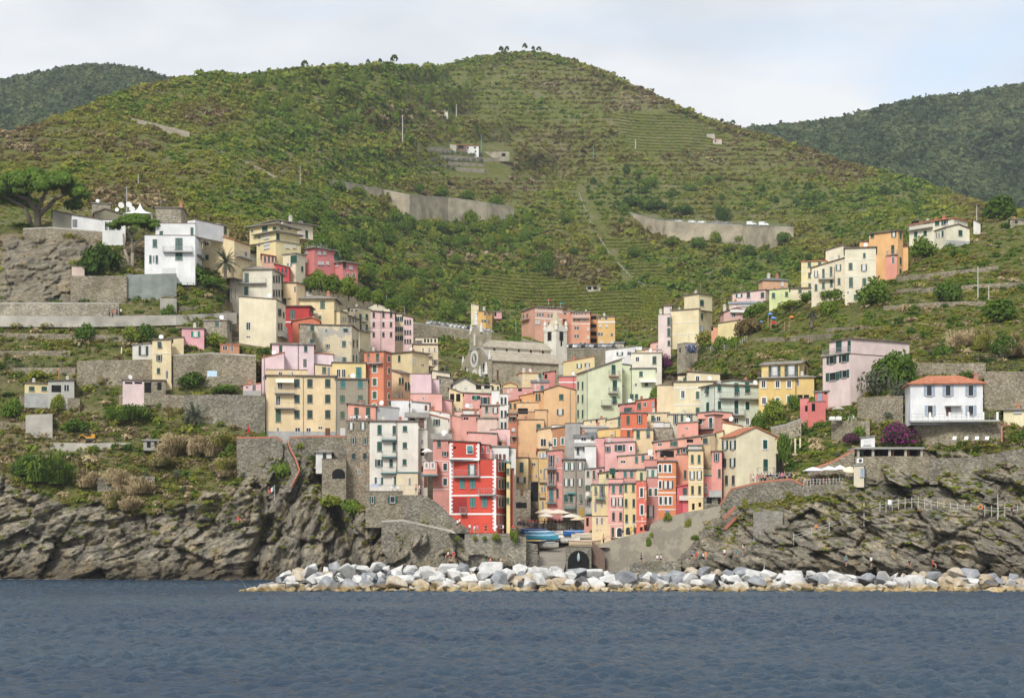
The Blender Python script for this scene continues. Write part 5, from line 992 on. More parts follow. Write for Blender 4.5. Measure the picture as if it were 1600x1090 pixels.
h.block('F3C7B6', 1008, 1034, 546, 556, d=409, roof='p', L=6, wins=[('p',1027,548,4,2)]); h.block('F3DFA0', 988, 1010, 547.5, 556, d=410, roof='p', L=6)
# ---- houses climbing on the right
h = HB('cream tower-like house with stepped roof terrace on the right slope', 'F3E2B0', 1049, 1092, 482.5, 528, xs=1112.7, d=409, roof='f', rm='b', ov=.2, ratio=1.1, wins=[('c',1096.5,[473,494],5.6,9,GREEN),('o',1096.5,513.5,5,9.5,BLUEG)], bands=[(504,.8),(522,.8)])
h.block('F3E2B0', 1069, 1092, 459, 483, xs=1112.7, d=409, roof='l', rise=0, rm='b', ov=.35, ext=.1, wins=[('c',1096.5,473,5.6,9,GREEN)]); h.block('F2DBD2', 1028.5, 1048, 491, 545, d=411, roof='p', L=8, wins=[('c',1045,[502,519],4.6,13),('c',1045,536,4.2,8)], chim=[(1030,1.4)]); h.block('F2E4D6', 1037, 1050, 477.5, 492, d=414, roof='f', rm='b', L=6, wins=[('p',1048,483,2,5)])
h = HB('low yellow lean-to house with rounded shrubs in front on the right slope', 'F2DD98', 1121.5, 1151.5, 505, 528, d=398, roof='r', rise=4, rm='b', ov=.2); h.block('E8A27C', 1111.5, 1122, 511, 524, d=396, roof='p', L=4, wins=[('x',1113,513,2,7)])
h = HB('grey ruined stone shed beside the blue flowering creeper', 'x', 1058, 1070, 536, 566, xs=1090, d=393, roof='l', rise=0, rm='s', mat=M_STONEL, ov=.02, ratio=1, wins=[('x',1062.6,547,2,7)])
h = HB('small pink and white houses stacked left of the cream tower-like house', 'F0B8A4', 1016, 1030, 536, 556, d=420, roof='r', rise=3, rm='b', wins=[('p',1027,541,3,4)], L=6)
h = House('pink terrace of houses with blue-grey porch roof on the upper right'); h.block('F2CFC6', 1144.5, 1196, 455, 488, xs=1202, d=424, roof='r', rise=2, rm='b', ov=.25, wins=[('o',1155,462,5,5.5),('c',[1169.5,1191.5],461,5,8.5)], ratio=.3)
h.block('F2D2CA', 1139, 1194, 474, 492, d=421, roof='b', rise=6, rm=M_BLUEROOF, ov=.3, L=4, wins=[('p',[1181,1187],485,4,6),('w',[1165,1178],476.5,20,4)]); 
h = HB('small pink gabled bungalow with white awning below the pink terrace', 'EFBDB0', 1131, 1171, 487.5, 506, xs=1125, d=415, roof='g', rise=7, rm='b', ov=.35, ratio=.6, wins=[('p',1146,492,6,6),('p',1163,493,6,8)], chim=[(1134,1.2)]); M, k = h.loc(1155, 486.5); g = G(); g.box(-2.4,2.4,-.8,.02,-.35,.35); h.add('awning', g, M_WHITE, M)
h = HB('lime yellow house strip joined to the pink terrace', 'E0E9A0', 1202, 1235.5, 452.5, 475, d=427, roof='r', rise=2, rm='s', ov=.2, wins=[('c',1208.5,461.5,5,8),('c',1229,459.5,4.6,7)])
h = HB('tan house with low hipped roof and chimneys above the lime yellow strip', 'E3AE84', 1192, 1231, 437, 458, xs=1185, d=440, roof='h', rise=5, rm='d', ov=.35, ratio=.5, wins=[('w',1222.5,443,4,9)], chim=[(1204,1.2),(1217,1.2)])
h = House('large cream house with long green-shuttered flank on the right crest', 'house'); h.block('F5EAC8', 1320, 1368.7, 386.5, 470, d=402, roof='f', rm='b', ov=.3, wins=[('c',1350.5,399,3.8,7.5),('c',1329,416,6,10.5),('o',1350,418,4.6,11,GREYB),('c',1329.6,441,6,15),('c',1350.5,440,6,11),('p',1325,457,3,4),('c',1337,464,6,8)], bands=[(406,.7),(431,.7)], L=9); h.block('F5EAC8', 1290, 1337, 390, 412, d=404, roof='g', rise=7, rm='b', ov=.3, apex=.55, L=10, wins=[('p',1311,401,2.4,6)])
h.block('F1E3C0', 1268, 1320, 417, 470, d=400.5, roof='r', rise=14, rm='b', ov=.3, L=9, wins=[('o',1275,428,3,10,GREYB),('c',1286.5,427,3.6,14),('c',1298.5,424,3.6,14.5),('o',1310,418,4,10),('c',1275,449,4,10),('c',1286.5,446,4,10),('c',1299,443,4,10),('c',1311,439.5,4,10)], bal=[(1279,1302,436)], pipes=[1304]); h.block('F2E2A4', 1252, 1292, 408, 460, d=412, roof='f', rm='t', ov=.2, L=8, wins=[('c',[1264.7,1280.7],[413.5],5,8),('c',[1264.7],430,4,8),('c',1265,446,4,6)], bands=[(424,1),(441,1)]); h.block('F2E2BC', 1235, 1268, 450, 472, d=403, roof='f', rm='b', L=5, wins=[('c',1250,455,5,5),('c',1265,458,4.6,8)])
h = House('tall orange house in steps with brown balconies behind the cream crest house', 'house'); h.block('F1B86E', 1358, 1403, 360.5, 440, xs=1411, d=417, roof='f', rm='b', ov=.4, ratio=.35, wins=[('o',1396.7,366,3.6,9),('c',1407,368,2.4,9),('c',1363,367.5,5,8),('c',1395,389.5,4.4,13),('p',1395.7,406.5,4.4,11),('c',1407,407.7,2.6,11),('c',1406.8,424,2.4,8),('c',1396.7,429,4.4,13)], bal=[(1388,1403,398.5,mat_flat('brown_slab',(.25,.15,.11),.9))])
h.block('F1B86E', 1343, 1384, 376, 440, d=414, roof='f', rm='b', ov=.25, L=7, wins=[('c',1369.7,381.7,5,11),('c',1370.6,405.5,3.6,15),('c',1371,421.5,4,6),('p',1385.6-3,421,3,6)], bal=[(1369,1394,415,mat_flat('brown_slab',(.25,.15,.11),.9)),(1369,1381,431)], rail=None); h.block('EE9A80', 1384, 1402, 400, 436, d=415.5, roof='p', L=4, ext=.3, wins=[('p',1395.7,406.5,4.4,11)]) ; h.block('F1B86E', 1404, 1419, 385, 425, d=420, roof='f', rm='b', ov=.25, L=6)
h = House('cream house with red roof edge and laundry balcony at the top right', 'house'); h.block('F4EBCB', 1420.7, 1490, 341, 388, xs=1512, d=428, roof='f', rm='t', ov=.4, ratio=.5, wins=[('x',[1430,1448],347.5,11,5),('c',1464.5,347.5,6,9),('q',1476.5,346.5,5,10),('p',1497,348,2,3),('c',1431,366,4.6,7.5),('c',1445.7,364.6,4.6,7.5),('c',1446,379,5,5)], bal=[(1422,1457,357.5)], chim=[(1440,1.0),(1453,1.0),(1465,1.3)]); h.block('F4EBCB', 1478.6, 1515, 355, 383, xs=1460, d=423, roof='g', rise=5.5, rm='b', ov=.3, wins=[('c',1500.5,364,5.4,9),('p',[1463.5,1467.5],368,2.4,9),('c',1473,365,2.4,9)], base=(376, M_CONC), ratio=.8)
h = HB('white hut with pitched roof at the far right crest', 'EDE8DA', 1521, 1532, 349, 364, d=432, roof='l', rise=6, rm='b', L=5); h = HB('stone garden shed half hidden at the right edge of the crest', 'x', 1578, 1612, 341, 352, d=455, roof='r', rise=-3, rm='s', mat=M_STONEL, L=6, wins=[('x',1588,347,4,4)])
h = House('white villa with red hipped roof and blue-grey shutters on the right terraces', 'villa', None, 'villa'); h.block('F6F6F5', 1422.5, 1535.7, 599, 658, xs=1414, d=278, ext=.6, roof='h', rise=15, rm='t', ov=.55, ratio=.62, wins=[('q',[1452,1481.4,1517],[610],8,17,BLUEG),('q',[1453.5,1517],641,8,16,BLUEG),('d',1482,642.5,7,13,BROWN),('p',1416.6,615,2,14)], chim=[(1531,.8)])
M, k = h.loc(1490, 635); g = G(); g.box(-1.5,1.2,-1.2,.02,-.02,.1); h.add('door_canopy', g, M_STONE_TRIM, M)
M, k = h.loc(1484, 657.7); tr = G(); tr.box(-6.7, 7.7, -2.6, 0, -.3, 0); h.add('terrace', tr, M_CONC, M)
g = G(); 
for x in (-3.6, -.4, 2.6, 5.0, 7.3): h.add('pillar', G().box(x-.17, x+.17, -2.55, -2.2, 0, 1.3), M_WHITE, M)
g = G()
for x in np.arange(-6.6, 7.4, .9): g.box(x-.02, x+.02, -2.45, -2.41, 0, 1.05)
for z in (.55, 1.05): g.box(-6.6, 7.5, -2.46, -2.42, z-.02, z+.02)
h.add('railing', g, M_GREYIRON, M)
h = HB('small yellow outbuilding with a flat tiled roof at the right edge', 'F0E2B4', 1568, 1640, 639, 647, d=279, roof='b', rise=4, rm='s', ov=.5, L=4, wins=[('w',1590,643.5,10,4)])
h = House('bright yellow house with upper terrace and grey hipped roof on the right', 'house'); h.block('F2CC70', 1185.5, 1244, 590.5, 636, xs=None, d=326, roof='f', rm='d', ov=.3, L=9, wins=[('p',[1193,1215,1233],600,6.4,11,GREEN,1),('p',1193.7,626,6.4,10.5,GREEN,1),('c',1215,627,5.6,11,GREEN,1),('c',1233,623.5,6,10.5,GREEN,1)], pipes=[1243]); h.block('F3D07A', 1190, 1249, 567.6, 591, xs=1263.5, d=328.5, roof='s', rise=6, rm='s', ov=.5, ratio=.9, ext=.1, wins=[('o',1210.3,580,9,16.5,DGREEN),('o',1236.5,579,10,17,DGREEN),('c',1258,578,2.4,11)]); h.block('F3CE78', 1244, 1272, 588, 622, d=325.5, roof='h', rise=4, rm='s', ov=.4, L=8, wins=[('p',1247,598,1.6,10,GREEN),('x',[1250,1260],621,8,9)], base=None)
M, k = h.loc(1216, 590.2); g = G(); g.box(-3.9, 3.6, -1.2, 0, -.1, .05); [g.box(x-.015,x+.015,-1.15,-1.12,.05,1.0) for x in np.arange(-3.8,3.6,.3)]; g.box(-3.8,3.5,-1.16,-1.11,1.0,1.05); h.add('railing', g, M_GREYIRON, M)
h = House('pale pink flat-roofed house with big plain side wall on the right terraces', 'house'); h.block('F4DAD2', 1285.5, 1328.7, 552.5, 612, xs=1392, d=300, roof='p', yaw=50, L=14, wins=[('q',1299.5,562,7.4,13),('q',1319,559,7.4,13),('q',1301,588,10,13),('q',1319.5,584,7,12)], bal=[(1287,1328,552.5,M_SLAB,1.0,.3)]); h.block('F4DAD2', 1296, 1328.7, 529, 553, xs=1392, d=300.3, roof='f', rm='b', ov=.3, yaw=50, L=14, ext=.1, wins=[('c',1310.8,541,8,17),('c',1327,541,4,18)])
h = HB('low rose red house and steps below the pale pink house', 'E07A70', 1273.5, 1300, 611, 632, xs=1314, d=305, roof='f', rm='s', ov=.3, ratio=1.2, wins=[('c',1281.5,620,6,13,BLUEG),('x',1290,614,4,3)]); h.block('DE7068', 1262, 1290, 627, 655, d=308, roof='p', L=5, wins=[('x',1271,636,5,12)]); h.block('E0807A', 1250, 1264, 622, 650, d=311, roof='p', L=5, wins=[('x',1260,638,3,9)])
# ---- right of centre, upper rows
h = House('cream house with shallow gable and white string course left of the pale green house', 'house'); h.block('F4E4B4', 1052.5, 1125, 596, 662, d=340, roof='k', rise=0, L=9, wins=[('p',1067,616,6,12,GREEN,1),('c',1090,617.3,6,12,OLIVE,1),('c',1090,641,6,9)], bands=[(605.5,1.6),(632,1.2)]); h.block('F4E4B4', 1072.5, 1125, 584, 597, d=341, roof='g', rise=4, apex=.03, rm='b', ov=.3, L=9, ext=.1, wins=[('p',1090,592.5,6,10.5,GREEN,1),('c',1069+2,593,3,6)]); h.block('F2DBAE', 1026.7, 1052.5, 602, 640, d=337, roof='p', L=8, wins=[]) ; h.block('F4E4B4', 1059, 1073, 587, 597, d=345, roof='p', L=5, wins=[('c',1069.5,593,4,6)])
h = House('pale green house with long side balconies in the right of the village', 'house'); h.block('DCE6CF', 1117.5, 1187, 601, 668, xs=1095, d=325, roof='f', rm='b', ov=.4, ratio=.7, wins=[('v',1106,610,4.4,14),('c',1106,635.5,4,14),('v',1123,605,4.6,13),('c',1124,632.5,4.4,12),('v',1150.3,608,6.4,20),('v',1167,606,6.4,18),('c',1150.3,636,6.2,21,GREEN,1),('c',1167.7,633.8,6.2,13,GREEN,1),('p',1150.5,657,6,8),('p',1168,658,5,11,TEAL,1)], bal=[(1123.6,1187,622,M_SLAB,1.0,1.1),(1126,1162,647.5,M_SLAB,1.0,1.0)], bands=[(649.5,.8),(622.5,.6)], pipes=[1117])
h.block('DCE6CF', 1117.5, 1187, 597, 602, d=326.5, roof='g', rise=4, apex=.4, rm='b', ov=.4, ext=.1, L=8)
h = House('bright orange house of three levels with white-bannistered balcony right of centre', 'house'); h.block('E9703F', 970, 1011, 645, 706, d=331, roof='f', rm='d', ov=.2, L=8, wins=[('c',981.3,656,4.6,13),('q',999.5,654.6,3.8,13),('c',982,678,4.4,11)], bands=[(669.8,1.4)], ); h.block('E97A55', 994, 1023, 626, 647, d=338, roof='r', rise=4, rm='b', ov=.2, L=6, wins=[('c',998.5,634,5.6,10),('p',1007.5,631.5,5.4,8),('c',1020.5,631,3.4,9,BLUEG)]); h.block('F07C40', 1023, 1050, 622.5, 650, d=339, roof='f', rm='s', ov=.15, L=6, wins=[('p',1016+10,638,1,1)] if False else []); h.block('E58B7C', 968, 994, 632, 650, d=340, roof='r', rise=3, rm='b', L=6, wins=[('c',981.5,640.5,13,7.5,DGREEN)])
M, k = h.loc(1003, 669); g = G(); g.box(-1.7, 2.0, -1.1, 0, -.2, 0); [g.box(x-.06,x+.06,-1.08,-.98,0,.8) for x in np.arange(-1.6,2.0,.24)]; g.box(-1.7,2.0,-1.1,-.96,.8,.9); h.add('balcony', g, M_WHITE, M)
h = House('grey-cream terrace house with a row of green shutters behind the stone wall', 'house'); h.block('DCD3B4', 1044, 1091, 647, 672, d=334, roof='f', rm='s', ov=.2, L=7, wins=[('q',1055.5,655,3,14),('c',1065.5,653,4,11),('q',1077.5,653.5,4.4,11)]); h.block(M_PEEL3, 1011, 1046, 645, 672, d=336, roof='f', rm='s', ov=.15, L=6, wins=[('c',1020,653.5,5,9),('p',1029,654,6,8),('p',1024,655,3,7,GREEN)]); h.block('x', 1021, 1051, 668, 692, d=330, roof='p', mat=M_STONEL, L=6); h.block('F3F2EE', 1021, 1037, 659.5, 668, d=329.5, roof='p', L=1.5, ext=.1); h.block('E3E0D6', 1037, 1047, 660, 668, d=329.7, roof='p', L=1.2, ext=.1)
h = HB('peach house with tilted green shutter below the bright orange house', 'F4D5A0', 990, 1020.7, 671, 712, d=326, roof='f', rm='d', ov=.25, L=8, wins=[('c',997,678.8,5.2,12),('v',1012.4,677,5.4,12),('p',997,703.5,3,2)])
h = House('mustard yellow low house above the pink terrace', 'house'); h.block('EFCB74', 934, 969.5, 671.5, 695, d=333, roof='r', rise=3, rm='s', ov=.15, L=7, wins=[('w',956,676.5,2.6,5)], pipes=[961])
h = HB('peach house of flaking stone with one tall teal shutter left of the orange house', M_PEEL3, 947.5, 970.5, 652, 676, d=336, roof='l', rise=-4, rm='s', ov=.25, L=7, wins=[('c',967.5,657.8,4,16,TEAL)]); h.block('F1D7A4', 912, 947.5, 657.5, 672, d=340, roof='r', rise=4, rm='s', ov=.2, L=6, wins=[('p',923.5,658.5,3,5),('x',932.5,658,3,5)]); h.block('B9B7B0', 906, 950, 668, 690, d=335, roof='b', rise=6, rm=M_CONC, ov=.2, L=7)
h = House('pink house with terrace parapet, flower box and green shutters above the lane', 'house'); h.block('F0B4AE', 945, 992.5, 692, 733, d=323, roof='r', rise=2, rm='d', ov=.2, L=8, wins=[('q',949.8,701.5,4,9.5),('q',968.5,699.5,8,10),('c',986,700.3,3,7,DGREEN,1)], ); h.block('EFABA4', 930, 944.5, 684, 722, d=322, roof='p', L=6); h.block('F0B0AC', 941, 991, 683, 693, d=324, roof='p', L=5)
h = HB('white corner house beside the grey house, with pink terrace above', 'F4F2EE', 913.5, 931.5, 697, 730, d=320, roof='p', L=7)
h = House('salmon house with sloping roof edge and iron balcony in the right middle', 'house'); h.block('F0A690', 1090.5, 1116.5, 648, 690, xs=1143, d=318, roof='k', rise=0, ratio=1.1, wins=[('c',1094.7,658,5,9,GREEN,1),('c',1111,660.5,5,16.5,GREEN,1)], bal=[(1086,1115.5,670.6,M_IRON)]); h.block('EFA08A', 1058, 1091, 661, 700, d=320, roof='r', rise=2, rm='s', ov=.2, L=7, wins=[('p',1073,669,6,3)]); h.block('F0A690', 1090, 1144, 645, 652, d=319, roof='g', rise=2.5, apex=.48, rm='d', ov=.2, L=9, ext=.2)
h = House('salmon terrace house under a long raked slab roof in the right middle', 'house'); h.block('EFA990', 1021, 1102, 690, 722, d=312, roof='r', rise=10, rm='s', ov=.35, L=7, wins=[('c',1053,692.5,11,7.5),('p',1031,694,7,5),('x',1078,688.5,10,5)]); h.block('EFA387', 1026, 1073, 704, 725, d=308.5, roof='r', rise=5, rm='s', ov=.3, L=5, wins=[('c',1059.7,705,4,6),('q',1069,703.5,5,6.5),('x',1042,709,22,10)])
h = House('peachy house with flower-edged balcony above the pink row house', 'house'); h.block('F2BEA6', 965.5, 1027, 712.5, 745, d=315, roof='r', rise=5, rm='s', ov=.25, L=7, wins=[('c',994.4,717.5,4.4,10,TEAL),('c',1004.7,715.5,4.6,9,TEAL),('q',1020,715,5,5,GREEN),('p',973.5,721,8,4.5)]); 
M, k = h.loc(1010, 732); g = G(); g.box(-1.9, 2.0, -1.0, 0, -.15, .0); [g.box(x-.02,x+.02,-.98,-.94,0,.9) for x in np.arange(-1.8,2.0,.22)]; h.add('balcony', g, mat_flat('salmon_railing',(.5,.22,.17),.8), M)
# ---- the front row on the right of the boats
h = House('narrow grey-white house edge with teal balconies right of the tall grey house', 'house'); h.block('CFC6B6', 913.5, 926, 733, 812, d=308, roof='r', rise=1, rm='d', ov=.2, L=8, wins=[('c',918.7,740,3,9),('c',[916.5,920.5],762,2.6,9,OLIVE),('q',918.5,785,3.6,12,DGREEN)], bal=[(917,924,776,M_TSLAB),(914.5,936,801.8,M_TSLAB)]); h.block('F0B6A8', 924, 943, 732.5, 760, d=307.5, roof='r', rise=2, rm='d', ov=.2, L=7, wins=[('c',928,741,3.6,13),('c',938.3,738.5,4.2,10)]); h.block('E4A08C', 913, 928, 806, 836, d=306.5, roof='p', L=5, wins=[('x',918,815,4,13)])
h = House('tall beige and yellow house with roof terrace facing the boats', 'house'); h.block('F1DA9C', 925, 955, 757, 806, d=303.5, roof='f', rm='d', ov=.2, L=9, wins=[('v',930.6,765.6,4,12),('q',940.7,767.5,4,19,DGREEN),('p',930.4,791,3.6,19,GREYB),('p',940,787,3.2,11)], bal=[(930,945,778.7,M_TSLAB)], rail=M_GREYIRON); h.block(M_PEEL3, 925, 956, 806, 845, d=303.2, roof='p', L=9, wins=[('p',[933,940.3],813.5,3,11.5)], ext=6); h.block('F3DE9C', 936, 962, 739, 758, d=306, roof='r', rise=4, rm='b', L=6, wins=[('c',949,741+2,4,7),('x',958,742,3,8)])
h = House('pink row house with white string courses and arched ground window', 'house'); h.block('F0AFA4', 953, 974.3, 756, 845, d=302, roof='f', rm='d', ov=.3, L=9, wins=[('c',[958.4,969.7],764,4.2,11.5,TEAL),('o',[958.8,969.4],784,4.0,12.5,DGREEN),('c',[958.5,969.6],806.3,3.8,12.5,DGREEN),('d',957.4,831,3,15,GREEN)], bands=[(775,1.2),(796,1.2),(819,.9)], ext=5, pipes=[974]); arch(h, 968, 831, .9, 1.6, M_GLASS, 'window', -.05, M_WHITE)
h.block('F2AA9E', 966, 992.5, 734, 757, d=305, roof='f', rm='d', ov=.3, L=7, wins=[('c',[976.7,986.8],740.3,4.6,9.5,TEAL)]); h.block('EFA89C', 950, 974, 748, 757, d=303, roof='p', L=4)
h = House('tall yellow row house with dark shutters between the pink and the red', 'house'); h.block('F1DC9C', 974.4, 994.2, 755, 843, d=301, roof='f', rm='d', ov=.25, L=9, wins=[('c',[977.7,989.5],762,4,11.5,OLIVE),('c',[978.3,990.2],785.3,4,12.5,DGREEN),('c',[979,990.6],809.5,4,12.5,DGREEN),('d',992,828.5,3.2,10,GREEN)], bands=[(818,1)], ext=5); arch(h, 981.5, 829, .8, 1.3, M_GLASS, 'window', -.05)
h = House('narrow red row house with flaking yellow top storey', 'house'); h.block(mat_peel('E8664E','F0DDA0',.57), 994.2, 1010, 751, 838, d=299, roof='p', L=9, wins=[('c',1002.4,769,4.6,14,DGREEN,1),('c',1003,796,4.6,15,DGREEN,1),('x',1002,826,3,6),('x',1008.5,824,2,9)], bands=[(814,.8)], ext=5); h.block('F0DFA8', 994.2, 1009.5, 733.5, 751, d=299.2, roof='f', rm='d', ov=.25, L=8, ext=.1, wins=[('c',1002,744,4.4,12.5,OLIVE)])
h = House('mauve row house with bright green top shutters', 'house'); h.block('D9968C', 1010, 1028.6, 746, 815, d=297.5, roof='p', L=9, wins=[('c',[1016.2,1024.7],768.5,4.6,11.5,OLIVE,1),('o',1016.8,799,5.4,20,DGREEN)], ext=5, pipes=[1010.2]); h.block('F2D8D0', 1010, 1028.6, 730, 746, d=297.6, roof='f', rm='d', ov=.25, L=8, ext=.1, wins=[('o',[1015.4,1024.5],739.5,4.2,12,BRIGHT)]) ; h.block('E89886', 1006, 1027, 718, 731, d=301, roof='p', L=6)
h = House('orange row house with white bands and a small blue shop sign', 'house'); h.block('E68A4C', 1028.6, 1056.7, 720.5, 812, d=296, roof='f', rm='d', ov=.25, L=9, wins=[('c',[1031.3,1039.6,1046.7],731.5,3.4,11.5,DGREEN,1),('c',1031.5,757,3.2,11.5,DGREEN,1),('o',[1040,1047.5],757,2.8,12,DGREEN),('c',[1032.3,1040.2,1047.3],781.7,3.4,12,DGREEN,1),('x',1043,806,4,6)], bands=[(744.7,1.8),(769.4,2),(795.6,1.4)], ext=5, pipes=[1056.6]); M, k = h.loc(1042.8, 800.3); g = G(); g.box(-.28,.28,-.1,.02,-.32,.32); h.add('sign', g, mat_flat('blue_sign',(.08,.22,.55),.5), M)
h = House('salmon house with red ground arch between the orange house and the tan house', 'house'); h.block('EBA184', 1056.7, 1075.5, 710, 772, d=295.2, roof='p', L=8, wins=[('c',1070.5,741,2.4,13,GREEN)], ext=0); h.block(mat_peel('E2606A','EFC4B4',.6), 1058, 1075.3, 760, 808, d=294, roof='r', rise=3, rm=mat_flat('red_porch',(.48,.09,.08),.7), ov=.25, L=8, wins=[('c',1070,767.5,6.4,11,GREEN)], ext=5); arch(h, 1061.8, 793.5, 1.15, 2.9, mat_flat('red_arch',(.42,.06,.07),.8), 'door')
M, k = h.loc(1069, 781); g = G(); g.box(-.85,.85,-.6,0,-.05,.75); h.add('balcony', g, mat_plaster('DDD3C8'), M)
h = House('tan yellow patched house with three rows of green shutters', 'house'); h.block(mat_peel('EFD196','B3A98F',.60), 1075.5, 1099, 703, 806, d=293, roof='f', rm='d', ov=.2, L=9, wins=[('c',[1081.7,1092.3],716.6,4,12.5),('o',[1081.4,1092.6],742,3.4,12.5,DGREEN),('c',[1082,1093],765,4,12.5,DGREEN),('x',1083.3,791,3.4,10),('x',1093.5,788,3,7)], bands=[(729.5,1.4),(753,.7),(776,1.2)], ext=6); h.block('E8CFA0', 1075, 1097, 696, 704, d=294, roof='f', rm='d', ov=.2, L=5, ext=.1, wins=[('w',1084,699.5,12,3)])
h = House('tan and pink house with rough stone upper wall left of the cream gabled house', 'house'); h.block(mat_peel('D9B988','B9A67F',.5), 1097, 1117, 682, 745, d=294.5, roof='r', rise=4, rm='s', ov=.2, L=9, wins=[('c',1102,688.5,7,9,DGREEN)]); h.block('EE9E92', 1112, 1128, 705, 782, d=292.5, roof='f', rm='b', ov=.2, L=8, wins=[('q',1119.5,714,3.4,13),('c',1124,739,2,13,GREEN),('p',1103,765,3,10)]); h.block('F3E1AE', 1098, 1116, 732, 745, d=292, roof='p', L=4, wins=[('x',1116,737,3,7)]); h.block('F0E0AC', 1119, 1130, 676, 705, d=296, roof='r', rise=3, rm='t', ov=.2, L=7)
h.block('EE9288', 1098, 1123, 743, 782, d=291, roof='f', rm=M_TSLAB, ov=.12, L=6, wins=[('p',1103.5,759.5,3.4,11)]); h.block('x', 1100, 1126, 776, 800, d=291.5, roof='p', mat=M_STONEG, L=6, wins=[('x',1108,781,8,10),('x',1124,783,4,9)]) 
M, k = h.loc(1117, 774.5); g = G(); g.box(-1.0,1.15,-.7,0,-.2,.95); h.add('balcony', g, M_CONC, M)
h = House('large pale cream house with gabled front and one small balcony on the right quay', 'house'); h.block('F5E7BE', 1150.5, 1212.6, 681, 762, xs=1127, d=287, roof='g', rise=14.5, apex=.47, rm='t', ov=.3, ratio=.8, wins=[('c',1195.3,694,6.6,14,GREEN,1),('c',1196,726.3,6.6,18.5,GREEN,0),('c',1196,747.5,6,6.5),('o',[1133.3,1145.5],695,4.6,14,DGREEN),('c',1132.5,723,5,14,GREYB),('o',1145,722.5,4.4,14,DGREEN),('c',[1135.5,1146],749.5,4,14,GREYB)], bal=[(1182,1208,739.6,M_WHITE)], ext=8)
h.block('F4E4B8', 1129, 1204, 661, 682, d=299, roof='g', rise=-0.01, rm='t', ov=.1, L=6) if False else h.block('F4E4B8', 1129, 1160, 660, 690, d=299, roof='r', rise=-6, rm='t', ov=.15, L=6)
h.block('F5E3B0', 1212.6, 1230, 684.5, 709, d=288.5, roof='f', rm='t', ov=.15, L=6, ext=.1, wins=[('o',1219.6,694,4.4,9.5,DGREEN)]); h.block('x', 1212.6, 1222, 709, 745, d=292, roof='p', mat=M_DARK, L=3)  # last block is near-black, the passage's shade put into its colour
M, k = h.loc(1234, 699); g = G()
for i in range(4): g.box(-.9+i*.85, -.6+i*.85, -.35+.6*i, -.05+.6*i, -1.1, 1.7)
g.box(-.9, 2.1, -.3, 1.9, -1.3, -1.1); h.add('pergola_pillars', g, mat_plaster('F1DFB4'), M)
# ---- left terraces
h = House('slim yellow tower-house with terrace door on the left terraces', 'house'); h.block('F5DFA8', 238, 268.6, 532, 591, d=345, roof='r', rise=2, rm='b', ov=.3, L=7, wins=[('v',249,538.5,5.6,9.5,DGREEN),('q',248.6,559,4,10,GREYB),('c',247.6,579,4.6,8.5),('p',260.7,585,4,13,TEAL)], bands=[(552,.6)], pipes=[268]); h.block('EFD9A6', 268.6, 287, 529, 549, d=350, roof='r', rise=2, rm='b', ov=.2, L=5)
h = HB('low grey-white annex with glazed door left of the slim yellow tower-house', 'D8D4C8', 207, 238, 540, 562, d=347, roof='r', rise=4, rm='s', ov=.25, L=6, wins=[('o',224,548,7,15,DGREEN)])
h = HB('flat-roofed pink garage with stone porch on the left terraces', 'F1D2CE', 191.6, 225, 594.5, 615.5, d=335, roof='f', rm='b', ov=.2, L=5, wins=[('x',[201,216],598,11,2)]); h.block('x', 225, 259, 594.5, 614, d=338, roof='f', rm='b', mat=M_STONE, L=4, ov=.2, wins=[('x',[231],605,10,16),('x',249,603,6,12)])
h = HB('small pink house with green shutters beside the stone cottage', 'EDA9B0', 284, 319, 513.5, 533, d=357, roof='b', rise=4, rm='s', ov=.3, L=5, wins=[('o',305.5,522,6.5,9,BRIGHT)])
h = HB('square stone cottage with two green windows below the big cream house', 'x', 318, 355, 500.5, 530, xs=362, d=358, roof='f', rm='s', mat=M_STONEL, ov=.25, ratio=.6, wins=[('c',339,506.5,5.6,7),('c',333,521.5,4.6,5),('p',339,522.5,4,8,BROWN),('c',360,512,2,14)])
h = HB('tiny orange brick shed with white window on the stone terrace', 'C98A5C', 344, 374, 539, 552, d=347, roof='f', rm='t', ov=.15, L=3.5, wins=[('p',351.5,543.5,7,8),('p',362,544,4.6,11)])
h = HB('low pink annex with grey plinth beside the pale pink house', 'EFC0C4', 380, 408, 599, 620, d=336, roof='l', rise=-4, rm='t', ov=.1, L=5, wins=[('p',397,605.5,6,10,BLUEG),('p',386,605,5,4)], base=(610, M_CONC))
h = HB('yellow bungalow with brown roof at the far left terraces', 'EBD592', 38.5, 75, 599, 618, d=336, roof='f', rm='b', ov=.3, L=5, wins=[('c',[49.5,69],607,7.6,6.5)], base=(614, M_CONC)); h.block('BFBBAE', 75, 116, 596, 620, d=335, roof='r', rise=2, rm='b', ov=.3, L=5, wins=[('p',[104],606,8,11,BLUEG),('x',88,607,14,11)])
h = HB('square concrete shelter with two dark bays among the reeds', 'A9A698', 224, 247, 688, 702, d=322, roof='f', rm=M_CONC, ov=.35, L=3, ext=.2, wins=[('x',[232.5,244],694.5,5.4,9)])
h = HB('little whitewashed box hut below the small umbrella pine', 'D9BFB0', 112, 132, 417, 430, d=373, roof='p', L=3)
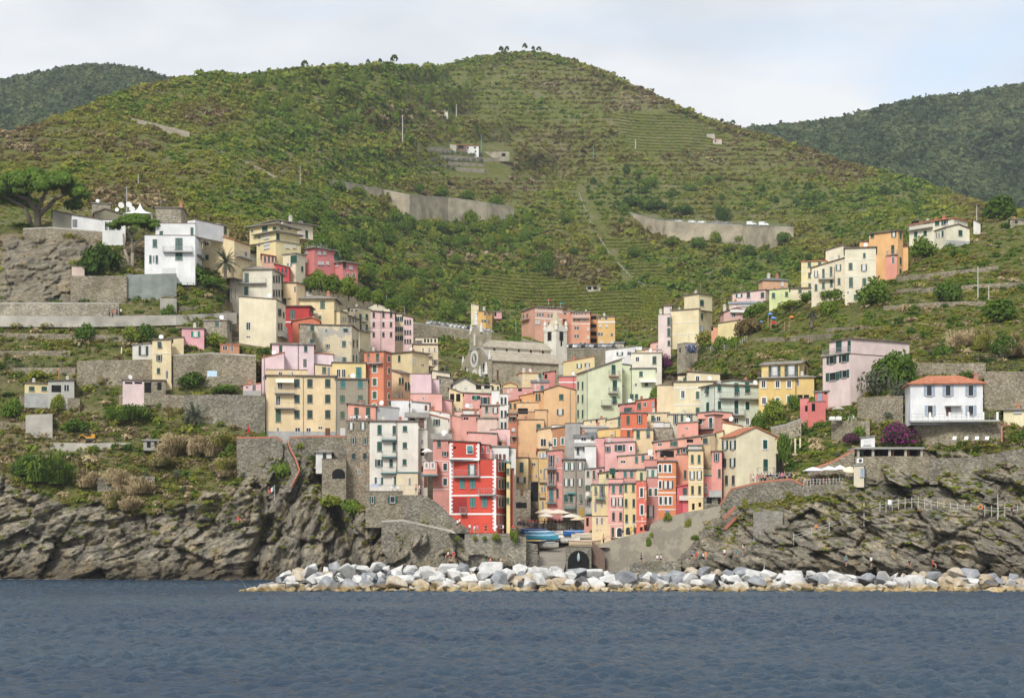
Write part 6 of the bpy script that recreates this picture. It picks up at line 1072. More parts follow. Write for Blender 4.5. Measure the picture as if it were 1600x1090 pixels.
# ---- small house group on the far hill
h = HB('white farmhouse with dark porch on the far terraced hillside', 'EFEDE6', 728, 748, 228, 240, d=985, roof='f', rm='t', ov=.5, L=8, wins=[('p',[731,742],231,3.4,3.4),('p',743,237,3,4)]); h.block('8A6A58', 712, 728, 227, 233, d=986, roof='f', rm='t', L=6, wins=[('x',720,230,13,5)]); h.block('B9B19E', 703, 713, 226, 232, d=990, roof='p', L=5)
h = HB('grey ruined barn beside the white farmhouse on the far hill', 'x', 752, 796, 237, 246, d=985, roof='p', mat=M_STONEL, L=5, wins=[('x',787,242,6,5),('x',759,242,3,5)])
h = HB('stone hut on the upper terraces of the big hill', 'CDBBA8', 1114, 1128, 217, 225, d=1120, roof='f', rm='t', ov=.4, L=6, wins=[('p',1118,221,3,4)]); h.block('B5ABA0', 1104, 1117, 209, 215, d=1135, roof='p', L=6)
h = HB('tiny pale hut at the edge of the pine slope', 'E5E0D0', 690, 700, 174, 180, d=1000, roof='f', rm='s', ov=.5, L=5, wins=[('x',693,177,3,3)])
h = HB('small stone hut beside the vineyard above the apartments', 'C2B7A0', 916, 938, 447, 454, d=730, roof='f', rm='s', ov=.4, L=5, wins=[('x',[921,930],450,6,5)])
# ------------------------------------------------------------------ retaining walls, quay, ramp
M_CONCW = mat_flat('weathered_concrete', (.40, .375, .32), .92, .3, .25); M_SEAW = mat_stone('sea_wall_stone', (.22, .205, .175), (.42, .39, .33), .45, mortar=.3)
M_GGREEN = mat_flat('grey_green_render', (.24, .265, .24), .92, .22, .5)
M_STAINC = mat_flat('stained_concrete', (.36, .31, .225), .92, .4, .18)
M_COPE = mat_flat('terracotta_coping', (.42, .16, .10), .85, .2)
def wall(label, pts, m, name='stone_wall', cat='wall', cope=None, th=None, group=None, par=None, dd=-.6):
    """pts: column, top row, foot row [, depth]; a solid wall that holds back the bank behind it"""
    fr = []; bk = []
    for p in pts:
        x, yt, yb = p[:3]; d = p[3] if len(p) > 3 else Df(x, yb)+dd
        a = P(x, yt, d); b = P(x, yb, d); b.z -= 1.2
        t = th if th is not None else max(1.0, min(14, Df(x, yt)-d+1.0))
        q = a*1; q.x *= (d+t)/d; q.y = d+t; fr.append((a, b)); bk.append(q)
    o = P(pts[0][0], pts[0][2], fr[0][0].y); n = len(pts); V = []
    for (a, b), q in zip(fr, bk): V += [b-o, a-o, q-o, Vector((q.x, q.y, b.z))-o]
    g = G(); Fc = []
    for i in range(n-1):
        j = 4*i; k = j+4; Fc += [(j, k, k+1, j+1), (j+1, k+1, k+2, j+2), (j+2, k+2, k+3, j+3), (j+3, k+3, k, j)]
    Fc += [(0, 1, 2, 3), (4*n-4, 4*n-1, 4*n-2, 4*n-3)]
    g.add(V, Fc); e = empty(name, Matrix.Translation(o), label, cat, group); g.build('masonry', m, e)
    if cope is not None:
        c = G()
        for i in range(n-1): c.bar(fr[i][0]-o+Vector((0, .15, .08)), fr[i+1][0]-o+Vector((0, .15, .08)), .22, 4)
        c.build('coping', cope, e)
    return e
GT = 'dry stone walls of the terraces'
wall('long pale masonry wall above the coastal path on the far left', [(-40,474,499),(90,474,499),(186,474,498)], M_STONEL, cope=M_CONCW)
wall('low concrete parapet of the coastal path on the far left', [(-40,493,501),(100,494,502),(190,493,501),(275,492,499),(370,488,497)], M_CONCW, 'path_parapet', 'parapet', th=.6, dd=-2.5)
wall('smooth grey-green rendered wall below the tall white villa', [(198,429,467),(238,428,466),(276,427,464)], M_GGREEN, 'rendered_wall')
wall('brown rubble wall below the whitewashed box hut', [(110,431,471),(150,431,471),(198,430,470)], M_STONE)
wall('buttressed stone wall holding the pine terrace at the left hilltop', [(36,358,372),(80,356,372),(150,362,374),(186,366,378)], M_STONE, cope=M_CONCW)
wall('pale buttress wall under ivy below the grey-green wall', [(250,466,492),(276,466,490)], M_CONCW, 'rendered_wall')
wall('tall stone wall under the grey-white annex', [(120,564,598),(160,562,599),(205,562,597),(238,561,593)], M_STONE)
wall('long stone wall behind the blue towel on the left terraces', [(270,556,600),(330,552,598),(400,556,602)], M_STONE, cope=M_CONCW)
wall('broad rubble slope wall left of the apricot flats', [(288,617,655),(350,616,660),(414,618,675)], M_STONEG)
wall('stone wall carrying the flat-roofed pink garage', [(186,616,628),(240,616,630),(290,617,632)], M_STONE)
wall('concrete ledge wall beside the yellow digger', [(78,691,698),(140,692,699),(204,691,697)], M_CONCW, 'concrete_wall')
wall('low stone wall with dry red plants on the lower left slope', [(152,746,759),(200,744,757),(242,744,755)], M_STONEG)
wall('stone wall under the yellow bungalow', [(30,619,628),(80,620,630),(125,622,640)], M_STONE)
wall('bare concrete bank on the far left slope', [(40,648,680),(82,646,680)], M_CONCW, 'concrete_wall')
wall('stone wall with red coping below the apricot flats', [(370,684,742),(400,684,744),(432,683,735),(442,690,730)], M_STONEG, cope=M_COPE)
wall('mossy stone wall with red coping right of the cliff stair', [(452,684,712),(490,682,712),(541,682,712)], M_STONEG, cope=M_COPE)
wall('steep stone embankment left of the red building', [(627,773,818,289),(664,773,826,288.5),(690,790,832,288),(702,804,836,287.5),(732,826,852,287)], M_STONEG, th=4)
wall('lower stone embankment with slanting ledge above the bathing rocks', [(596,815,850,287.5),(628,813,880,286.8),(670,822,888,286),(706,830,890,285),(732,850,890,284.5)], M_STONEG, cope=M_CONCW, th=4)
wall('quay wall of mixed stone under the red building', [(726,834,890,283),(760,833,890,283),(800,833,890,283.3),(822,834,890,284)], M_SEAW, 'quay_wall', th=18)
wall('short stone pier left of the boat ramp', [(818,846,890,286.5),(840,850,890,287)], M_STONEG, 'quay_wall', th=10)
wall('weathered concrete sea wall rising below the row houses', [(926,858,892,290),(944,847,892,289),(975,838,892,288),(1014,829,890,287),(1017,819,890,286.8),(1030,811,886,286),(1070,800,876,284),(1100,795,866,282),(1129,789,850,280)], mat_peel('A79D86','938A78',.5), 'sea_wall', th=14)
wall('flat bathing ledge of grey rock behind the breakwater', [(984,879,893,269),(1030,876,893,268),(1064,877,893,268)], M_STONEG, 'rock_ledge', 'rock', th=6)
wall('old stone bastion with terracotta coping on the right quay', [(1126,789,850,279.5),(1144,764,840,278),(1193,753,835,275.5),(1237,749,822,273.5),(1275,768,822,271.5),(1302,774,815,270.5)], M_STONEG, 'bastion_wall', cope=M_COPE, th=9)
wall('smooth pale patch of masonry on the right cliff', [(1177,800,842,266.5),(1200,798,843,265.6),(1223,798,838,265)], mat_stone('pale_ashlar', (.22,.21,.19), (.36,.345,.31), .35, mortar=.2), th=5)
wall('stone wall below the restaurant parasols', [(1252,757,776),(1300,757,772),(1338,757,770)], M_STONEG)
wall('high stone wall under the long pergola restaurant', [(1336,713,748),(1390,712,744),(1452,713,742)], M_STONE)
wall('stone retaining wall below the white villa terrace', [(1427,664,691),(1490,663,691),(1566,662,690)], M_STONE)
wall('stone wall right of the white villa', [(1538,580,640),(1570,580,642),(1640,580,645)], M_STONE)
wall('stone wall behind the red hipped roof of the white villa', [(1405,566,586),(1470,567,590),(1540,567,585)], M_STONE)
wall('brown stone wall left of the white villa', [(1340,621,656),(1380,619,660),(1411,618,662)], M_STONE)
wall('stone wall under the white garden chairs', [(1299,657,686),(1330,657,688),(1359,657,688)], M_STONE)
wall('stone garden wall right of the cream gabled quay house', [(1205,669,690),(1228,664,688),(1252,655,682)], M_STONEL, cope=M_STONE_TRIM)
wall('stone wall at the upper edge of the right cliff', [(1452,716,745),(1520,714,742),(1600,700,740)], M_STONEG)
wall('slanting stone stair wall with red edge above the parasols', [(1262,735,752),(1300,722,745),(1335,703,735)], M_STONE, cope=M_COPE)
for a in ([(1400,432,440),(1470,425,433),(1560,415,424)], [(1400,452,459),(1480,447,455),(1600,440,450)], [(1380,478,484),(1460,472,480),(1540,470,478)], [(1180,528,533),(1250,524,530),(1310,520,527)], [(1290,512,518),(1380,510,516)]): wall('low dry stone terrace wall on the right slope', a, M_STONE, group=GT)
for a in ([(0,520,526),(120,522,528),(210,524,530)], [(0,548,553),(110,548,554)], [(280,478,484),(360,486,492)], [(20,574,580),(118,574,582)], [(0,660,668),(60,662,670)], [(300,585+0,588),(360,588,592)]): wall('low dry stone terrace wall on the left slope', a, M_STONE, group=GT)
wall('high stained concrete wall of the road cut across the green hill', [(516,281,290),(560,289,300),(600,297,310),(640,305,342),(700,309,349),(760,317,350),(803,325,345)], M_STAINC, 'road_wall', cope=M_CONCW)
wall('curved concrete road wall topped by parked vans on the right of the big hill', [(985,332,345),(1010,340,356),(1040,345,370),(1100,349,378),(1160,352,384),(1210,354,386),(1240,355,372)], M_STAINC, 'road_wall', cope=M_GREYIRON)
wall('long road wall with parked cars left of the church', [(640,504,520),(672,508,526),(720,514,534),(768,521,540)], M_STONE, 'road_wall', cope=M_CONCW)
wall('grey stone road wall with parked cars right of the bell tower', [(884,545,568),(920,545,566),(964,545,562)], M_STONEL, 'road_wall', cope=M_CONCW)
wall('road wall between the church and the peach apartments', [(815,530,545),(850,538,552)], M_STONE, 'road_wall', cope=M_CONCW)
for a in ([(668,229,233),(705,232,236)], [(688,242,246),(756,246,251)], [(700,252,256),(758,256,260)], [(712,261,267),(758,264,271)], [(750,247,252),(796,246,251)]): wall('pale terrace wall of the farm on the far hill', a, M_STONEL, group='terrace walls of the far farm')
wall('crumbling pale terrace wall high on the left hill', [(186,180,186),(240,192,198),(296,206,212)], M_STONEL); wall('broken stone wall running down the left hill', [(345,235,240),(395,256,262),(440,280,286)], M_STONEL)
def quay():
    def strip(nm, rows, m):
        V = []; 
        for d, xa, xb, z in rows: V += [((xa-800)/F*d, d, z), ((xb-800)/F*d, d, z)]
        tag(obj(nm, mesh(nm, V, [(2*i, 2*i+1, 2*i+3, 2*i+2) for i in range(len(rows)-1)], m)), kind='structure')
    m = N('ramp_paving'); co = m.coord((.25, 1, 1)); a = m.noise(1.3, 4, co); b = m.noise(.2, 4, m.coord()); wv = m.n('TexWave'); wv.inputs['Scale'].default_value = .22; wv.bands_direction = 'Y'; m.l(m.coord(), 0, wv, 'Vector')
    c = m.ramp(a, 0, [(.3, (.25,.22,.18)), (.7, (.36,.325,.27))]); ln = m.ramp(wv, 0, [(.0, (.72,.72,.72)), (.12, (1,1,1))]); m.color(m.mix(1.0, (c, 0), (ln, 0), 'MULTIPLY')); m.set(m.b, Roughness=.9)
    strip('boat_ramp', [(272,838,880,.2),(284,838,881,1.9),(298,840,886,4.0),(310,842,893,5.8),(320,838,905,7.2),(323,838,905,7.40)], m.m)
    pv = mat_flat('piazza_paving', (.27,.25,.215), .9, .2, .6)
    strip('piazza', [(303,818,838,7.0),(322,800,960,7.39),(352,795,965,7.4)], pv); strip('quay_pavement', [(283.2,700,822,8.35),(291,700,812,8.36)], pv); strip('quay_pavement', [(288,893,952,5.9),(322,905,965,7.36)], pv)
    # the alley: steep paved lane up between the houses
    strip('lane', [(336,826,846,7.45),(352,826,846,12)], pv)
    h = House('stone boat tunnel with a dark arched mouth beside the ramp', 'tunnel', None, 'boat_tunnel'); h.block('x', 884, 924, 854, 890, d=290, roof='p', mat=M_STONEG, L=10, ov=0)
    arch(h, 904, 876, 3.7, 3.6, M_DARK, 'opening', -.06)
    M, k = h.loc(904, 871); g = G(); g.lathe([(.02,-.75),(.24,-.4),(.28,0),(.2,.5),(.03,.9)], 10, (0,-.4,0)); o = obj('fender', g.me('fender', mat_flat('pale_grey_green_fender',(.35,.45,.42),.6), True)); o.matrix_basis = M; tag(o, 'pale grey fender hanging in the mouth of the boat tunnel', 'fender')
    g = G()
    # steps down the right side of the tunnel
    wall('brown stair wall slanting down beside the boat tunnel', [(925,845,868,287.6),(945,862,884,287)], mat_flat('rusty_brown_board',(.17,.11,.08),.8,.2), 'stair_wall', th=.5)
    # terrace deck of the harbour restaurant
    e = empty('restaurant_deck', P(862,833,318), 'raised wooden restaurant deck with dark railing above the boats', 'deck')
    sc = 318/F; g = G(); g.box(-21*sc, 44*sc, 0, 6, 4*sc, 8*sc); g.build('floor', mat_flat('deck_planks',(.12,.08,.055),.8,.2), e)
    g = G(); [g.box(x-.04,x+.04,0,.1,-9*sc,19*sc) for x in np.linspace(-20*sc, 43*sc, 11)]; g.box(-21*sc,44*sc,-.02,.1,19*sc,20*sc); g.build('railing', mat_flat('dark_wood',(.08,.055,.04),.8,.2), e)
    g = G(); [g.box(x-.30,x+.30,.02,.06,8*sc,16*sc) for x in np.linspace(-19*sc, 18*sc, 10)]; g.build('panels', mat_flat('woven_panels',(.28,.25,.2),.9,.2), e)
    g = G(); g.box(0,18*sc,-.08,-.02,-1*sc,4.5*sc); sg = g.build('sign_board', M_WHITE, e); g = G(); [g.box(x,x+.16,-.1,-.08,1.2*sc,2.4*sc) for x in (.5,.75,1.0,1.35,1.55)]; g.build('lettering', M_GREYIRON, sg)
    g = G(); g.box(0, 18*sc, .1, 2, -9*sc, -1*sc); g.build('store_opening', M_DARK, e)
    wall('stone footing wall right of the restaurant deck', [(882,827,842,316),(902,827,842,315),(925,826,843,312)], M_STONE, th=6)
quay()
# ------------------------------------------------------------------ cliff path, poles, railings
def fence(label, pts, n, m, post=1.0, r=.035, rails=(.5, .95), name='railing', lift=0, d=None, cat='railing', group=None):
    """posts and rails along photo points standing on the ground"""
    W_ = [P(x, y, (d or Df(x, y)-.8)) for x, y in pts]; L = [0]
    for a, b in zip(W_[:-1], W_[1:]): L.append(L[-1]+(b-a).length)
    def at(s):
        for i in range(len(W_)-1):
            if s <= L[i+1] or i == len(W_)-2: t = (s-L[i])/max(1e-6, L[i+1]-L[i]); return W_[i].lerp(W_[i+1], t)
    o = W_[0]; e = empty(name, Matrix.Translation(o), label, cat, group); g = G(); q = [at(L[-1]*i/n)-o for i in range(n+1)]
    g.bar((0,0,-.5), (0,0,post), r, 5); pm = g.me('post', m); g = G()
    for p in q: obj('post', pm, e, Matrix.Translation(p))
    for z in rails:
        for a, b in zip(q[:-1], q[1:]): g.bar(a+Vector((0,0,z)), b+Vector((0,0,z)), r*.6, 4)
    g.build('rails', m, e); return e
PALEP = mat_flat('pale_post',(.50,.48,.43),.8,.15)
fence('pale post railing along the path on the right cliff', [(1375,798),(1400,791),(1432,788),(1480,797),(1530,801),(1560,803),(1600,800)], 22, PALEP, 1.3, .06)
fence('pale railing climbing the rock on the right cliff', [(1240,846),(1280,833),(1330,813),(1375,796)], 5, PALEP, 1.3, .06)
fence('wooden railing along the terrace of the restaurant parasols', [(1256,758),(1300,757),(1337,756)], 16, PALEP, 1.1, .05, d=271.5)
fence('grey wooden handrail across the right garden slope', [(1072,553),(1110,548),(1143,545)], 9, PALEP, 1.1, .06, rails=(.4,.75,1.05)); fence('diagonal handrail of the garden steps on the right slope', [(1150,545),(1167,531)], 5, PALEP, 1.1, .06)
fence('brown timber fence behind the white villa', [(1420,592),(1478,562),(1510,561),(1558,563)], 12, M_PIPE, 1.1, .06, rails=(.35,.7,1.05)); fence('brown timber fence at the right edge above the villa', [(1535,580),(1570,578),(1600,579)], 8, M_PIPE, 1.1, .06, rails=(.35,.7,1.05))
fence('dark green mesh fence on the left garden edge', [(274,453),(320,455),(368,464)], 12, M_IRON, 1.8, .05, rails=(.4,.8,1.2,1.7)); fence('blue-green mesh fence at the far left', [(-20,574),(40,575),(98,573)], 8, GM if False else M_IRON, 1.4, .05, rails=(.3,.6,.9,1.3))
fence('wire railing on the far left coastal path wall', [(-30,473),(90,473),(185,473)], 12, M_GREYIRON, 1.0, .03); fence('grey guard rail on the curved road wall', [(985,332),(1040,344),(1100,348),(1240,354)], 20, M_GREYIRON, .9, .07, d=None)
fence('pale steps running straight down the big hill', [(905,302),(917,335),(930,362),(955,400),(985,432),(1006,446)], 34, PALEP, .5, .13, rails=(.3,), name='hill_stairs', cat='stairs')
def pole(label, x, yt, yb, m=None, r=.11, dish=0, name='utility_pole', cross=False, d=None):
    d = d or Df(x, yb)-.5; a = P(x, yb, d); hgt = (yb-yt)/F*d; e = empty(name, Matrix.Translation(a), label, 'pole' if name == 'utility_pole' else 'mast'); g = G(); g.bar((0,0,-1),(0,0,hgt), r*1.3, 6, r*.8); g.build('shaft', m or PALEP, e)
    if cross: g = G(); g.bar((-.7,0,hgt-.4),(.7,0,hgt-.4), .06); g.build('crossbar', m or PALEP, e)
    for k in range(dish):
        g = G(); g.lathe([(.05,0),(.5,.08),(.8,.22),(.82,.24)], 14); o = g.build('satellite_dish', M_WHITE, e, Matrix.Translation((-.9+.9*k if dish > 1 else 0, -.3, hgt*(.2+.25*k)))@Matrix.Rotation(math.radians(105), 4, 'X'))
    return e
pole('wooden pole on the slope above the peach gable house', 469, 258, 299); pole('tall lattice pole halfway up the green hill', 629, 180, 232, PALEP, .25, cross=True); pole('pale pole beside the tiny hut on the pine slope', 713, 163, 180, PALEP, .28)
pole('grey mast with antennas behind the white marquee', 198, 291, 333, M_GREYIRON, .16, 0, 'antenna_mast', True); pole('broken pale post on the left hill with a slack cable', 216, 272, 290); pole('teal pole beside the white farmhouse', 752, 211, 236, mat_flat('teal_pole',(.1,.3,.3),.6), .2); pole('wooden pole on the right terraces', 1528, 416, 466); pole('pole standing on the top right crest', 1526, 321, 352); pole('pole behind the right gardens', 1545, 445, 470)
pole('white flag mast at the top of the right cliff path', 1350, 785, 812, M_WHITE, .07); pole('slim post at the end of the cliff path', 1559, 772, 802, PALEP, .08); pole('orange post by the yellow bungalow', 92, 573, 618, mat_flat('orange_post',(.45,.2,.08),.7), .12); pole('rusty post in front of the long stone wall', 311, 545, 583, M_COPE, .08); pole('dark mast behind the long pink block', 632, 478, 502, M_GREYIRON, .1, 1); pole('grey lamp post left of the bell tower', 806, 500, 522, M_GREYIRON, .12)
pole('slender pole with a lamp above the long pink block', 604, 461, 480, M_GREYIRON, .1); pole('pole among the vineyard terraces of the big hill', 993, 218, 236, PALEP, .3); pole('teal pole on the face of the big hill', 927, 228, 245, mat_flat('teal_pole',(.1,.3,.3),.6), .22)
for x, y in ((189, 321), (201, 320), (206, 327)):
    d = 392; o = empty('satellite_dish', Matrix.Translation(P(x, y, d)), 'big white satellite dish behind the modern white house', 'satellite dish', 'satellite dishes on the left hilltop'); g = G(); g.lathe([(.04,0),(.45,.06),(.7,.19),(.72,.21)], 16); g.build('reflector', M_WHITE, o, Matrix.Rotation(math.radians(80), 4, 'X')@Matrix.Rotation(math.radians(30), 4, 'Y')); g = G(); g.bar((0,.1,0),(0,.3,-2.2),.07); g.build('mount', M_GREYIRON, o)
def marquee():
    d = 384; e = empty('marquee', Matrix.Translation(P(219, 337, d)), 'white peaked marquee on the left hilltop', 'marquee'); s = d/F; g = G(); n = 16; V = []; rings = [(24,0),(16,3.2),(9,6),(4.5,10),(1.2,16),(.3,19)]
    for r, z in rings:
        for i in range(n): t = 2*math.pi*i/n; q = (abs(math.cos(t))**8+abs(math.sin(t))**8)**(-1/8) if r > 10 else 1; V.append((r*s*q*math.cos(t), r*s*q*math.sin(t)*.8, z*s))
    g.add(V, [(k*n+i, k*n+(i+1) % n, (k+1)*n+(i+1) % n, (k+1)*n+i) for k in range(len(rings)-1) for i in range(n)]); g.build('canopy', mat_flat('white_canvas',(.84,.84,.83),.7,.03), e, smooth=True)
    g = G(); [G().bar((a*22*s, b*17*s, 0), (a*22*s, b*17*s, -3), .06).build('pole', M_WHITE, e) for a in (-1,1) for b in (-1,1)]
marquee()
def pergola():
    d = 274; s = d/F; e = empty('pergola_restaurant', Matrix.Translation(P(1340, 713, d)), 'long open restaurant hall with concrete posts under a flat roof on the right cliff', 'restaurant')
    g = G(); g.box(-5*s, 103*s, -.6, 6, 11.5*s, 14.5*s); g.build('roof', M_STONE_TRIM, e); g = G()
    for x in (1, 24, 50, 75, 100): G().box(x*s-.2, x*s+.2, -.1, .3, -.5, 11.4*s).build('post', M_CONCW, e)
    g = G(); g.box(16*s, 100*s, 3.0, 3.1, 0, 11.4*s); g.build('hall_shade', M_DARK, e); g = G()  # near-black sheet, the deep shade of the open hall as colour
    for x in (58, 82): G().box(x*s-.12, x*s+.12, 1, 1.2, 0, 11*s).build('column', M_COPE, e)
    g = G(); g.box(0, 103*s, -.3, 3, -.6, -.1); g.build('floor', M_CONCW, e)
    h = HB('little whitewashed hut with a hatch above the long restaurant roof', 'F2F0EC', 1345, 1367, 684, 700, d=277.5, roof='r', rise=2, rm='s', ov=.25, L=4, wins=[('w',1355,691,10,8)])
    h = HB('small stone kiosk with a teal shuttered window and air conditioner beside the parasols', 'DCCFB2', 1334, 1350, 727, 757, d=271, roof='f', rm=M_STONE_TRIM, ov=.15, L=4, ext=.4, wins=[('c',1347.5,738,6,13,BLUEG)]); M, k = h.loc(1343.5, 723); g = G(); g.box(-.5,.5,-.5,0,0,.75); ac = h.add('air_conditioner', g, M_WHITE, M); g = G(); g.lathe([(.26,0),(.26,.03)], 14); h.add('fan_grille', g, M_IRON, M@Matrix.Translation((.08,-.52,.38))@Matrix.Rotation(math.radians(90), 4, 'X'), ac)
pergola()
# ------------------------------------------------------------------ single trees and shrubs
CR = {}
def crown_me(kind, t, v):
    v = int(v); k = (kind, round(t, 2), v)
    if k in CR: return CR[k]
    if kind == 'bush': V, s = clump(1000, 500+v, 11, .078, .82, .2)
    elif kind == 'tree': V, s = clump(1500, 540+v, 16, .068, 1.05, .2)
    elif kind == 'umb':      # a shallow dome of small needle tufts, hollow below
        r = np.random.default_rng(580+v); c = []
        while len(c) < 46:
            q = r.uniform(-1, 1, 2); R2 = q@q
            if R2 < 1: c.append((q[0]*.86, q[1]*.86, .46*math.sqrt(1-R2*.95)*r.uniform(.72, 1.05)))
        c = np.array(c); n = 9500; j = r.integers(0, 46, n); dr = r.normal(size=(n, 3)); dr /= np.linalg.norm(dr, axis=1)[:, None]; dr[:, 2] = np.where(dr[:, 2] < -.3, -dr[:, 2], dr[:, 2]); q = c[j]+dr*np.array([.19, .19, .10])*r.uniform(.75, 1.1, (n, 1))
        a = np.cross(dr, r.normal(size=(n, 3))); a /= np.linalg.norm(a, axis=1)[:, None]; b = np.cross(dr, a); w_ = (.022*r.uniform(.6, 1.4, n))[:, None]; V = np.stack([q-a*w_-b*w_, q+a*w_-b*w_, q+a*w_+b*w_, q-a*w_+b*w_], 1); s = r.normal(size=n)*.05

    elif kind == 'olive': V, s = clump(1000, 620+v, 12, .062, .85, .3)
    elif kind == 'reed':
        r = np.random.default_rng(640+v); n = 300; a = r.uniform(0, 6.28, n); rr = np.sqrt(r.random(n)); b = np.stack([rr*np.cos(a), rr*np.sin(a), -.05-0*rr], 1); hgt = r.uniform(.3, 1.0, n)*(1-rr*rr*.45); lean = np.stack([np.cos(a), np.sin(a)], 1)*(rr*r.uniform(0, .7, n))[:, None]+r.normal(size=(n, 2))*.2
        tip = b+np.concatenate([lean*hgt[:, None], hgt[:, None]], 1); w_ = np.stack([-np.sin(a+1), np.cos(a+1), np.zeros(n)], 1)*.038; m = b*.45+tip*.55+np.array([0, 0, .06]); dr = np.concatenate([lean*.5+r.normal(size=(n, 2))*.2, -.1+0*hgt[:, None]], 1)
        V = np.stack([b-w_, b+w_, m+w_*1.3, m-w_*1.3], 1); V2 = np.stack([m-w_*1.6, m+w_*1.6, tip+w_*.8, tip-w_*.8], 1); V3 = np.stack([tip-w_*1.5, tip+w_*1.5, tip+dr+w_*.6, tip+dr-w_*.6], 1); V = np.concatenate([V, V2, V3]); s = np.tile(r.normal(size=n)*.09, 3)
    elif kind == 'agave':
        r = np.random.default_rng(660+v); n = 46; a = r.uniform(0, 6.28, n); el = r.uniform(.2, 1.4, n); d = np.stack([np.cos(a)*np.cos(el), np.sin(a)*np.cos(el), np.sin(el)], 1); w_ = np.stack([-np.sin(a), np.cos(a), 0*a], 1)*.07; V = np.stack([d*.08-w_, d*.08+w_, d*.55+w_, d*.55-w_], 1); V2 = np.stack([d*.55-w_, d*.55+w_, d*r.uniform(.85,1.05,n)[:,None]+w_*.1-np.array([0,0,.06]), d-w_*.1-np.array([0,0,.06])], 1); V = np.concatenate([V, V2]); s = r.normal(size=2*n)*.04
    mat = M_GREY if kind in ('olive', 'agave') else M_LEAF
    me = fastmesh('foliage', V.reshape(-1, 3), np.arange(4*len(V)).reshape(-1, 4), mat, {'tint': ('FACE', np.clip(t+s, 0, 1))}); CR[k] = me; return me
M_BARK = mat_flat('grey_brown_bark', (.16, .125, .095), .95, .25, 2.); M_BARKP = mat_flat('pale_bark', (.30, .26, .21), .95, .2, 2.)
def shrub(x, y, wpx, hpx, t, label, group=None, kind='bush', cat='shrub', name=None, d=None):
    d = d or Df(x, y)-.6; s = d/F; o = obj(name or {'reed': 'cane_clump', 'agave': 'agave'}.get(kind, 'shrub'), crown_me(kind, t, (x*7+y*3) % 5)); r = wpx*s/2/(.92 if kind in ('bush', 'olive') else .85)
    top = {'bush': .95, 'olive': 1.0, 'reed': 1.05, 'agave': .9, 'tree': 1.2}[kind]
    o.matrix_basis = Matrix.Translation(P(x, y, d)-Vector((0, 0, .2)))@Matrix.Rotation(x*1.7, 4, 'Z')@Matrix.Diagonal((r, r, hpx*s/top, 1)); return tag(o, label, cat, group)
TRK = {}
def trunk_me(v, lean=.1):
    if v in TRK: return TRK[v]
    r = random.Random(v); g = G(); p = Vector((0, 0, -.06)); q = Vector((r.uniform(-lean, lean), r.uniform(-lean, lean), .5)); g.bar(p, q, .055, 7, .04)
    for i in range(5): a = 6.28*i/5+r.random(); e = q+Vector((math.cos(a)*.3, math.sin(a)*.3, r.uniform(.18, .4))); g.bar(q-Vector((0, 0, r.uniform(0, .15))), e, .03, 5, .012)
    TRK[v] = g.me('trunk', M_BARK); return TRK[v]
def tree(x, y, wpx, hpx, t, label, group=None, kind='tree', name='broadleaf_tree', low=.3, d=None):
    d = d or Df(x, y)-.6; s = d/F; e = empty(name, Matrix.Translation(P(x, y, d)), label, 'tree', group); hh = hpx*s; v = int(x*5+y) % 4
    o = obj('trunk', trunk_me(v), e); o.matrix_basis = Matrix.Diagonal((hh*.6, hh*.6, hh*.9, 1)); r = wpx*s/2/.92
    c = obj('crown', crown_me(kind, t, (x+y*3) % 5), e); c.matrix_basis = Matrix.Translation((0, 0, hh*low))@Matrix.Rotation(x*2.1, 4, 'Z')@Matrix.Diagonal((r, r, hh*(1-low)/1.2, 1)); return e
def umbrella_pine(x, yb, x0, x1, yt, ycb, label, d, v, forks):
    s = d/F; e = empty('umbrella_pine', Matrix.Translation(P(x, yb, d)), label, 'tree'); g = G(); X = lambda px: (px-x)*s; Z = lambda py: (yb-py)*s
    for pts in forks:
        for (a, b, ra), (c, dd_, rb) in zip(pts[:-1], pts[1:]): g.bar((X(a), 0, Z(b)), (X(c), (c-a)*.15*s, Z(dd_)), ra*s, 7, rb*s)
    g.build('trunk', M_BARKP if v else M_BARK, e, smooth=True)
    r = (x1-x0)/2*s/.92; hh = (ycb-yt)*s/.58; c = obj('crown', crown_me('umb', .27, v), e); c.matrix_basis = Matrix.Translation((X((x0+x1)/2), 0, Z(ycb)))@Matrix.Diagonal((r, r*.85, hh, 1))
umbrella_pine(60, 355, -14, 138, 262, 321, 'huge flat-topped umbrella pine at the left hilltop', 386, 0, [[(60,357,6),(58,330,4.6)],[(58,332,4),(44,312,3),(22,304,1.5)],[(58,332,4),(66,310,3),(72,300,1.6)],[(60,338,4),(84,312,3),(104,303,1.4)],[(48,350,4),(40,325,3),(8,308,1.5)]])
umbrella_pine(207, 427, 169, 257, 334, 362, 'slender umbrella pine with two bare stems beside the tall white villa', 374, 1, [[(207,428,3.6),(207,395,2.6),(206,372,1.8),(198,358,1)],[(204,420,2.6),(195,390,2.2),(193,365,1.4)],[(208,385,1.8),(222,372,1.4),(240,360,.8)],[(206,372,1.8),(214,358,1)]])
for i, (x, y, w_, h_) in enumerate(((988,335,44,30),(1028,338,40,28),(1066,343,48,24))): 
    e = tree(x, y, w_, h_, .2, ['dark round umbrella pine at the left end of the curved road wall','dark umbrella pine in the middle of three above the curved road wall','dark umbrella pine nearest the parked vans on the curved road'][i], None, 'tree', 'umbrella_pine', .35, d=Df(x, y)+12)
tree(1128, 350, 26, 32, .12, 'blue-green cedar beside the curved road', None, 'tree', 'cedar_tree', .1, d=Df(1128, 350)+10)
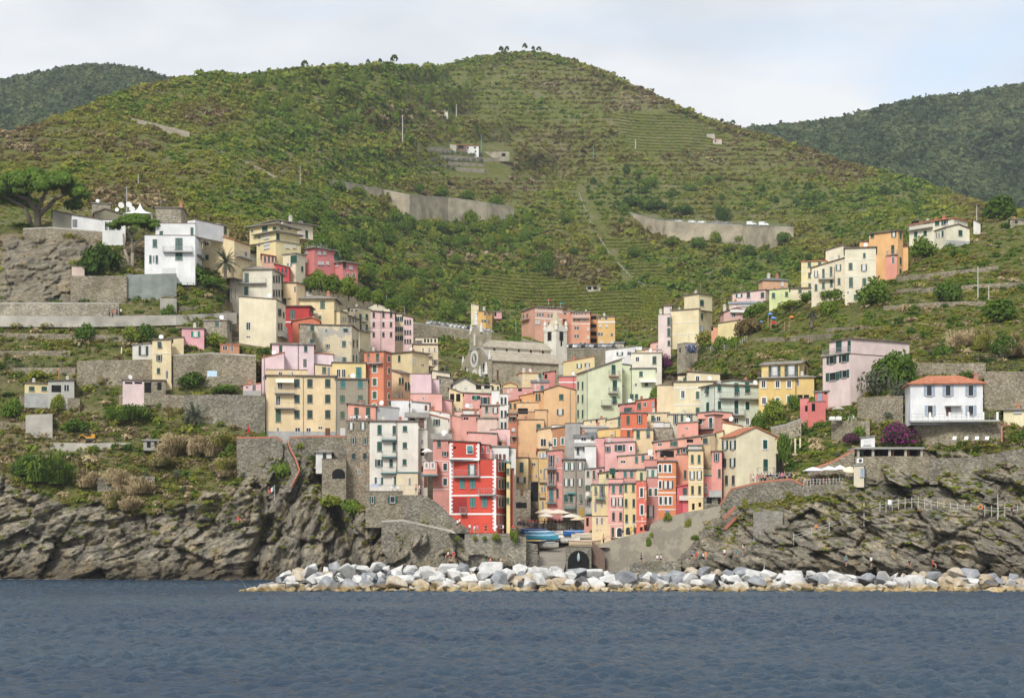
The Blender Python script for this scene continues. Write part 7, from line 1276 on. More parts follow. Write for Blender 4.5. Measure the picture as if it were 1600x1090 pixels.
for x, y, w_, h_, t in ((776,842,15,12,.5),(742,842,8,8,.46),(757,842,8,8,.4),(799,838,6,16,.4),(806,846,9,24,.38),(715,842,8,8,.45),(1018,838,8,10,.45),(1013,852,10,16,.36),(1043,812,14,14,.42),(1075,822,12,16,.56),(1085,842,14,10,.3),(960,842,14,5,.4),(928,832,18,7,.3),(1160,772,24,14,.5),(1188,766,16,10,.5),(1165,792,12,18,.55),(1232,772,12,8,.5),(545,690,14,10,.4),(500,700,16,12,.36),(470,700,14,12,.45),(590,806,24,14,.42),(560,800,26,18,.4)): shrub(x, y, w_, h_, t, 'small caper bush rooted in the harbour masonry', 'caper bushes on the harbour walls', d=Df(x, y)-2.5 if y < 800 else min(Df(x, y)-2, 282.6 if 735 < x < 812 else (286 if 1000 < x < 1050 else 999)))
def palm(x, yb, yc, rpx, label, d, droop=1., t=.5, mat=None):
    s = d/F; e = empty('palm_tree', Matrix.Translation(P(x, yb, d)), label, 'palm tree'); hh = (yb-yc)*s; g = G(); g.bar((0,0,-.5), (.1,0,hh), .38, 8, .3); g.build('trunk', M_BARK, e)
    r = np.random.default_rng(int(x)); n = 46; V = []; tt = []; R_ = rpx*s
    for i in range(n):
        a = r.uniform(0, 6.28); el = r.uniform(-.35, 1.35); p = np.array([.1, 0, hh]); dr = np.array([math.cos(a)*math.cos(el), math.sin(a)*math.cos(el), math.sin(el)]); sd = np.array([-math.sin(a), math.cos(a), 0])
        for k in range(9):
            st = R_/9*(1.05 if el > .2 else .95); q = p+dr*st
            for sg in (-1, 1):
                for u in (.2, .7): b = p+(q-p)*u; l = R_*.17*(1-abs(k-3.5)/8); tip = b+(sd*sg*.8+dr*.65-np.array([0,0,.35]))*l; w_ = dr*R_*.022; V.append([b-w_, b+w_, tip+w_*.3, tip-w_*.3]); tt.append(t+r.normal()*.05)
            p = q; dr = dr+np.array([0, 0, -.13*droop]); dr /= np.linalg.norm(dr)
    V = np.array(V); obj('fronds', fastmesh('fronds', V.reshape(-1, 3), np.arange(4*len(V)).reshape(-1, 4), M_GREY, {'tint': ('FACE', np.clip(np.array(tt), 0, 1))}), e)
palm(352, 433, 410, 25, 'feathery date palm in front of the peach gable house', 374, 1., .3); palm(304, 662, 650, 24, 'low bushy palm below the rubble slope wall', 326, .9, .25); palm(1268, 508, 492, 12, 'small shaggy palm on the right slope below the cream crest house', 362, 1.3, .15); palm(1322, 775, 768, 4, 'tiny palm on the terrace', 268) if False else None
GB = 'garden shrubs on the terraces'
for a in [(300,440,46,38,.2,'dark round bush beside the date palm'),(285,430,26,34,.3,'upright olive-green bush at the corner of the tall white villa','tree'),(330,447,44,20,.22,'low dark hedge behind the green mesh fence'),(160,425,70,52,.12,'dense dark thicket on the slope below the small umbrella pine'),(135,428,40,30,.15,'dark bush beside the whitewashed box hut'),(282,460,18,18,.58,'bright yellow-green bush right of the grey-green wall'),
 (262,499,26,28,.24,'green bush above the coastal path parapet'),(287,500,16,14,.62,'yellow flowering bush on the left bank'),(148,492,16,24,.3,'hanging bush on the pale masonry wall'),(165,482,10,12,.32,'small bush on the path wall beside the hanging one'),(133,530,34,30,.2,'round dark bush in the middle of the left gardens'),(228,528,30,28,.2,'dark bush left of the small pink house'),(205,532,32,26,.42,'olive bush above the slim yellow tower-house'),(300,601,50,22,.2,'dark pruned hedge tree below the slim yellow tower-house'),(60,590,34,16,.5,'yellow-green bush on the far left fence'),(338,540,34,24,.42,'light green bush beside the orange brick shed'),(18,650,34,34,.3,'round bush at the far left edge below the bungalow'),(88,640,26,30,.45,'straggly bush below the grey bungalow annex'),(120,672,38,22,.2,'dark mound bush right of the concrete bank'),(195,655,44,24,.35,'grey-green grass tussock bush below the pink garage'),(160,598,16,6,.62,'yellow bush on the tall stone wall'),(440,745,36,30,.36,'fresh green bush beside the cliff stair'),(410,684,14,12,.35,'small bush at the left foot of the apricot flats'),(360,704,16,14,.3,'grey-green bush left of the stone wall with red coping'),
 (522,790,44,26,.46,'yellow-green thicket below the arched stone cellar'),(552,800,40,26,.34,'green bush on the rock right below the stone tower house'),(350,612,50,14,.28,'green pergola vine left of the low pink annex'),(378,548,20,12,.42,'fresh bush on the stone terrace right of the orange shed')]:
    shrub(*a[:6], group=GB, kind=a[6] if len(a) > 6 else 'bush')
for a in [(1262,470,34,16,.3,'grey-green rounded hedge at the foot of the cream crest house'),(1305,468,48,22,.28,'dark spreading bush before the long shuttered flank'),(1368,475,58,46,.30,'broad green tree covering the corner of the cream crest house','tree'),(1345,468,30,28,.22,'dark tree at the left corner of the cream crest house','tree'),(1440,402,46,36,.32,'leafy tree between the orange house and the top right cream house','tree'),(1495,400,30,14,.25,'trimmed hedge below the top right gabled wing'),(1480,470,50,36,.2,'dark rounded bush on the right terraces'),(1240,482,60,14,.42,'long clipped hedge along the pink terrace garden'),(1250,465,24,18,.18,'dark dome bush beside the lime strip'),(1178,495,44,26,.32,'grey leafy bush right of the pink gabled bungalow'),(1172,522,44,34,.76,'bare twiggy brown bush left of the playground'),
 (1062,530,34,34,.48,'olive young tree at the foot of the cream tower-like house','tree'),(1103,540,36,26,.6,'russet bush left of the round shrubs'),(1126,546,28,26,.36,'left of two round bright green shrubs by the yellow lean-to'),(1147,545,22,24,.36,'right of two round bright green shrubs by the yellow lean-to'),(1080,548,26,22,.24,'dark creeper bush on the ruined stone shed'),(1295,490,36,26,.36,'round green bush right of the playground slope'),(1210,660,40,44,.4,'wide olive bush left of the rose red house','tree'),(1185,672,30,34,.28,'dark bush behind the pale green house'),(1375,615,64,52,.36,'silver olive tree in front of the pale pink house','olive'),(1335,612,40,40,.42,'light green bush left of the silver olive tree'),(1382,607,52,58,.25,'dark green tree above the silver olive tree','tree'),(1404,600,56,64,.24,'tall dark tree right of the pale pink house','tree'),(1568,555,44,38,.2,'dark tree above the right edge of the villa wall','tree'),(1470,558,40,22,.25,'dark bush on the bank above the villa roof'),(1345,685,32,28,.3,'dark bush under the purple creeper') ,(1275,640,30,26,.32,'leafy vine trellis below the rose red house'),(1240,640,22,30,.3,'bush between the yellow house and the rose red house'),
 (1025,640,26,44,.36,'leafy bush climbing between the lime green and the cream houses','tree'),(1560,345,60,46,.2,'dark spreading tree at the top right edge','tree'),(1410,622,40,30,.3,'grey bush below the brown stone wall','olive'),(1395,655,28,20,.45,'silvery bush left of the purple bougainvillea','olive'),(1120,592,30,20,.45,'olive bush above the cream string course house'),(1340,430,30,20,.3,'dark shrub below the orange house'),(1560,500,60,40,.25,'dark bush on the right edge of the terraces','tree'),(1300,735,26,16,.35,'green agave bank above the parasols'),(1225,720,26,54,.24,'ivy mass hanging right of the cream quay house')]:
    k = a[6] if len(a) > 6 else 'bush'; shrub(*a[:6], group=GB, kind=k, cat='tree' if k in ('tree', 'olive') else 'shrub', name={'tree': 'broadleaf_tree', 'olive': 'olive_tree'}.get(k))
rr = random.Random(9); RE = [(75,748,50,56,.3),(45,738,34,36,.27),(98,752,36,40,.33),(205,654,46,30,.3),(182,652,26,22,.33)]
for cx, cy, sx, sy, n in ((290,704,34,8,9),(335,702,18,10,5),(160,752,30,8,7),(210,762,26,8,6),(190,790,24,6,5),(240,724,20,8,5),(345,738,14,8,4),(1520,534,26,6,7),(1565,546,26,8,7)):
    RE += [(cx+rr.uniform(-sx, sx), cy+rr.uniform(-sy, sy), rr.uniform(16, 30), rr.uniform(16, 32), rr.choice((.9, .95, 1.0, 1.0, .6))) for _ in range(n)]
for x, y, w_, h_, t in RE: shrub(x, y, w_, h_, round(t, 2), ['green giant reed clump on the left slope', 'dry straw-coloured cane clump on the slope'][t > .5], ['green reed clumps', 'dry cane clumps'][t > .5], 'reed', 'reeds', d=Df(x, y+3)-.4)
for i in range(26): x = 674+(i % 10)*8.5+rr.uniform(-2, 2); y = (241, 251, 262)[i//10 if i < 26 else 2]+rr.uniform(-1.5, 1.5)+(i % 10)*.3; shrub(x, y, 8, 7, .8, 'small silver olive tree on the terraces of the far farm', 'olive trees of the far farm', 'olive', 'tree', 'olive_tree', d=float(Dn(x, y))-3)
for x, y, w_, h_, t in ((640,356,26,22,.3),(664,360,22,18,.36),(690,362,26,18,.28),(716,364,20,15,.34),(742,362,26,18,.4),(768,364,22,16,.3),(795,360,24,20,.36),(598,322,24,18,.66),(622,318,22,20,.7),(560,306,26,16,.4),(530,298,24,16,.3),(655,300,22,16,.3),(690,308,26,18,.34),(730,314,24,18,.28),(775,322,26,18,.32),(1050,384,30,16,.4),(1090,388,34,18,.3),(1140,392,28,14,.44),(1225,380,30,20,.28)): tree(x, y, w_, h_, t, 'bushy tree at the edge of a concrete road wall', 'trees along the road walls', low=.08, d=float(Dn(x, y))-4)
for x, y, w_, h_, t in ((498,458,34,40,.36),(520,462,36,36,.3),(545,468,40,38,.38),(568,474,34,30,.3),(590,478,30,26,.36),(480,452,20,20,.3),(610,486,30,24,.28)): tree(x, y, w_, h_, t, 'leafy tree below the salmon-pink modern block', 'trees below the salmon block', low=.1, d=min(Df(x, y)-2, 401))
for x, y, w_ in ((275,745,18),(288,768,16),(300,790,14),(350,690,12),(228,745,14),(20,735,18),(380,745,14),(1455,556,18),(1565,560,24),(1310,712,14),(1400,690,26),(1420,692,26)): shrub(x, y, w_, w_*.8, .5+(x % 3)*.15, 'spiky grey-green agave on the steep bank', 'agaves on the banks', 'agave', 'agave')
M_BOUG = mat_leaf('bougainvillea_leaves', [(0, (.03,.06,.02)), (.45, (.06,.09,.03)), (.55, (.30,.02,.20)), (1, (.42,.05,.34))])
for x, y, w_, h_, lab, tt in ((1405,696,66,44,'magenta bougainvillea spilling over the wall left of the white villa', .49), (1330,692,34,22,'smaller dark magenta bougainvillea under the garden chairs wall', .42), (1030+10,575,24,24,'purple bougainvillea beside the white cream house', .52)):
    V, s = clump(3200, int(x), 16, .036, .8, .1); o = obj('bougainvillea', fastmesh('bougainvillea', V.reshape(-1, 3), np.arange(4*len(V)).reshape(-1, 4), M_BOUG, {'tint': ('FACE', np.clip(tt+RNG.normal(size=3200)*.14, 0, 1))})); d = Df(x, y)-1; s_ = d/F; o.matrix_basis = Matrix.Translation(P(x, y, d))@Matrix.Diagonal((w_*s_/1.85, w_*s_/1.85, h_*s_, 1)); tag(o, lab, 'bougainvillea')
M_BLUEF = mat_leaf('blue_creeper', [(0, (.03,.06,.02)), (.5, (.07,.10,.06)), (.6, (.25,.28,.5)), (1, (.4,.42,.65))]); V, s = clump(400, 9, 8, .11, .8, .1); o = obj('flowering_creeper', fastmesh('flowering_creeper', V.reshape(-1, 3), np.arange(1600).reshape(-1, 4), M_BLUEF, {'tint': ('FACE', np.clip(.6+RNG.normal(size=400)*.15, 0, 1))})); d = 389; o.matrix_basis = Matrix.Translation(P(1080, 552, d))@Matrix.Diagonal((1.9, 1.9, 2.6, 1)); tag(o, 'pale blue flowering creeper over the grey ruined shed', 'creeper')
# larger trees standing out of the scrub
def woods():
    r = random.Random(3); k = 0; GW = [('leafy green tree in the wood between the village and the road cut', 'trees of the wood above the village'), ('young pine on the bright green slope of the left ridge', 'pines on the left ridge'), ('dark tree on the lower slope of the big hill', 'trees on the lower slope of the big hill')]
    while k < 78:
        x = r.uniform(470, 860); y = r.uniform(335, 520); yl = 400+(x-470)*.28
        if not (y < yl+50) or inpoly(np.array([x]), np.array([y]), VILLAGE)[0] or (x > 730 and y > 430) or any(inpoly(np.array([x]), np.array([y]), z)[0] for z in NOSCRUB): continue
        s = F/Df(x, y); hh = r.uniform(4.5, 8.5); tree(x, y, hh*s*r.uniform(.8, 1.15), hh*s, r.choice((.26, .32, .38, .3, .44)), *GW[0], low=.12, d=Df(x, y)+1); k += 1
    for k in range(70):
        x = r.uniform(400, 740); y = r.uniform(118, 215); 
        if y < skyl(x)+4: continue
        s = F/Df(x, y); hh = r.uniform(4, 8); tree(x, y, hh*s*.62, hh*s, r.choice((.34, .38, .42)), *GW[1], name='young_pine', low=.05, d=Df(x, y)+1)
    for k in range(60):
        x = r.uniform(860, 1500); y = r.uniform(270, 440)
        if Df(x, y) < 520 or y < skyl(x)+12 or any(inpoly(np.array([x]), np.array([y]), z)[0] for z in NOSCRUB+VINES): continue
        s = F/Df(x, y); hh = r.uniform(4, 7.5); tree(x, y, hh*s*r.uniform(.9, 1.4), hh*s, r.choice((.16, .22, .3, .4)), *GW[2], low=.08, d=Df(x, y)+1)
woods()
def lone_pine(x, y, hpx, wpx, label, group, v):
    d = Df(x, y)+4; s = d/F; e = empty('skyline_pine', Matrix.Translation(P(x, y, d)), label, 'tree', group); hh = hpx*s; g = G(); g.bar((0,0,-1), (.2,0,hh*.9), .16, 5, .06); r = random.Random(v)
    for i in range(6): z = hh*r.uniform(.45, .9); a = r.uniform(0, 6.28); g.bar((0,0,z), (math.cos(a)*wpx*s*.4, math.sin(a)*wpx*s*.4, z+hh*.08), .06, 4, .02)
    g.build('trunk', M_BARK, e); c = obj('crown', crown_me('umb', .12, v % 3), e); c.matrix_basis = Matrix.Translation((0, 0, hh*.5))@Matrix.Diagonal((wpx*s*.5, wpx*s*.5, hh*1.05, 1))
for i, (x, hp, wp) in enumerate(((476,16,12),(505,10,9),(526,10,10),(541,9,9),(575,12,7),(594,13,7),(616,18,13),(420,9,8),(447,8,8))): lone_pine(x, float(skyl(x))+3, hp, wp, 'thin pine standing on the skyline of the left ridge', 'skyline pines of the left ridge', i)
for i, (x, hp, wp) in enumerate(((783,14,9),(792,13,8),(820,15,9),(833,11,6),(842,11,9),(730,6,6),(1012,6,6),(958,7,6),(975,7,7),(1128,9,7),(1145,12,9))): lone_pine(x, float(skyl(x))+2, hp, wp, 'wind-bent pine on the skyline of the big hill', 'skyline pines of the big hill', i+20)
# ------------------------------------------------------------------ breakwater boulders
def hull_me(seed, mat):
    r = random.Random(seed); bm = bmesh.new()
    for i in range(12):
        a = Vector((r.gauss(0, 1), r.gauss(0, 1), r.gauss(0, 1))).normalized()*r.uniform(.72, 1.0); bm.verts.new((a.x*1.15, a.y*.9, a.z*.82))
    bmesh.ops.convex_hull(bm, input=bm.verts); bmesh.ops.delete(bm, geom=[v for v in bm.verts if not v.link_faces], context='VERTS')
    bmesh.ops.bevel(bm, geom=list(bm.edges), offset=.05, segments=2, affect='EDGES', profile=.6)
    bmesh.ops.triangulate(bm, faces=bm.faces); bmesh.ops.subdivide_edges(bm, edges=bm.edges, cuts=1, use_grid_fill=True)
    for v in bm.verts: n = fbm(np.array([v.co.x*2+seed]), np.array([v.co.y*2+v.co.z*2.3]), 3, 3)[0]; v.co *= 1+(n-.5)*.10
    me = bpy.data.meshes.new('boulder'); bm.to_mesh(me); bm.free(); me.materials.append(mat)
    return me
def mat_boulder(name, a, b, c):
    s = N(name); oi = s.n('ObjectInfo'); co = s.coord(); ad = s.n('VectorMath', operation='ADD'); cm = s.n('CombineXYZ'); ml = s.n('Math', operation='MULTIPLY'); ml.inputs[1].default_value = 40; s.l(oi, 'Random', ml, 0); s.l(ml, 0, cm, 0); s.l(co, 0, ad, 0); s.l(cm, 0, ad, 1)
    n = s.noise(1.1, 6, ad, .65); f = s.noise(6, 4, ad, .6); r = s.ramp(n, 0, [(.3, a), (.52, b), (.72, c)]); g = s.ramp(f, 0, [(.3, (.8,.8,.8)), (.7, (1.05,1.05,1.05))])
    # ochre sea-stain from the waterline up
    gm = s.n('NewGeometry'); sp = s.n('SeparateXYZ'); s.l(gm, 'Position', sp, 0); z = s.n('Math', operation='MULTIPLY_ADD'); z.inputs[1].default_value = 2.4; s.l(n, 0, z, 0); s.l(sp, 2, z, 2)
    st = s.ramp(z, 0, [(.0, (0,0,0)), (1, (1,1,1))]); mr = s.n('MapRange'); mr.inputs[1].default_value = 1.35; mr.inputs[2].default_value = 2.3; s.l(z, 0, mr, 0)
    rgb = s.mix(1.0, (r, 0), (g, 0), 'MULTIPLY'); oc = s.ramp(n, 0, [(.3, (.12,.10,.055)), (.5, (.36,.25,.09)), (.7, (.52,.42,.24))])
    s.color(s.mix((mr, 0), (oc, 0), rgb)); s.set(s.b, Roughness=.85); s.bump(f, 0, .35, .08); return s.m
BM = [mat_boulder('white_marble_boulder', (.42,.42,.41), (.62,.61,.58), (.74,.72,.68)), mat_boulder('grey_boulder', (.17,.18,.195), (.28,.29,.305), (.44,.44,.44)), mat_boulder('tan_boulder', (.34,.255,.16), (.48,.40,.29), (.60,.55,.46)), mat_boulder('dark_boulder', (.07,.07,.075), (.12,.12,.125), (.2,.2,.2))]
BME = [[hull_me(40+7*i+k, BM[k]) for i in range(7 if k < 3 else 2)] for k in range(4)]
GBK = 'boulders of the breakwater'
LB = ['white marble boulder heaped in the breakwater', 'blue-grey boulder heaped in the breakwater', 'tan and rust stained boulder heaped in the breakwater', 'black boulder among the pale ones of the breakwater']
def breakwater():
    r = random.Random(12); 
    def top(px): return float(np.interp(px, [372,395,430,480,560,900,960,1000,1130,1190,1220,1330,1500,1640], [917,906,892,880,878,882,878,880,876,880,880,884,882,892]))
    rows = 5; n_done = 0
    for k in range(rows):
        f = k/(rows-1); x = 374+r.uniform(0, 10)+k*9
        while x < 1625 and n_done < 299:
            w_ = (r.uniform(15, 27) if r.random() < .8 else r.uniform(27, 38))*(.85 if k == 0 else 1.0); yt = top(x); 
            if 922-yt > 8+k*6:
                z_top = 7-(yt-845)*241/F; dep = 235.6+f*5.2+r.uniform(-.9, .9); z = -.1+(z_top-.9)*f+r.uniform(-.3, .3); rad = w_*dep/F*.66
                kind = r.choices((0, 1, 2, 3), (.22,.2,.53,.05) if x > 1400 else ((.36,.24,.36,.04) if k < 2 else (.64,.24,.11,.01)))[0]
                if n_done in (31,): kind = 3
                o = obj('boulder', r.choice(BME[kind])); o.matrix_basis = Matrix.Translation(((x-800)/F*dep, dep, z))@Matrix.Rotation(r.uniform(0, 6.28), 4, 'Z')@Matrix.Rotation(r.uniform(-.5, .5), 4, 'X')@Matrix.Diagonal((rad*r.uniform(.9, 1.25), rad*r.uniform(.85, 1.1), rad*r.uniform(.75, 1.0), 1))
                tag(o, LB[kind], 'boulder', GBK); n_done += 1
            x += w_*.80 if k not in (0,) else w_*.86
    # the rubble behind and between
    V = []; Q = []; b = 0; mi = []
    for i in range(640):
        x = r.uniform(384, 1640) if i < 520 else r.uniform(1625, 1860); yt = top(x); f = r.random(); dep = 236.6+f*7; z_top = 7-(yt-845)*241/F; z = -.5+(z_top-.9)*min(1, f*1.35)*.82; me = r.choice(BME[r.choice((0, 1, 2))]); s_ = r.uniform(.5, 1.0); M = Matrix.Translation(((x-800)/F*dep, dep, z))@Matrix.Rotation(r.uniform(0, 6.28), 4, 'Z')@Matrix.Scale(s_, 4)
        if 922-yt < 9: continue
        co = np.empty(len(me.vertices)*3, np.float32); me.vertices.foreach_get('co', co); co = co.reshape(-1, 3); R = np.array(M); V.append(co@R[:3, :3].T+R[:3, 3]); q = np.array([p.vertices[:] for p in me.polygons]); Q.append(q+b); b += len(co)
    tag(obj('breakwater_rubble', fastmesh('breakwater_rubble', np.concatenate(V), np.concatenate(Q), BM[1])), kind='stuff')
breakwater()
def foam():
    r = np.random.default_rng(8); V = []; 
    s = N('sea_foam'); nz_ = s.noise(2.2, 5, s.coord((.5,1,1)), .7); s.b.inputs['Base Color'].default_value = (.75,.78,.78,1); s.set(s.b, Roughness=.6); rr = s.ramp(nz_, 0, [(.52,(0,0,0)),(.62,(1,1,1))]); s.l(rr, 0, s.b, 'Alpha')
    for x0, x1, y in ((376,1860,235.0),(-300,380,301.2)):
        xs = np.arange(x0, x1, 5.); P0 = [((x-800)/F*(y+1.2), y+1.2, .16) for x in xs]; P1 = [((x-800)/F*(y-.7+.5*math.sin(x*.13)+.4*math.sin(x*.05)), y-.7+.5*math.sin(x*.13)+.4*math.sin(x*.05), .13) for x in xs]; n = len(xs)
        tag(obj('foam', mesh('foam', P0+P1, [(i, i+1, n+i+1, n+i) for i in range(n-1)], s.m)), kind='stuff')
foam()
# ------------------------------------------------------------------ people
def skin(name, pts, edges, rad, mat, sub=1):
    me = bpy.data.meshes.new(name); me.from_pydata(pts, edges, []); o = bpy.data.objects.new(name, me); COL.objects.link(o)
    m = o.modifiers.new('s', 'SKIN'); m.use_smooth_shade = True; m2 = o.modifiers.new('u', 'SUBSURF'); m2.levels = sub
    for i, r in enumerate(rad): me.skin_vertices[0].data[i].radius = r if isinstance(r, tuple) else (r, r)
    me.skin_vertices[0].data[0].use_root = True
    dg = bpy.context.evaluated_depsgraph_get(); ev = o.evaluated_get(dg); out = bpy.data.meshes.new_from_object(ev, depsgraph=dg); out.name = name; bpy.data.objects.remove(o); bpy.data.meshes.remove(me)
    out.materials.clear(); out.materials.append(mat); return out
SKIN_M = mat_flat('tanned_skin', (.48,.27,.18), .6, .08); HAIR = [mat_flat('hair_%d' % i, c, .6, .2) for i, c in enumerate(((.02,.014,.01), (.09,.05,.025), (.25,.17,.08)))]
CLO = {k: mat_flat('cloth_'+k, c, .85, .1) for k, c in dict(white=(.72,.72,.70), black=(.015,.015,.018), navy=(.02,.03,.09), red=(.55,.03,.03), pink=(.75,.16,.32), yellow=(.75,.60,.05), teal=(.02,.25,.27), blue=(.08,.2,.5), grey=(.22,.22,.23), beige=(.5,.42,.3), orange=(.75,.25,.06), denim=(.08,.11,.2), green=(.06,.2,.08)).items()}
POSE = {}
def pose(kind):
    if kind in POSE: return POSE[kind]
    sit = kind == 'sitting'; walk = kind == 'walking'; hz = .50 if sit else .92
    hip = (0, 0, hz); ch = (0, .02, hz+.33); nk = (0, .02, hz+.55); hd = (0, 0, hz+.66); ht = (0, 0, hz+.80); st = .2 if walk else .02
    def leg(s):
        if sit: return [(s*.09, -.03, hz-.03), (s*.11, -.42, hz-.03), (s*.11, -.45, hz-.45), (s*.11, -.58, hz-.48)]
        f = s*st; return [(s*.09, 0, hz-.06), (s*.10, -f*.6-.02, .48), (s*.10, f*-.9+.02 if s > 0 else -f*.9+.05, .07), (s*.11, (-f*.9 if True else 0)-.12, .03)]
    def arm(s): e = -.08 if walk else .02; return [(s*.17, .02, hz+.48), (s*.23, .03+e*s, hz+.22), (s*.22, -.10+e*s*2 if not sit else -.22, hz+.04 if not sit else hz+.08), (s*.21, -.14+e*s*2 if not sit else -.30, hz-.04 if not sit else hz+.05)]
    pts = [hip, ch, nk, hd, ht]; ed = [(0,1),(1,2),(2,3),(3,4)]; rad = [(.15,.11), (.16,.11), .055, .085, .075]
    for s in (-1, 1):
        b = len(pts); pts += leg(s); ed += [(0,b),(b,b+1),(b+1,b+2),(b+2,b+3)]; rad += [.085,.06,.04,.035]
        b = len(pts); pts += arm(s); ed += [(2,b),(b,b+1),(b+1,b+2),(b+2,b+3)]; rad += [.05,.042,.033,.03]
    body = skin('body', pts, ed, rad, SKIN_M)
    # shirt: trunk and upper arms
    p = [(0, .0, hz+.02), ch, (0, .02, hz+.50)]; e = [(0,1),(1,2)]; r = [(.165,.125), (.178,.128), (.10,.085)]
    for s in (-1, 1): a = arm(s); b = len(p); p += [a[0], (a[0][0]*.4+a[1][0]*.6, a[0][1]*.4+a[1][1]*.6, a[0][2]*.4+a[1][2]*.6)]; e += [(2,b),(b,b+1)]; r += [.066,.06]
    shirt = skin('shirt', p, e, r, CLO['white'])
    def lower(long):
        p = [(0, 0, hz+.02)]; e = []; r = [(.162,.122)]
        for s in (-1, 1):
            l = leg(s); b = len(p); k = l[1] if not long else l[1]
            p += [l[0], l[1]]; e += [(0,b),(b,b+1)]; r += [.098,.074]
            if long: p.append(tuple(np.array(l[2])*.85+np.array(l[1])*.15)); e.append((b+1,b+2)); r.append(.055)
            else: p[-1] = tuple(np.array(l[1])*.8+np.array(l[0])*.2)
        return skin('trousers' if long else 'shorts', p, e, r, CLO['navy'])
    g = G(); z = hz+.70; g.lathe([(.06,-.06),(.098,.0),(.103,.05),(.085,.11),(.03,.14)], 10, (0, .015, z+.02)); hair = g.me('hair', HAIR[0], True)
    POSE[kind] = dict(body=body, shirt=shirt, trousers=lower(True), shorts=lower(False), hair=hair); return POSE[kind]
PLACE = {}
def person(x, y, kind='standing', top='white', low='navy', long=False, d=None, face=None, where='on the quay', hair=0, label=None, group='people in the village', sc=1.0):
    d = d or Df(x, y)-.7; p = pose(kind); rz = face if face is not None else random.uniform(-1.2, 1.2)
    lab = label or f"{kind} person in {top} top, {low} {'trousers' if long else 'shorts'}, {where}"
    e = empty('person', Matrix.Translation(P(x, y, d))@Matrix.Rotation(rz, 4, 'Z')@Matrix.Scale(sc, 4), lab, 'person', group)
    def put(k, m):
        o = obj(p[k].name.split('.')[0], p[k], e)
        if m is not None: o.material_slots[0].link = 'OBJECT'; o.material_slots[0].material = m
    put('body', None); put('shirt', CLO[top]); put('trousers' if long else 'shorts', CLO[low]); put('hair', HAIR[hair]); return e
C_ = ['white','black','navy','red','pink','teal','blue','grey','beige','orange','green','yellow']
def crowd(lst, where, group, kinds=('standing',), d=None):
    r = random.Random(sum(map(ord, where)))
    for x, y in lst: person(x, y, r.choice(kinds), r.choice(C_), r.choice(['black','navy','beige','denim','grey']), r.random() < .4, d, None, where, r.choice((0,0,1,2)), None, group)
# foot of the red building (rows are where the feet are)
for x, y, k, t, l, lg in ((715,826,'standing','white','black',0),(718,824,'walking','white','navy',0),(734,833,'standing','white','denim',0),(741,835,'standing','white','beige',0),(746,834,'standing','pink','grey',0),(759,834,'standing','black','black',0),(776,834,'walking','white','grey',0),(783,834,'standing','navy','black',1),(786,834,'standing','white','black',0),(802,834,'standing','red','navy',0)): person(x, y, k, t, l, bool(lg), 285.2, None, 'at the foot of the red building', 0, None, 'tourists below the red building')
person(655,771,'standing','white','white',True,298,None,'on the terrace of the white tower house',0,'person all in white on the white tower house terrace'); person(650,771,'standing','orange','black',False,298,None,'beside the person in white on the terrace',0); person(657,773,'sitting','black','black',True,294,None,'on the embankment wall by the white tower house'); person(693,806,'walking','white','beige',False,290,None,'on the steps left of the red building')
for x, y, t, l, lg in ((852,853,'navy','red',0),(864,856,'yellow','navy',0),(870,857,'black','black',0),(875,857,'black','black',0),(898,853,'white','red',0),(831,828,'teal','beige',0),(930,849,'white','black',0),(934,851,'navy','white',0)): person(x, y, 'standing', t, l, bool(lg), 312 if y > 845 else 320, None, 'on the boat ramp', 0, None, 'people on the boat ramp')
person(841,872,'walking','navy','black',True,291,None,'at the left edge of the ramp'); person(840,880,'sitting','white','black',False,289,None,'low on the left edge of the ramp')
crowd([(811,822),(815,822),(818,824),(822,824),(825,823),(829,824),(833,825),(838,824),(826,827)], 'in the lane mouth behind the blue boats', 'crowd in the lane mouth', ('standing','walking'), 318)
crowd([(851,821),(857,822),(863,821),(868,822),(874,821),(880,822),(886,822),(892,822),(898,823),(903,823),(909,824),(914,824)], 'under the cream harbour parasols', 'diners under the harbour parasols', ('sitting',), 320)
crowd([(973,841),(986,838),(991,836),(1002,833),(1007,832),(956,848),(943,850)], 'below the row houses', 'people below the row houses', ('standing',), 291)
crowd([(1173,757),(1177,757),(1183,756),(1187,756),(1190,755),(1195,755),(1199,755),(1204,754),(1209,754),(1214,754),(1218,753),(1222,753),(1226,752),(1230,752),(1234,752)], 'at the bastion wall below the cream house', 'people along the bastion wall', ('standing',), 279)
crowd([(1252,757),(1258,757),(1264,756),(1269,757),(1279,757),(1287,757),(1295,756),(1303,756),(1312,756),(1324,756),(1330,756)], 'under the white cliff parasols', 'diners under the white parasols', ('sitting',), 273)
for x, y, k, t, l in ((700,872,'sitting','white','red'),(709,872,'sitting','red','red'),(703,880,'sitting','black','red'),(766,882,'sitting','orange','navy'),(782,882,'sitting','beige','red')): person(x, y, k, t, l, False, 281, None, 'on the bathing rocks below the quay', 0, None, 'bathers on the rocks')
for x, y, k, t, l in ((372,816,'sitting','red','pink'),(378,816,'sitting','black','red')): person(x, y, k, t, l, False, Df(x, y)-3.5, 0, 'on the big rock of the left cliff', 0, None, 'bathers on the left cliff')
person(420,774,'standing','black','beige',False,306,None,'beside the tricolour flag on the left cliff')
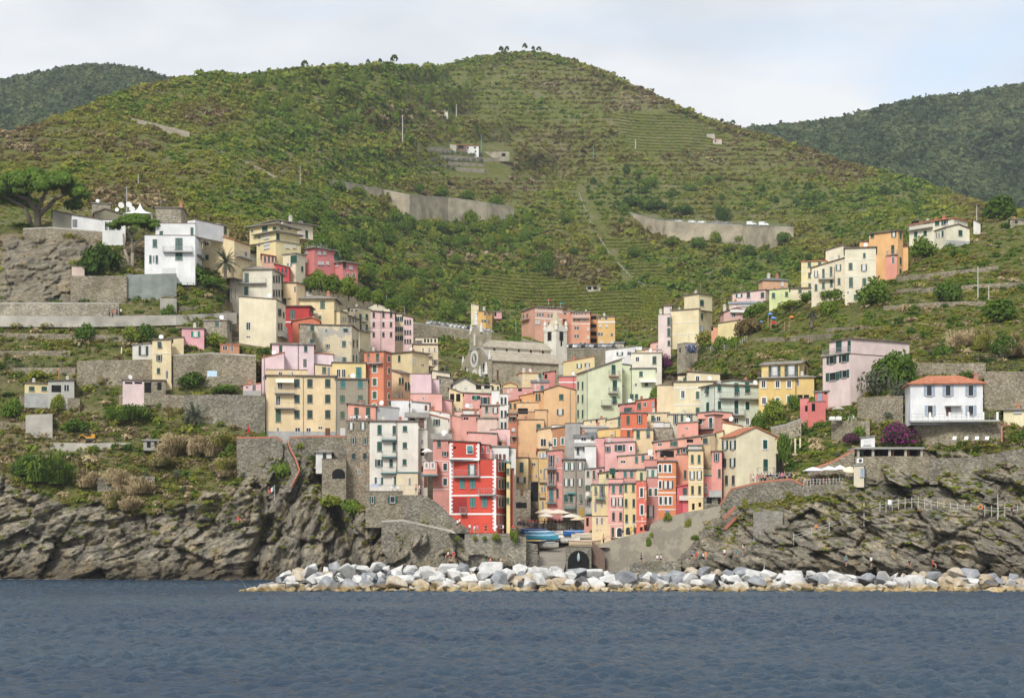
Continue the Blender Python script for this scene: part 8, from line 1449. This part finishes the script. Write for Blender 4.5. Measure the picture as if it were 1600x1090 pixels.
for x, y, k, t, l in ((1322,884,'standing','teal','denim'),(1361,886,'walking','white','black'),(1421,886,'sitting','black','black'),(1458,886,'sitting','red','red'),(1081,875,'standing','blue','black'),(1132,873,'standing','white','black'),(1150,870,'sitting','teal','black'),(1161,866,'standing','white','grey'),(1163,863,'walking','black','beige'),(1099,875,'sitting','white','navy'),(1088,874,'sitting','red','navy'),(1103,873,'sitting','orange','beige'),(1027,878,'sitting','white','black'),(1033,878,'sitting','white','navy'),(1002,880,'standing','navy','black')): person(x, y, k, t, l, False, 250 if x > 1200 else 262, None, 'on the rocks behind the breakwater', 0, None, 'people on the rocks behind the breakwater')
person(1581,803,'walking','black','black',True,Df(1581,803)-2,None,'on the right cliff path'); person(1275,830,'sitting','orange','black',False,Df(1275,830)-2.5,None,'on the slanting rock of the right cliff')
for x, y, t in ((171,495,'navy'),(176,496,'red'),(183,494,'black'),(189,494,'white')): person(x, y, 'walking', t, 'black', True, 348, None, 'on the coastal path at the left', 0, None, 'walkers on the coastal path')
person(873-34,712,'standing','red','navy',True,349,None,'on the terrace of the apricot house')
# ------------------------------------------------------------------ boats
def boat_me(L, B, Hh, m, rim, seed=0):
    n = 13; k = 9; V = []; 
    for i in range(n):
        t = i/(n-1); x = (t-.5)*L; w = B/2*(1-(abs(t-.45)/.55)**2.6*(1 if t > .45 else .35)); w = max(w, .02); sh = .22*Hh*(2*t-1)**2*(1.3 if t > .5 else .8); kz = .25*Hh*max(0, (t-.75)/.25)**2
        for j in range(k): a = math.pi*(j/(k-1)); c = math.cos(a); V.append((x+(.12*L*(t-.5) if 0 else 0), -w*np.sign(c)*abs(c)**.7, kz+(Hh+sh-kz)*(1-abs(math.sin(a))**.85)))
    Fc = [(i*k+j, (i+1)*k+j, (i+1)*k+j+1, i*k+j+1) for i in range(n-1) for j in range(k-1)]; Fc.append(tuple(range(k)))
    hull = mesh('hull', V, Fc, m, True); g = G()
    for i in range(n-1):
        for j in (0, k-1): a = Vector(V[i*k+j]); b = Vector(V[(i+1)*k+j]); g.bar(a, b, .06, 4)
    gun = g.me('gunwale', rim); g = G(); 
    for t in (.3, .55, .75): x = (t-.5)*L; w = B/2*.86; g.box(x-.12, x+.12, -w, w, Hh*.78, Hh*.84)
    return hull, gun, g.me('thwarts', rim)
def boat(x, y, d, L, rz, hexc, rim, label, cover=None, B=None, Hh=.9, flip=False):
    m = mat_flat('boat_paint_'+hexc, tuple(np.array(lin(hexc))*.85), .35, .12); rm_ = mat_flat('boat_rim_'+rim, tuple(np.array(lin(rim))*.85), .5, .1)
    e = empty('rowing_boat', Matrix.Translation(P(x, y, d))@Matrix.Rotation(rz, 4, 'Z'), label, 'boat', 'boats drawn up at the harbour'); h_, g_, t_ = boat_me(L, B or L*.33, Hh, m, rm_)
    F_ = Matrix.Translation((0,0,Hh))@Matrix.Rotation(math.pi, 4, 'X') if flip else Matrix()
    obj('hull', h_, e, F_); obj('gunwale', g_, e, F_)
    if not flip: obj('thwarts', t_, e)
    if cover: g = G(); b = (B or L*.33)*.42; g.add([(-L*.42,-b,Hh*.95),(L*.3,-b*.9,Hh*.95),(L*.46,0,Hh*1.15),(L*.3,b*.9,Hh*.95),(-L*.42,b,Hh*.95),(-L*.36,0,Hh*1.3),(L*.3,0,Hh*1.35)], [(0,1,6,5),(1,2,6),(2,3,6),(3,4,5,6),(4,0,5)]); g.build('cover', mat_flat('boat_cover_'+cover, tuple(np.array(lin(cover))*.85), .8, .1), e)
boat(836,834,318,5.4,.12,'2F6FC0','E8E8E0','mid blue rowing boat behind the light blue ones','2458A8'); boat(843,838.5,313,5.6,-.12,'6FB4E0','F0F0EA','light blue rowing boat in front of the lane mouth','A9D0EC'); boat(848,844,309,6.0,-.2,'4FB0D4','E8EEF0','longest sky blue boat with a white rim beside the ramp','7FC4E4'); boat(834,853,306,4.6,-.2,'1E2F66','F2F2EE','navy and white boat under a yellow kayak'); boat(832,846,306,3.8,-.25,'E8B818','E8B818','yellow kayak lying on the navy boat',None,.7,.35,True)
boat(857,856,305,4.2,-.5,'B8B8AE','8A8A84','grey tender with folded gear left of the ramp','9AA0A0'); boat(860,838,321,4.4,.3,'1D3A86','D0D4DC','dark blue boat under the restaurant deck'); boat(874,840,315,3.2,-.6,'E9E2CF','E9E2CF','upturned cream dinghy below the sign board',None,1.5,.6,True); boat(901,837.5,313,5.0,.1,'2E74C4','E4E8EC','bright blue boat on the right of the ramp','3D86D0'); boat(915,842.5,305,5.2,-.1,'E6DEC8','B9A88C','long cream boat on trestles right of the ramp','D8D0BC'); boat(892,848,304,4.2,-.7,'EDEDE8','C8C8C0','white boat at the head of the tunnel'); boat(914,853.5,295,5.8,.14,'D9CBA8','A8262A','cream and red boat on the roof of the boat tunnel','C9BFA6')
# ------------------------------------------------------------------ parasols, tables
def parasol(x, y, yt, wpx, d, hexc, label, group=None, sides=8, tilt=0, cat='parasol', square=False, closed=False):
    s = d/F; e = empty('parasol', Matrix.Translation(P(x, y, d)), label, cat, group); hh = (y-yt)*s; r = wpx*s/2; m = mat_flat('parasol_'+hexc, tuple(np.array(lin(hexc))*.85), .8, .05); g = G(); g.bar((0,0,0), (0,0,hh), .035, 6); g.box(-.25,.25,-.25,.25,0,.08); g.build('pole', M_GREYIRON, e)
    g = G(); n = 4 if square else sides
    if closed: g.lathe([(.05,hh*.35),(.16,hh*.42),(.14,hh*.8),(.03,hh)], 8)
    else:
        o = math.pi/4 if square else 0; rr = r*(1.35 if square else 1); z0 = hh*.80; V = [(rr*math.cos(o+6.283*i/n), rr*math.sin(o+6.283*i/n), z0-.12) for i in range(n)]+[(rr*math.cos(o+6.283*i/n), rr*math.sin(o+6.283*i/n), z0+.02) for i in range(n)]+[(rr*.5*math.cos(o+6.283*i/n), rr*.5*math.sin(o+6.283*i/n), z0+(hh-z0)*.62) for i in range(n)]+[(0,0,hh)]
        g.add(V, [(i,(i+1)%n,n+(i+1)%n,n+i) for i in range(n)]+[(n+i,n+(i+1)%n,2*n+(i+1)%n,2*n+i) for i in range(n)]+[(2*n+i,2*n+(i+1)%n,3*n) for i in range(n)])
    g.build('canopy', m, e, Matrix.Rotation(tilt, 4, 'X')); return e
GP = 'cream parasols of the harbour restaurant'
for x, y, yt, w_, d, hx, l in ((854,826,794,36,319,'F0E2CC','big cream parasol at the left of the harbour restaurant deck'),(872,826,795,42,318,'F2E4D0','widest cream parasol in the middle of the harbour restaurant deck'),(853,828,801,26,316,'EFE6D8','low pale parasol under the left cream parasol'),(893,827,802,34,316,'F1EADC','flat white parasol right of the widest cream one'),(905,828,807,28,314,'E9D9B4','straw yellow parasol before the ochre arched door'),(917,828,806,18,312,'E9D9B4','small straw yellow parasol at the right end of the deck')): parasol(x, y, yt, w_, d, hx, l, GP, 8, .0)
for x, y, yt, w_, l in ((1270,757,729,28,'leftmost white square parasol on the right cliff terrace'),(1295,757,727.5,23,'second white square parasol on the right cliff terrace'),(1312,757,726,18,'third white square parasol on the right cliff terrace')): parasol(x, y, yt, w_, 272.5, 'F6F6F4', l, 'white parasols of the cliff terrace', square=True)
parasol(1327,757,727,24,271.5,'EBDCC4','round striped beige parasol at the right end of the cliff terrace','white parasols of the cliff terrace',12,.35); parasol(668,727,700,19,303,'F4F2EE','white parasol on the balcony of the salmon bay house'); parasol(1310,657,634,20,291,'B8B09E','grey brown parasol over the garden table'); parasol(388,685,664,3,322,'D8282C','closed red parasol on the wall left of the apricot flats',None,8,0,'parasol',False,True); parasol(190,560,541,3,344,'EADFB8','closed cream parasol on the left terrace',None,8,0,'parasol',False,True); parasol(809,826,803,7,331,'F1EFE8','closed white parasol at the lane mouth',None,8,0,'parasol',False,True); parasol(575.6,725,709,4,311.5,'4A8CD0','closed blue parasol by the tiny white hut',None,8,0,'parasol',False,True) if False else parasol(518,727,711,3.6,311.5,'3F86CC','closed blue parasol beside the tiny white hut',None,8,0,'parasol',False,True)
parasol(614,767,745,4,300,'E6E0D2','closed white parasol on the white tower house terrace',None,8,0,'parasol',False,True)
e = empty('awning', Matrix.Translation(P(817,782,329)), 'white restaurant awning across the lane mouth', 'awning'); g = G(); s = 329/F; g.add([(-11*s,0,10*s),(8*s,0,3*s),(13*s,-1.2,0),(-11*s,-1.2,3*s),(-11*s,0,9.2*s),(8*s,0,2.4*s),(13*s,-1.2,-.6*s),(-11*s,-1.2,2.2*s)], [(0,3,2,1),(4,5,6,7),(2,3,7,6),(0,1,5,4),(1,2,6,5),(3,0,4,7)]); g.build('canvas', M_WHITE, e); g = G(); g.bar((-11*s,-1.1,2*s),(-11*s,0,2*s),.04); g.bar((8*s,-1,2*s),(8*s,0,2*s),.04); g.build('arms', M_GREYIRON, e)
# ------------------------------------------------------------------ cars
def car_me(kind):
    prof = {'car': [(-2.1,.35),(-2.1,.78),(-1.75,.95),(-1.15,1.42),(.35,1.46),(1.05,.98),(2.0,.82),(2.12,.6),(2.1,.35)], 'van': [(-2.5,.4),(-2.5,1.95),(-2.3,2.1),(1.0,2.1),(1.7,1.25),(2.45,1.05),(2.5,.4)]}[kind]; w = .86 if kind == 'car' else 1.0
    n = len(prof); g = G(); g.add([(x, -w*(1 if z < 1.0 else .84), z) for x, z in prof]+[(x, w*(1 if z < 1.0 else .84), z) for x, z in prof], [tuple(range(n)), tuple(range(n, 2*n))[::-1]]+[(i, n+i, n+(i+1)%n, (i+1)%n) for i in range(n)]); 
    gl = G(); 
    for sgn in (-1, 1):
        y = sgn*(w*.85+.012) if kind == 'car' else sgn*(w*.85+.01)
        q = [(-1.35,1.02),(-1.05,1.36),(.3,1.40),(.85,1.02)] if kind == 'car' else [(.3,1.3),(.3,1.9),(.95,1.9),(1.45,1.3)]; yb = y+sgn*.1
        V = [(a, (yb if z < 1.2 else y), z) for a, z in q]; gl.add(V+[(a, b-sgn*.03, z) for a, b, z in V], [(0,1,2,3),(7,6,5,4)])
    f = [(.45,1.43),(1.0,1.03)] if kind == 'car' else [(1.08,2.0),(1.68,1.32)]; ww = w*.74; o = .03; gl.add([(f[0][0]+o,-ww,f[0][1]),(f[1][0]+o,-ww,f[1][1]),(f[1][0]+o,ww,f[1][1]),(f[0][0]+o,ww,f[0][1])], [(0,1,2,3)])
    if kind == 'car': gl.add([(-1.72-o,-ww,1.0),(-1.2-o,-ww,1.38),(-1.2-o,ww,1.38),(-1.72-o,ww,1.0)], [(0,1,2,3)])
    return g.me('body', M_WHITE), gl.me('windows', M_GLASS)
CARS = {k: car_me(k) for k in ('car', 'van')}; g = G(); g.lathe([(.20,-.1),(.32,-.1),(.32,.1),(.20,.1)], 12); WH = g.me('wheel', mat_flat('tyre', (.02,.02,.02), .8))
CP = {k: mat_flat('car_paint_'+k, c, .3, .05) for k, c in dict(white=(.75,.75,.75), grey=(.25,.26,.27), black=(.02,.02,.022), red=(.5,.03,.03), silver=(.5,.51,.52), blue=(.05,.1,.25)).items()}
def car(x, y, d, rz, col, where, group, kind='car', label=None):
    e = empty('parked_'+kind, Matrix.Translation(P(x, y, d))@Matrix.Rotation(rz, 4, 'Z'), label or f'{col} {kind} parked {where}', kind, group); b, w_ = CARS[kind]; o = obj('body', b, e); o.material_slots[0].link = 'OBJECT'; o.material_slots[0].material = CP[col]; obj('windows', w_, e)
    for a in (-1.3, 1.35):
        for s in (-1, 1): obj('wheel', WH, e, Matrix.Translation((a, s*.78, .32))@Matrix.Rotation(math.pi/2, 4, 'X'))
r = random.Random(5)
for i, x in enumerate(np.linspace(674, 764, 15)): car(x, 508.3+(x-672)*.137, Df(x, 520)-1+2, math.radians(65), r.choice(('white','white','grey','black','silver','white')), 'along the road wall left of the church', 'cars parked left of the church')
car(655, 505.5, 562, .1, 'red', '', 'cars parked left of the church', 'car', 'red car at the left end of the row above the church')
for i, x in enumerate(np.linspace(829, 848, 4)): car(x, 535+(x-829)*.2, 585, math.radians(60), r.choice(('black','grey','white')), 'on the road between the church spire and the apartments', 'cars parked beside the bell tower')
for i, x in enumerate(np.linspace(889, 955, 11)): car(x, 545, Df(x, 560)+2, math.radians(70), r.choice(('black','grey','black','silver','white')), 'on the road below the peach apartments', 'cars parked below the apartments')
for x, c, k in ((1081,'white','car'),(1096,'white','car'),(1118,'grey','car'),(1133,'grey','car'),(1174,'white','van'),(1193,'white','van'),(1060,'silver','car')): car(x, 348+(x-1060)*.04, Df(x, 370)+3, .05, c, 'on the curved road across the big hill', 'vehicles on the curved road', k)
# ------------------------------------------------------------------ small things
def sheet(x, y, wpx, hpx, d, m, label, cat, name='laundry', group=None):
    s = d/F; n = 9; V = []; 
    for j in range(3):
        for i in range(n): u = i/(n-1)-.5; V.append((u*wpx*s, .06*math.sin(i*1.9+j), hpx*s*(1-j/2)-.02*math.sin(i*2)))
    g = G(); Fc = [(j*n+i, j*n+i+1, (j+1)*n+i+1, (j+1)*n+i) for j in range(2) for i in range(n-1)]; g.add(V, Fc); g.add([(a, b+.03, c) for a, b, c in V], [f[::-1] for f in Fc]); o = g.build(name, m, None, Matrix.Translation(P(x, y, d)), True); return tag(o, label, cat, group)
sheet(331.5,588,15,9,333,mat_flat('pale_blue_towel',(.50,.66,.78),.9),'pale blue towel hanging before the long stone wall','towel','towel'); sheet(446,531,6,20,374.5,mat_flat('white_sheet',(.75,.77,.8),.9),'long white sheets drying beside the big cream house','laundry'); sheet(1438,357,12,6,426,M_WHITE,'white sheet on the top right laundry balcony','laundry'); sheet(1446.5,357,10,6.5,426,mat_flat('pink_sheet',(.62,.36,.45),.9),'pink sheet on the top right laundry balcony','laundry'); sheet(916,530.5-34+0,16,3.5,603,mat_flat('pale_laundry',(.5,.55,.65),.9),'row of pale washing on the apartment balcony','laundry'); sheet(552,698,9,3,308.4,mat_flat('dark_laundry',(.06,.03,.05),.9),'dark washing under the open window of the stone tower house','laundry'); sheet(565,698,10,3,308.4,mat_flat('plum_laundry',(.12,.03,.07),.9),'plum coloured washing under the right window of the stone tower house','laundry'); sheet(1016,711,7,9,306,M_WHITE,'white cloth hanging on the salmon terrace house','laundry'); sheet(918,800-26,4,6,307,M_WHITE,'white washing on the narrow grey-white house','laundry'); sheet(957,741,9,10,304.5,mat_flat('dark_green_awning',(.01,.08,.05),.8),'dark green canvas hung over the roof terrace','canvas','canvas')
def flag():
    d = 304; e = empty('flag', Matrix.Translation(P(429,783,d)), 'green white and red tricolour flag on the left cliff', 'flag'); s = d/F; g = G(); g.bar((0,0,0),(.0,0,26*s),.03); g.build('pole', M_WHITE, e); ms = [CLO['green'], M_WHITE, CLO['red']]; g = G()
    for k in range(3): 
        V = []; 
        for j in range(2):
            for i in range(3): u = (k+i/2)/3; V.append((-.05-u*.9, .06*math.sin(u*6), 25*s-u*.75-j*(.85-.1*u)))
        g.add(V, [(0,1,4,3),(1,2,5,4)], [2,1,0][k]*1 if False else (2-k if k != 1 else 1)); 
    g.build('cloth', [CLO['red'], M_WHITE, CLO['green']], e)
    for x, y, c, l in ((857,478-10+4,'tricolour','small tricolour flag on the peach apartment roof'),(875.5,477,'teal','small flag at the right of the peach apartment roof')):
        d = 612; e = empty('flag', Matrix.Translation(P(x,y,d)), l, 'flag'); s = d/F; g = G(); g.bar((0,0,-1),(0,0,5*s),.05); g.build('pole', M_WHITE, e); g = G(); g.add([(0,0,5*s),(1.1,.1,4.6*s),(1.0,.1,2.2*s),(0,0,2.6*s)], [(0,1,2,3)]); g.build('cloth', CLO['red'] if c == 'tricolour' else CLO['teal'], e)
flag()
def digger():
    d = Df(138, 688)-1; s = d/F; e = empty('mini_digger', Matrix.Translation(P(141,688,d)), 'small yellow tracked digger on the ledge of the left slope', 'digger'); Y_ = mat_flat('digger_yellow',(.60,.30,.02),.5,.08); g = G(); g.box(-.9,.9,-.5,-.2,0,.4); g.box(-.9,.9,.2,.5,0,.4); g.build('tracks', M_IRON, e); g = G(); g.box(-.8,.95,-.45,.45,.42,.75); g.box(.3,.98,-.45,.45,.75,1.25); g.build('body', Y_, e); g = G(); [g.bar((x,y,.75),(x,y,2.2),.04) for x in (-.6,.4) for y in (-.4,.4)]; g.box(-.7,.5,-.5,.5,2.2,2.28); g.build('canopy', M_IRON, e); g = G(); g.bar((-.8,0,.7),(-1.7,0,1.15),.11,4,.09); g.bar((-1.7,0,1.15),(-2.4,0,.35),.09,4,.07); g.build('boom', Y_, e); g = G(); g.box(-2.6,-2.2,-.25,.25,.05,.4); g.build('bucket', M_IRON, e)
digger()
def lounger(x, y, label):
    d = 273; e = empty('sun_lounger', Matrix.Translation(P(x,y,d))@Matrix.Rotation(-.5, 4, 'Z'), label, 'sun lounger', 'white sun loungers below the villa'); g = G(); g.box(-.3,.3,-1.0,.35,.28,.34); g.build('seat', M_WHITE, e); g = G(); g.add([(-.3,.35,.30),(.3,.35,.30),(.3,.8,.95),(-.3,.8,.95),(-.3,.4,.27),(.3,.4,.27),(.3,.85,.92),(-.3,.85,.92)], [(0,1,2,3),(7,6,5,4),(2,3,7,6),(0,4,5,1),(1,5,6,2),(3,7,4,0)]); g.build('backrest', M_WHITE, e)
    for a in (-.26, .26):
        for b in (-.9, .3): g = G(); g.bar((a,b,0),(a,b,.28),.025); g.build('leg', M_GREYIRON, e)
for x, l in ((1490,'leftmost white sun lounger below the villa'),(1508.5,'second white sun lounger from the left below the villa'),(1525,'third white sun lounger from the left below the villa'),(1541,'rightmost white sun lounger below the villa')): lounger(x, 690, l)
def playground():
    BL = mat_flat('blue_play_roof',(.10,.26,.62),.5,.08); WD = mat_flat('play_timber',(.36,.24,.13),.8,.15)
    for x, y, yt, w_, l, deck in ((1188,513,501,10,'low blue-roofed play hut left of the others','' ),(1203,508,487,8,'small blue-roofed play tower behind the tall one',''),(1208,513,494,11,'tall play tower with blue roof and red panels','x')):
        d = Df(x, y)-1; s = d/F; e = empty('play_tower', Matrix.Translation(P(x,y,d)), l, 'play tower'); hh = (y-yt)*s; r = w_*s/2; g = G(); [G().bar((a*r*.7,b*r*.7,-.3),(a*r*.7,b*r*.7,hh*.8),.07).build('post', WD, e) for a in (-1,1) for b in (-1,1)]; g = G(); g.add([(-r,-r,hh*.78),(r,-r,hh*.78),(r,r,hh*.78),(-r,r,hh*.78),(0,0,hh)], [(0,1,4),(1,2,4),(2,3,4),(3,0,4),(3,2,1,0)]); g.build('roof', BL, e)
        if deck: g = G(); g.box(-r*.7,r*.7,-r*.72,-r*.66,hh*.35,hh*.55); g.build('panel', CLO['red'], e); g = G(); g.add([(r*.7,-.3,hh*.35),(r*.7,.3,hh*.35),(r*2,.3,0),(r*2,-.3,0)], [(0,1,2,3)]); g.build('slide', BL, e)
    for x, y in ((1226,515),(1233,515)): pole(['left','right'][x > 1230]+' bare timber post beside the play towers', x, 502, y, WD, .09)
    d = Df(1237,500)-1; e = empty('spring_rider', Matrix.Translation(P(1237,500,d)), 'orange spring rider on the playground', 'spring rider'); g = G(); g.lathe([(.1,0),(.12,.35)], 8); g.build('spring', M_IRON, e); g = G(); g.lathe([(.05,.35),(.55,.45),(.62,.65),(.4,.9),(.1,1.0)], 10); g.build('seat', CLO['orange'], e)
playground()
def table_set(x, y, d, label):
    e = empty('garden_table', Matrix.Translation(P(x,y,d)), label, 'table'); g = G(); g.lathe([(.5,.68),(.52,.72)], 14); g.build('tabletop', M_WHITE, e); [ (lambda gg: gg.build('leg', M_WHITE, e))(G().bar((a*.3,b*.3,0),(a*.25,b*.25,.68),.025)) for a in (-1,1) for b in (-1,1)]
def chair(x, y, d, rz, label, group=None, m=None):
    m = m or M_WHITE; e = empty('garden_chair', Matrix.Translation(P(x,y,d))@Matrix.Rotation(rz, 4, 'Z'), label, 'chair', group); g = G(); g.box(-.24,.24,-.24,.24,.42,.46); g.build('seat', m, e); g = G(); g.box(-.24,.24,.2,.25,.46,.92); g.build('backrest', m, e)
    for a in (-.21,.21):
        for b in (-.21,.21): g = G(); g.bar((a,b,0),(a,b,.42),.025); g.build('leg', m, e)
table_set(1328,657,287,'white garden table on the stone walled terrace'); chair(1335.5,657,287,.9,'white garden chair right of the garden table')
def covered(x, y, d, label):
    g = G(); s = d/F; g.box(-4.6*s,4.6*s,-.45,.45,0,6.3*s); o = G(); V = []; bm = bmesh.new(); bmesh.ops.create_cube(bm, size=1); bmesh.ops.bevel(bm, geom=bm.edges[:], offset=.12, segments=3, affect='EDGES'); me = bpy.data.meshes.new('covered_furniture'); bm.to_mesh(me); bm.free(); me.materials.append(M_WHITE); ob = obj('covered_furniture', me, None, Matrix.Translation(P(x,y,d)+Vector((0,0,3.2*s)))@Matrix.Diagonal((9*s,1.2,6.4*s,1))); tag(ob, label, 'covered furniture')
covered(1300,657,288,'left white covered bundle of garden furniture'); covered(1310,657,288,'right white covered bundle of garden furniture')
for x in (434,440,447,453): chair(x, 612.8, 324.4, .4, 'white plastic chair on the awning balcony of the apricot flats', 'chairs on the awning balcony')
for x in (549,554,562,573): chair(x, 656.5, 310.9, .3, 'white chair on the peach rooftop terrace of the stone tower house', 'chairs on the peach roof terrace')
for x in (612,617,622): chair(x, 767, 300.5, .3, 'white chair on the long terrace under the white tower house', 'chairs on the white tower house terrace')
for i, x in enumerate((582,589)): sheet(x, 761, 5, 6, 299.6, mat_flat('pale_blue_deckchair',(.5,.55,.72),.8), ['left pale blue deck chair cloth on the long terrace','right pale blue deck chair cloth on the long terrace'][i], 'deck chair', 'deck_chair')
for x, y, d in ((860,827,320),(870,827,320),(880,827,320),(890,828,318)): table_set(x, y, d, 'small round table under the harbour parasols'); 
for o in [o for o in COL.objects if o.get('label') == 'small round table under the harbour parasols']: o['group'] = 'tables of the harbour restaurant'
for x in (1264,1283,1300,1318): table_set(x, 757, 272.6, 'small table under the white cliff parasols')
for o in [o for o in COL.objects if o.get('label') == 'small table under the white cliff parasols']: o['group'] = 'tables of the cliff terrace'
def buoy(): 
    d = 288; e = empty('lifebuoy', Matrix.Translation(P(1532,792,Df(1532,800)-1.2)), 'orange lifebuoy hanging on the cliff path railing', 'lifebuoy'); V = []; n = 20; k = 8
    for i in range(n):
        for j in range(k): a = 6.283*i/n; b = 6.283*j/k; rr = .33+.09*math.cos(b); V.append((rr*math.cos(a), .09*math.sin(b), rr*math.sin(a)))
    obj('ring', mesh('ring', V, [(i*k+j, ((i+1)%n)*k+j, ((i+1)%n)*k+(j+1)%k, i*k+(j+1)%k) for i in range(n) for j in range(k)], CLO['orange'], True), e)
buoy()
e = empty('red_post', Matrix.Translation(P(1565,690,275)), 'salmon red angled post frame right of the sun loungers', 'post'); s = 275/F; g = G(); g.box(-.12,.12,-.1,.1,0,27*s); g.build('upright', mat_flat('salmon_steel',(.5,.2,.17),.6), e); g = G(); g.box(-.12,14*s,-.1,.1,25.5*s,27.2*s); g.build('arm', mat_flat('salmon_steel',(.5,.2,.17),.6), e)
def stairs():
    pts = [(443,692),(448,705),(455,718),(462,738),(455,752),(448,765)]; e = empty('cliff_stairs', Matrix.Translation(P(443,692,Df(443,692))), 'narrow stone stair with red side wall on the left cliff', 'stairs'); o = e.matrix_basis.translation; g = G(); c = G(); pv = None
    for (xa, ya), (xb, yb_) in zip(pts[:-1], pts[1:]):
        for i in range(8): t = i/8; p = P(xa+(xb-xa)*t, ya+(yb_-ya)*t, Df(xa+(xb-xa)*t, ya+(yb_-ya)*t)-2.5)-o; g.box(p.x-.6, p.x+.6, p.y-.3, p.y+1.6, p.z-.6, p.z)
        a = P(xa+6, ya-3, Df(xa, ya)-2.6)-o; b = P(xb+6, yb_-3, Df(xb, yb_)-2.6)-o; c.bar(a, b, .18)
    g.build('steps', M_STONEG, e); c.build('side_wall', M_COPE, e)
stairs()
e = empty('slipway_beam', Matrix.Translation(P(1131,812,276)), 'red-brown slanting stair wall below the bastion', 'stairs'); s = 276/F; g = G(); g.bar((0,-1.2,-14*s),(19*s,-.8,5*s),.28,4); g.bar((-2*s,-1.2,2*s),(17*s,-.8,20*s),.30,4); g.build('side_walls', M_COPE, e); g = G(); [g.box(-1*s+i*2.2*s,1.6*s+i*2.2*s,-.9,.8,-8*s+i*2.1*s,-7*s+i*2.1*s) for i in range(9)]; g.build('steps', M_STONEG, e)
sg = empty('sign', Matrix.Translation(P(1390,792,Df(1390,795)-1.3)), 'small white notice board on the cliff path railing', 'sign'); g = G(); g.box(-.3,.3,-.03,.03,.4,1.2); g.build('board', M_WHITE, sg); g = G(); g.bar((0,.05,-.3),(0,.05,1.0),.03); g.build('post', M_GREYIRON, sg)
